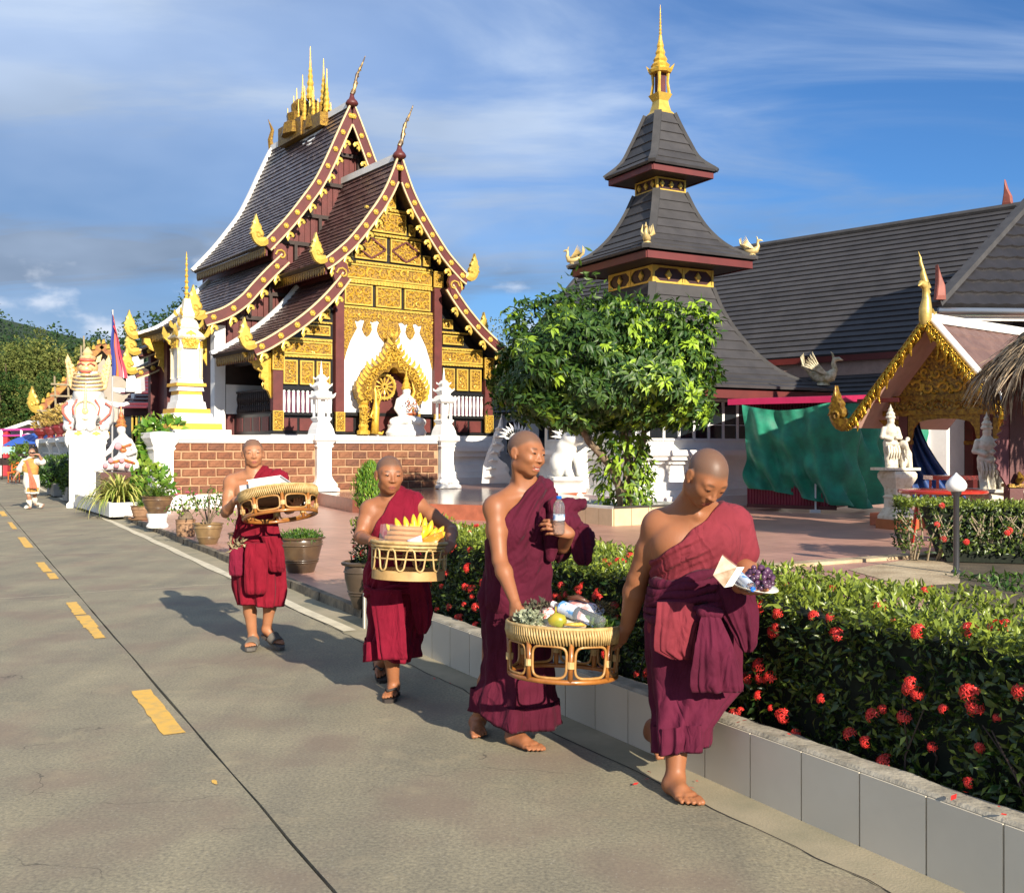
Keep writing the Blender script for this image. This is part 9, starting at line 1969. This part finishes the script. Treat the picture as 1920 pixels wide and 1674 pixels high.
b = MB(); b.tube([(-.085, -.13, zf+.085), (-.05, -.13, zf+.095), (-.015, -.135, zf+.085), (.0, -.14, zf+.08)], [.016, .036, .034, .012], 12); b.tube([(-.05, -.125, zf+.125), (-.05, -.12, zf+.155)], [.005, .004], 5); in_tray(A3_, 'mango', b, MG, 'yellow-green mango lying on the small cream plate', 'fruit', (-.05, -.13, zf+.06), smooth=True)
for k in range(3):
    b = MB(); b.tube([(-.01+.02*k, -.16+.012*k, zf+.075), (.03+.02*k, -.165+.012*k, zf+.078), (.06+.018*k, -.15+.012*k, zf+.07)], [.008, .016, .006], 6, flat=.6); in_tray(A3_, 'mango_slice', b, MGS, ('orange mango slice nearest the whole mango on the plate', 'orange mango slice in the middle of the three on the plate', 'orange mango slice at the right edge of the plate')[k], 'fruit', (.03, -.16, zf+.07), group=None, smooth=True)
# clear bottle lying across the tray
PET = mat('clear_plastic', (.92, .95, .96), .06, trans=.92, spec=.6); LABL = mat('printed_label', (.58, .64, .74), .4, col2=(.10, .30, .62), vscale=22, vlo=.5, vhi=.56); CAPB = mat('blue_cap', (.01, .14, .62), .35)
def bottle(label, p, q, r, capm, group=None, lab=(.42, .72)):
    p, q = V3(p), V3(q); L = (q-p).length; M_ = (q-p).to_track_quat('Z', 'Y').to_matrix(); t = thing('water_bottle', label, 'bottle', p, 0, group)
    b = MB(); pr = [(.55, 0), (.9, .01), (1, .05), (.96, .10), (1, .15), (.96, .20), (1, .25), (.96, .30), (1, .36), (1, .72), (.90, .80), (.55, .88), (.36, .91), (.36, .95)]; b.lathe([(a*r, z*L) for a, z in pr], p, 18, M=M_); mk('bottle_body', b, PET, t, smooth=True)
    b = MB(); b.lathe([(r*1.012, lab[0]*L), (r*1.012, lab[1]*L)], p, 18, M=M_, cap=False); mk('label', b, LABL, t, smooth=True)
    b = MB(); b.lathe([(.44*r, .935*L), (.46*r, .94*L), (.46*r, .995*L), (.40*r, 1.0*L)], p, 16, M=M_); mk('cap', b, capm, t, smooth=True, angle=40); return t
bottle('clear plastic bottle with a printed label lying across the carried tray', A3_ @ V3((.175, -.155, zf+.085)), A3_ @ V3((-.06, .06, zf+.15)), .034, mat('white_cap', (.7, .7, .72), .4), lab=(.5, .80))
b = MB(); PK = mat('red_white_packet', (.62, .10, .05), .3, col2=(.72, .66, .66), vscale=24, vlo=.44, vhi=.54)
def pillow_pack(mb, c, ux, uy, w, h, th):
    c, ux, uy = V3(c), V3(ux).normalized(), V3(uy).normalized(); nn = ux.cross(uy); n = 8; vs = []
    for sg in (1, -1):
        for j in range(n+1):
            for i in range(n+1):
                a, q = i/n*2-1, j/n*2-1; vs.append(c+ux*a*w/2+uy*q*h/2+nn*sg*th/2*(max(0, (1-a*a)*(1-q*q)))**.35*(1+.1*math.sin(a*9+q*7)))
    k = (n+1)**2; fs = []
    for j in range(n):
        for i in range(n): a = j*(n+1)+i; fs += [(a, a+1, a+n+2, a+n+1), (k+a, k+a+n+1, k+a+n+2, k+a+1)]
    mb.add(vs, fs); return mb
b = MB(); pillow_pack(b, (-.03, .06, zf+.11), (.8, .25, .1), (-.2, .8, .3), .20, .10, .05); in_tray(A3_, 'snack_packet', b, PK, 'orange-red printed snack packet under the bottle in the carried tray', 'packet', (-.03, .06, zf+.09), smooth=True)
b = MB(); pillow_pack(b, (.105, .07, zf+.12), (.85, -.25, -.1), (.2, .75, .5), .19, .12, .055); in_tray(A3_, 'pink_packet', b, mat('pink_white_packet', (.66, .28, .26), .3, col2=(.75, .70, .70), vscale=18, vlo=.44, vhi=.54), 'pink and white snack packet at the back right of the carried tray', 'packet', (.1, .07, zf+.09), smooth=True)
b = MB(); b.tube([(.02, .10, zf+.175), (.07, .09, zf+.185), (.12, .06, zf+.165)], [.022, .028, .012], 8, flat=.5); in_tray(A3_, 'brown_pouch', b, mat('brown_leather', (.10, .035, .015), .4, coat=.3), 'glossy brown pouch lying on the pink packet', 'pouch', (.06, .09, zf+.16), smooth=True)
# tray 2: shallow cane basket hugged by the second boy
c2 = at(766, 1076, 6.04)
T2 = bpy.data.objects.new('cane_basket', None); COL.objects.link(T2); T2.location = c2; T2.rotation_euler = (R(-3), R(2), 0); ORG[T2] = None; tag(T2, 'pale cane basket with looped sides hugged by the boy with bananas', 'basket'); A2_ = tw(T2); r2, h2 = .215, .185
circ = lambda rr, z, n=48: [(rr*math.cos(2*PI*i/n), rr*math.sin(2*PI*i/n), z) for i in range(n)]
b = MB(); b.tube(circ(r2*1.02, h2), .011, 8, closed=True); mk('rim', b, RATP, T2, smooth=True); b = MB(); b.tube(circ(r2, h2-.022), .009, 6, closed=True); mk('rim', b, RATP, T2, smooth=True)
b = MB(); b.lathe([(r2*.96, -.028), (r2*.985, -.026), (r2*.985, .026), (r2*.96, .028), (r2*.95, .026), (r2*.95, -.026)], (0, 0, 0), 48); mk('base_band', b, mat('blond_cane_band', (.50, .31, .12), .5, col2=(.34, .20, .07), vscale=9), T2, smooth=True, angle=40)
b = MB(); b.tube(circ(r2*.985, h2-.04), .0055, 6, closed=True); b.tube(circ(r2*.985, .095), .0055, 6, closed=True); mk('cane_hoops', b, RATP, T2, smooth=True)
nl = 12; b = MB(); pts = []
for k in range(nl*16):
    f = k/16; a = 2*PI*f/nl; s_ = math.sin(2*PI*f); z = .09+.062*math.copysign(abs(s_)**.35, s_); pts.append((r2*.995*math.cos(a), r2*.995*math.sin(a), z))
b.tube(pts, .0055, 6, closed=True); mk('looped_cane', b, RATP, T2, smooth=True)
b = MB(); b.lathe([(r2*.95, h2-.02), (r2*.93, h2-.05), (.01, h2-.055)], (0, 0, 0), 36, cap=False); mk('basket_floor', b, mat('brown_tray_weave', (.16, .085, .035), .7), T2, smooth=True)
zt = h2-.05
BAN = mat('ripe_banana', (.74, .46, .022), .42, col2=(.58, .38, .03), vscale=20, vlo=.5, vhi=.8); BANG = mat('banana_tip', (.14, .10, .02), .6)
HB = thing('banana_hand', 'upright hand of ripe yellow bananas in the cane basket', 'bananas', A2_ @ V3((.03, .08, zt)))
r_ = random.Random(6); spots = [(-.075, .10, .12, -.16), (-.05, .09, .155, -.10), (-.02, .10, .165, -.05), (.01, .09, .18, .0), (.03, .11, .19, .04), (.05, .08, .165, .07), (.07, .10, .15, .11), (-.03, .07, .12, -.08), (.0, .06, .13, .0), (.04, .05, .12, .09), (.08, .04, .11, .16), (.10, .06, .12, .20), (.10, .02, .09, .22), (.075, .01, .08, .15)]
for (x, y, h_, lean) in spots:
    b = MB(); n = 8; pts = []; rs = []
    for k in range(n+1): f = k/n; pts.append(A2_ @ V3((x*.9+lean*f*.5+.01*math.sin(f*3), y-.045*math.sin(f*PI*.8)-.02*f, zt+.02+h_*1.05*f))); rs.append(.0045 if k in (0,) else (.006 if k == n else .0235*math.sin(PI*min(.93, .16+f*.80))**.5))
    b.tube(pts, rs, 6); bo = mk('banana', b, BAN, HB, smooth=True); b = MB(); b.ell(pts[-1], (.0065, .0065, .0065), nu=6, nv=4); mk('tip', b, BANG, bo)
WAF = mat('toasted_wafer', (.44, .205, .07), .6, col2=(.34, .15, .045), vscale=12, bump=.15)
WR = thing('wafer_packet', 'clear packet of tan wafer rolls at the front of the cane basket', 'packet', A2_ @ V3((-.06, -.10, zt)))
for k in range(5):
    b = MB(); z = zt+.018+.027*k; y = -.13+.022*k; b.tube([A2_ @ V3((-.155+.01*k, y, z)), A2_ @ V3((-.05, y-.003, z+.002)), A2_ @ V3((.05+.006*k, y, z))], .0155, 8); mk('wafer_roll', b, WAF, WR, smooth=True)
b = MB(); b.bbox(-.165, .075, -.155, -.02, zt+.005, zt+.15); b.V = [tuple(A2_ @ V3((v[0], v[1]+(v[2]-zt)*.55, v[2]))) for v in b.V]; mk('wrapper', b, mat('clear_wrap', (.95, .95, .95), .12, alpha=.05, spec=.7), WR)
b = MB(); pillow_pack(b, (.045, -.135, zt+.045), (.8, .2, .3), (-.2, .4, .8), .085, .085, .05); in_tray(A2_, 'rice_bag', b, mat('milky_plastic_bag', (.60, .55, .62), .3, var=.2, vscale=20), 'small milky plastic bag between the wafers and the orange packet', 'bag', (.045, -.135, zt+.02), smooth=True)
b = MB(); pillow_pack(b, (.135, -.085, zt+.06), (.8, .3, .35), (-.3, .5, .8), .15, .085, .06); in_tray(A2_, 'orange_packet', b, mat('orange_packet', (.66, .20, .012), .3, col2=(.45, .42, .12), vscale=14, vlo=.52, vhi=.6), 'shiny orange snack packet at the right of the cane basket', 'packet', (.13, -.09, zt+.03), smooth=True)
# bottle in the smiling monk's hand
bottle('half-hidden clear bottle with a blue cap in the smiling monk\'s hand', at(1048, 1001, 5.285), at(1048, 930, 5.265), .030, CAPB, lab=(.38, .52))
# plate of grapes with a packet and a bottle on the nearest monk's hand
pc_ = at(1406, 1102, 4.38); PM = Matrix.Translation(pc_) @ Matrix.Rotation(R(12), 4, 'Y') @ Matrix.Rotation(R(8), 4, 'X')
b = MB(); b.lathe([(.02, 0), (.075, .002), (.112, .016), (.117, .020), (.075, .008), (.02, .006)], (0, 0, 0), 36, cap=False); b.V = [tuple(PM @ V3(v)) for v in b.V]; solo('white_plate', b, mat('white_glazed_plate', (.74, .72, .64), .25, coat=.2), 'white plate of grapes held out by the bending monk', 'plate', PM @ V3((0, 0, 0)), smooth=True)
GRP = mat('dark_grape', (.050, .016, .050), .28, col2=(.10, .045, .085), vscale=40, objrand=.3); GB = thing('grape_bunch', 'heaped bunch of dark purple grapes on the white plate', 'grapes', PM @ V3((.035, 0, .01)))
gm = MB(); gm.ell((0, 0, 0), (.0118, .0118, .013), nu=10, nv=7); gme = mesh_from('grape', gm, GRP, smooth=True); r_ = random.Random(4); cnt = 0; used_ = []
while cnt < 84:
    d = V3((r_.gauss(0, 1), r_.gauss(0, 1), r_.gauss(0, 1))).normalized(); p = V3((.032+d.x*.054, .002+d.y*.050, .050+d.z*.046))*1
    if p.z < .010 or any((p-q).length < .0165 for q in used_):
        cnt += .15; continue
    used_.append(p); cnt += 1; o = link('grape', gme, GB, loc=(PM @ p)-ORG[GB], rot=(r_.random()*3, r_.random()*3, 0))
SW = thing('sandwich_pack', 'clear wedge pack of sandwich leaning on the plate beside the grapes', 'packet', PM @ V3((-.10, -.03, .01)))
b = MB(); w3 = [at(1337, 1078, 4.30), at(1354, 1041, 4.32), at(1382, 1063, 4.31), at(1358, 1101, 4.27)]; off = V3((.012, .05, .0)); b.add([*w3, *[p+off for p in w3]], [(0, 1, 2, 3), (7, 6, 5, 4), (0, 4, 5, 1), (1, 5, 6, 2), (2, 6, 7, 3), (3, 7, 4, 0)]); mk('bread', b, mat('bread_in_wrap', (.28, .165, .08), .25, col2=(.52, .42, .30), vscale=14, coat=.6), SW)
b = MB(); b.add([w3[2]+V3((.0, -.004, .0)), w3[3]+V3((0, -.004, 0)), w3[3]+V3((.035, .0, .006)), w3[2]+V3((.03, .0, .0)), w3[2]+off, w3[3]+off], [(3, 2, 1, 0), (0, 1, 5, 4)]); mk('white_flap', b, mat('white_paper_flap', (.75, .72, .62), .4), SW)
bottle('small dark-blue labelled bottle with a bright blue cap lying on the plate', PM @ V3((-.055, .06, .035)), PM @ V3((-.014, -.115, .022)), .022, CAPB, lab=(.2, .85))
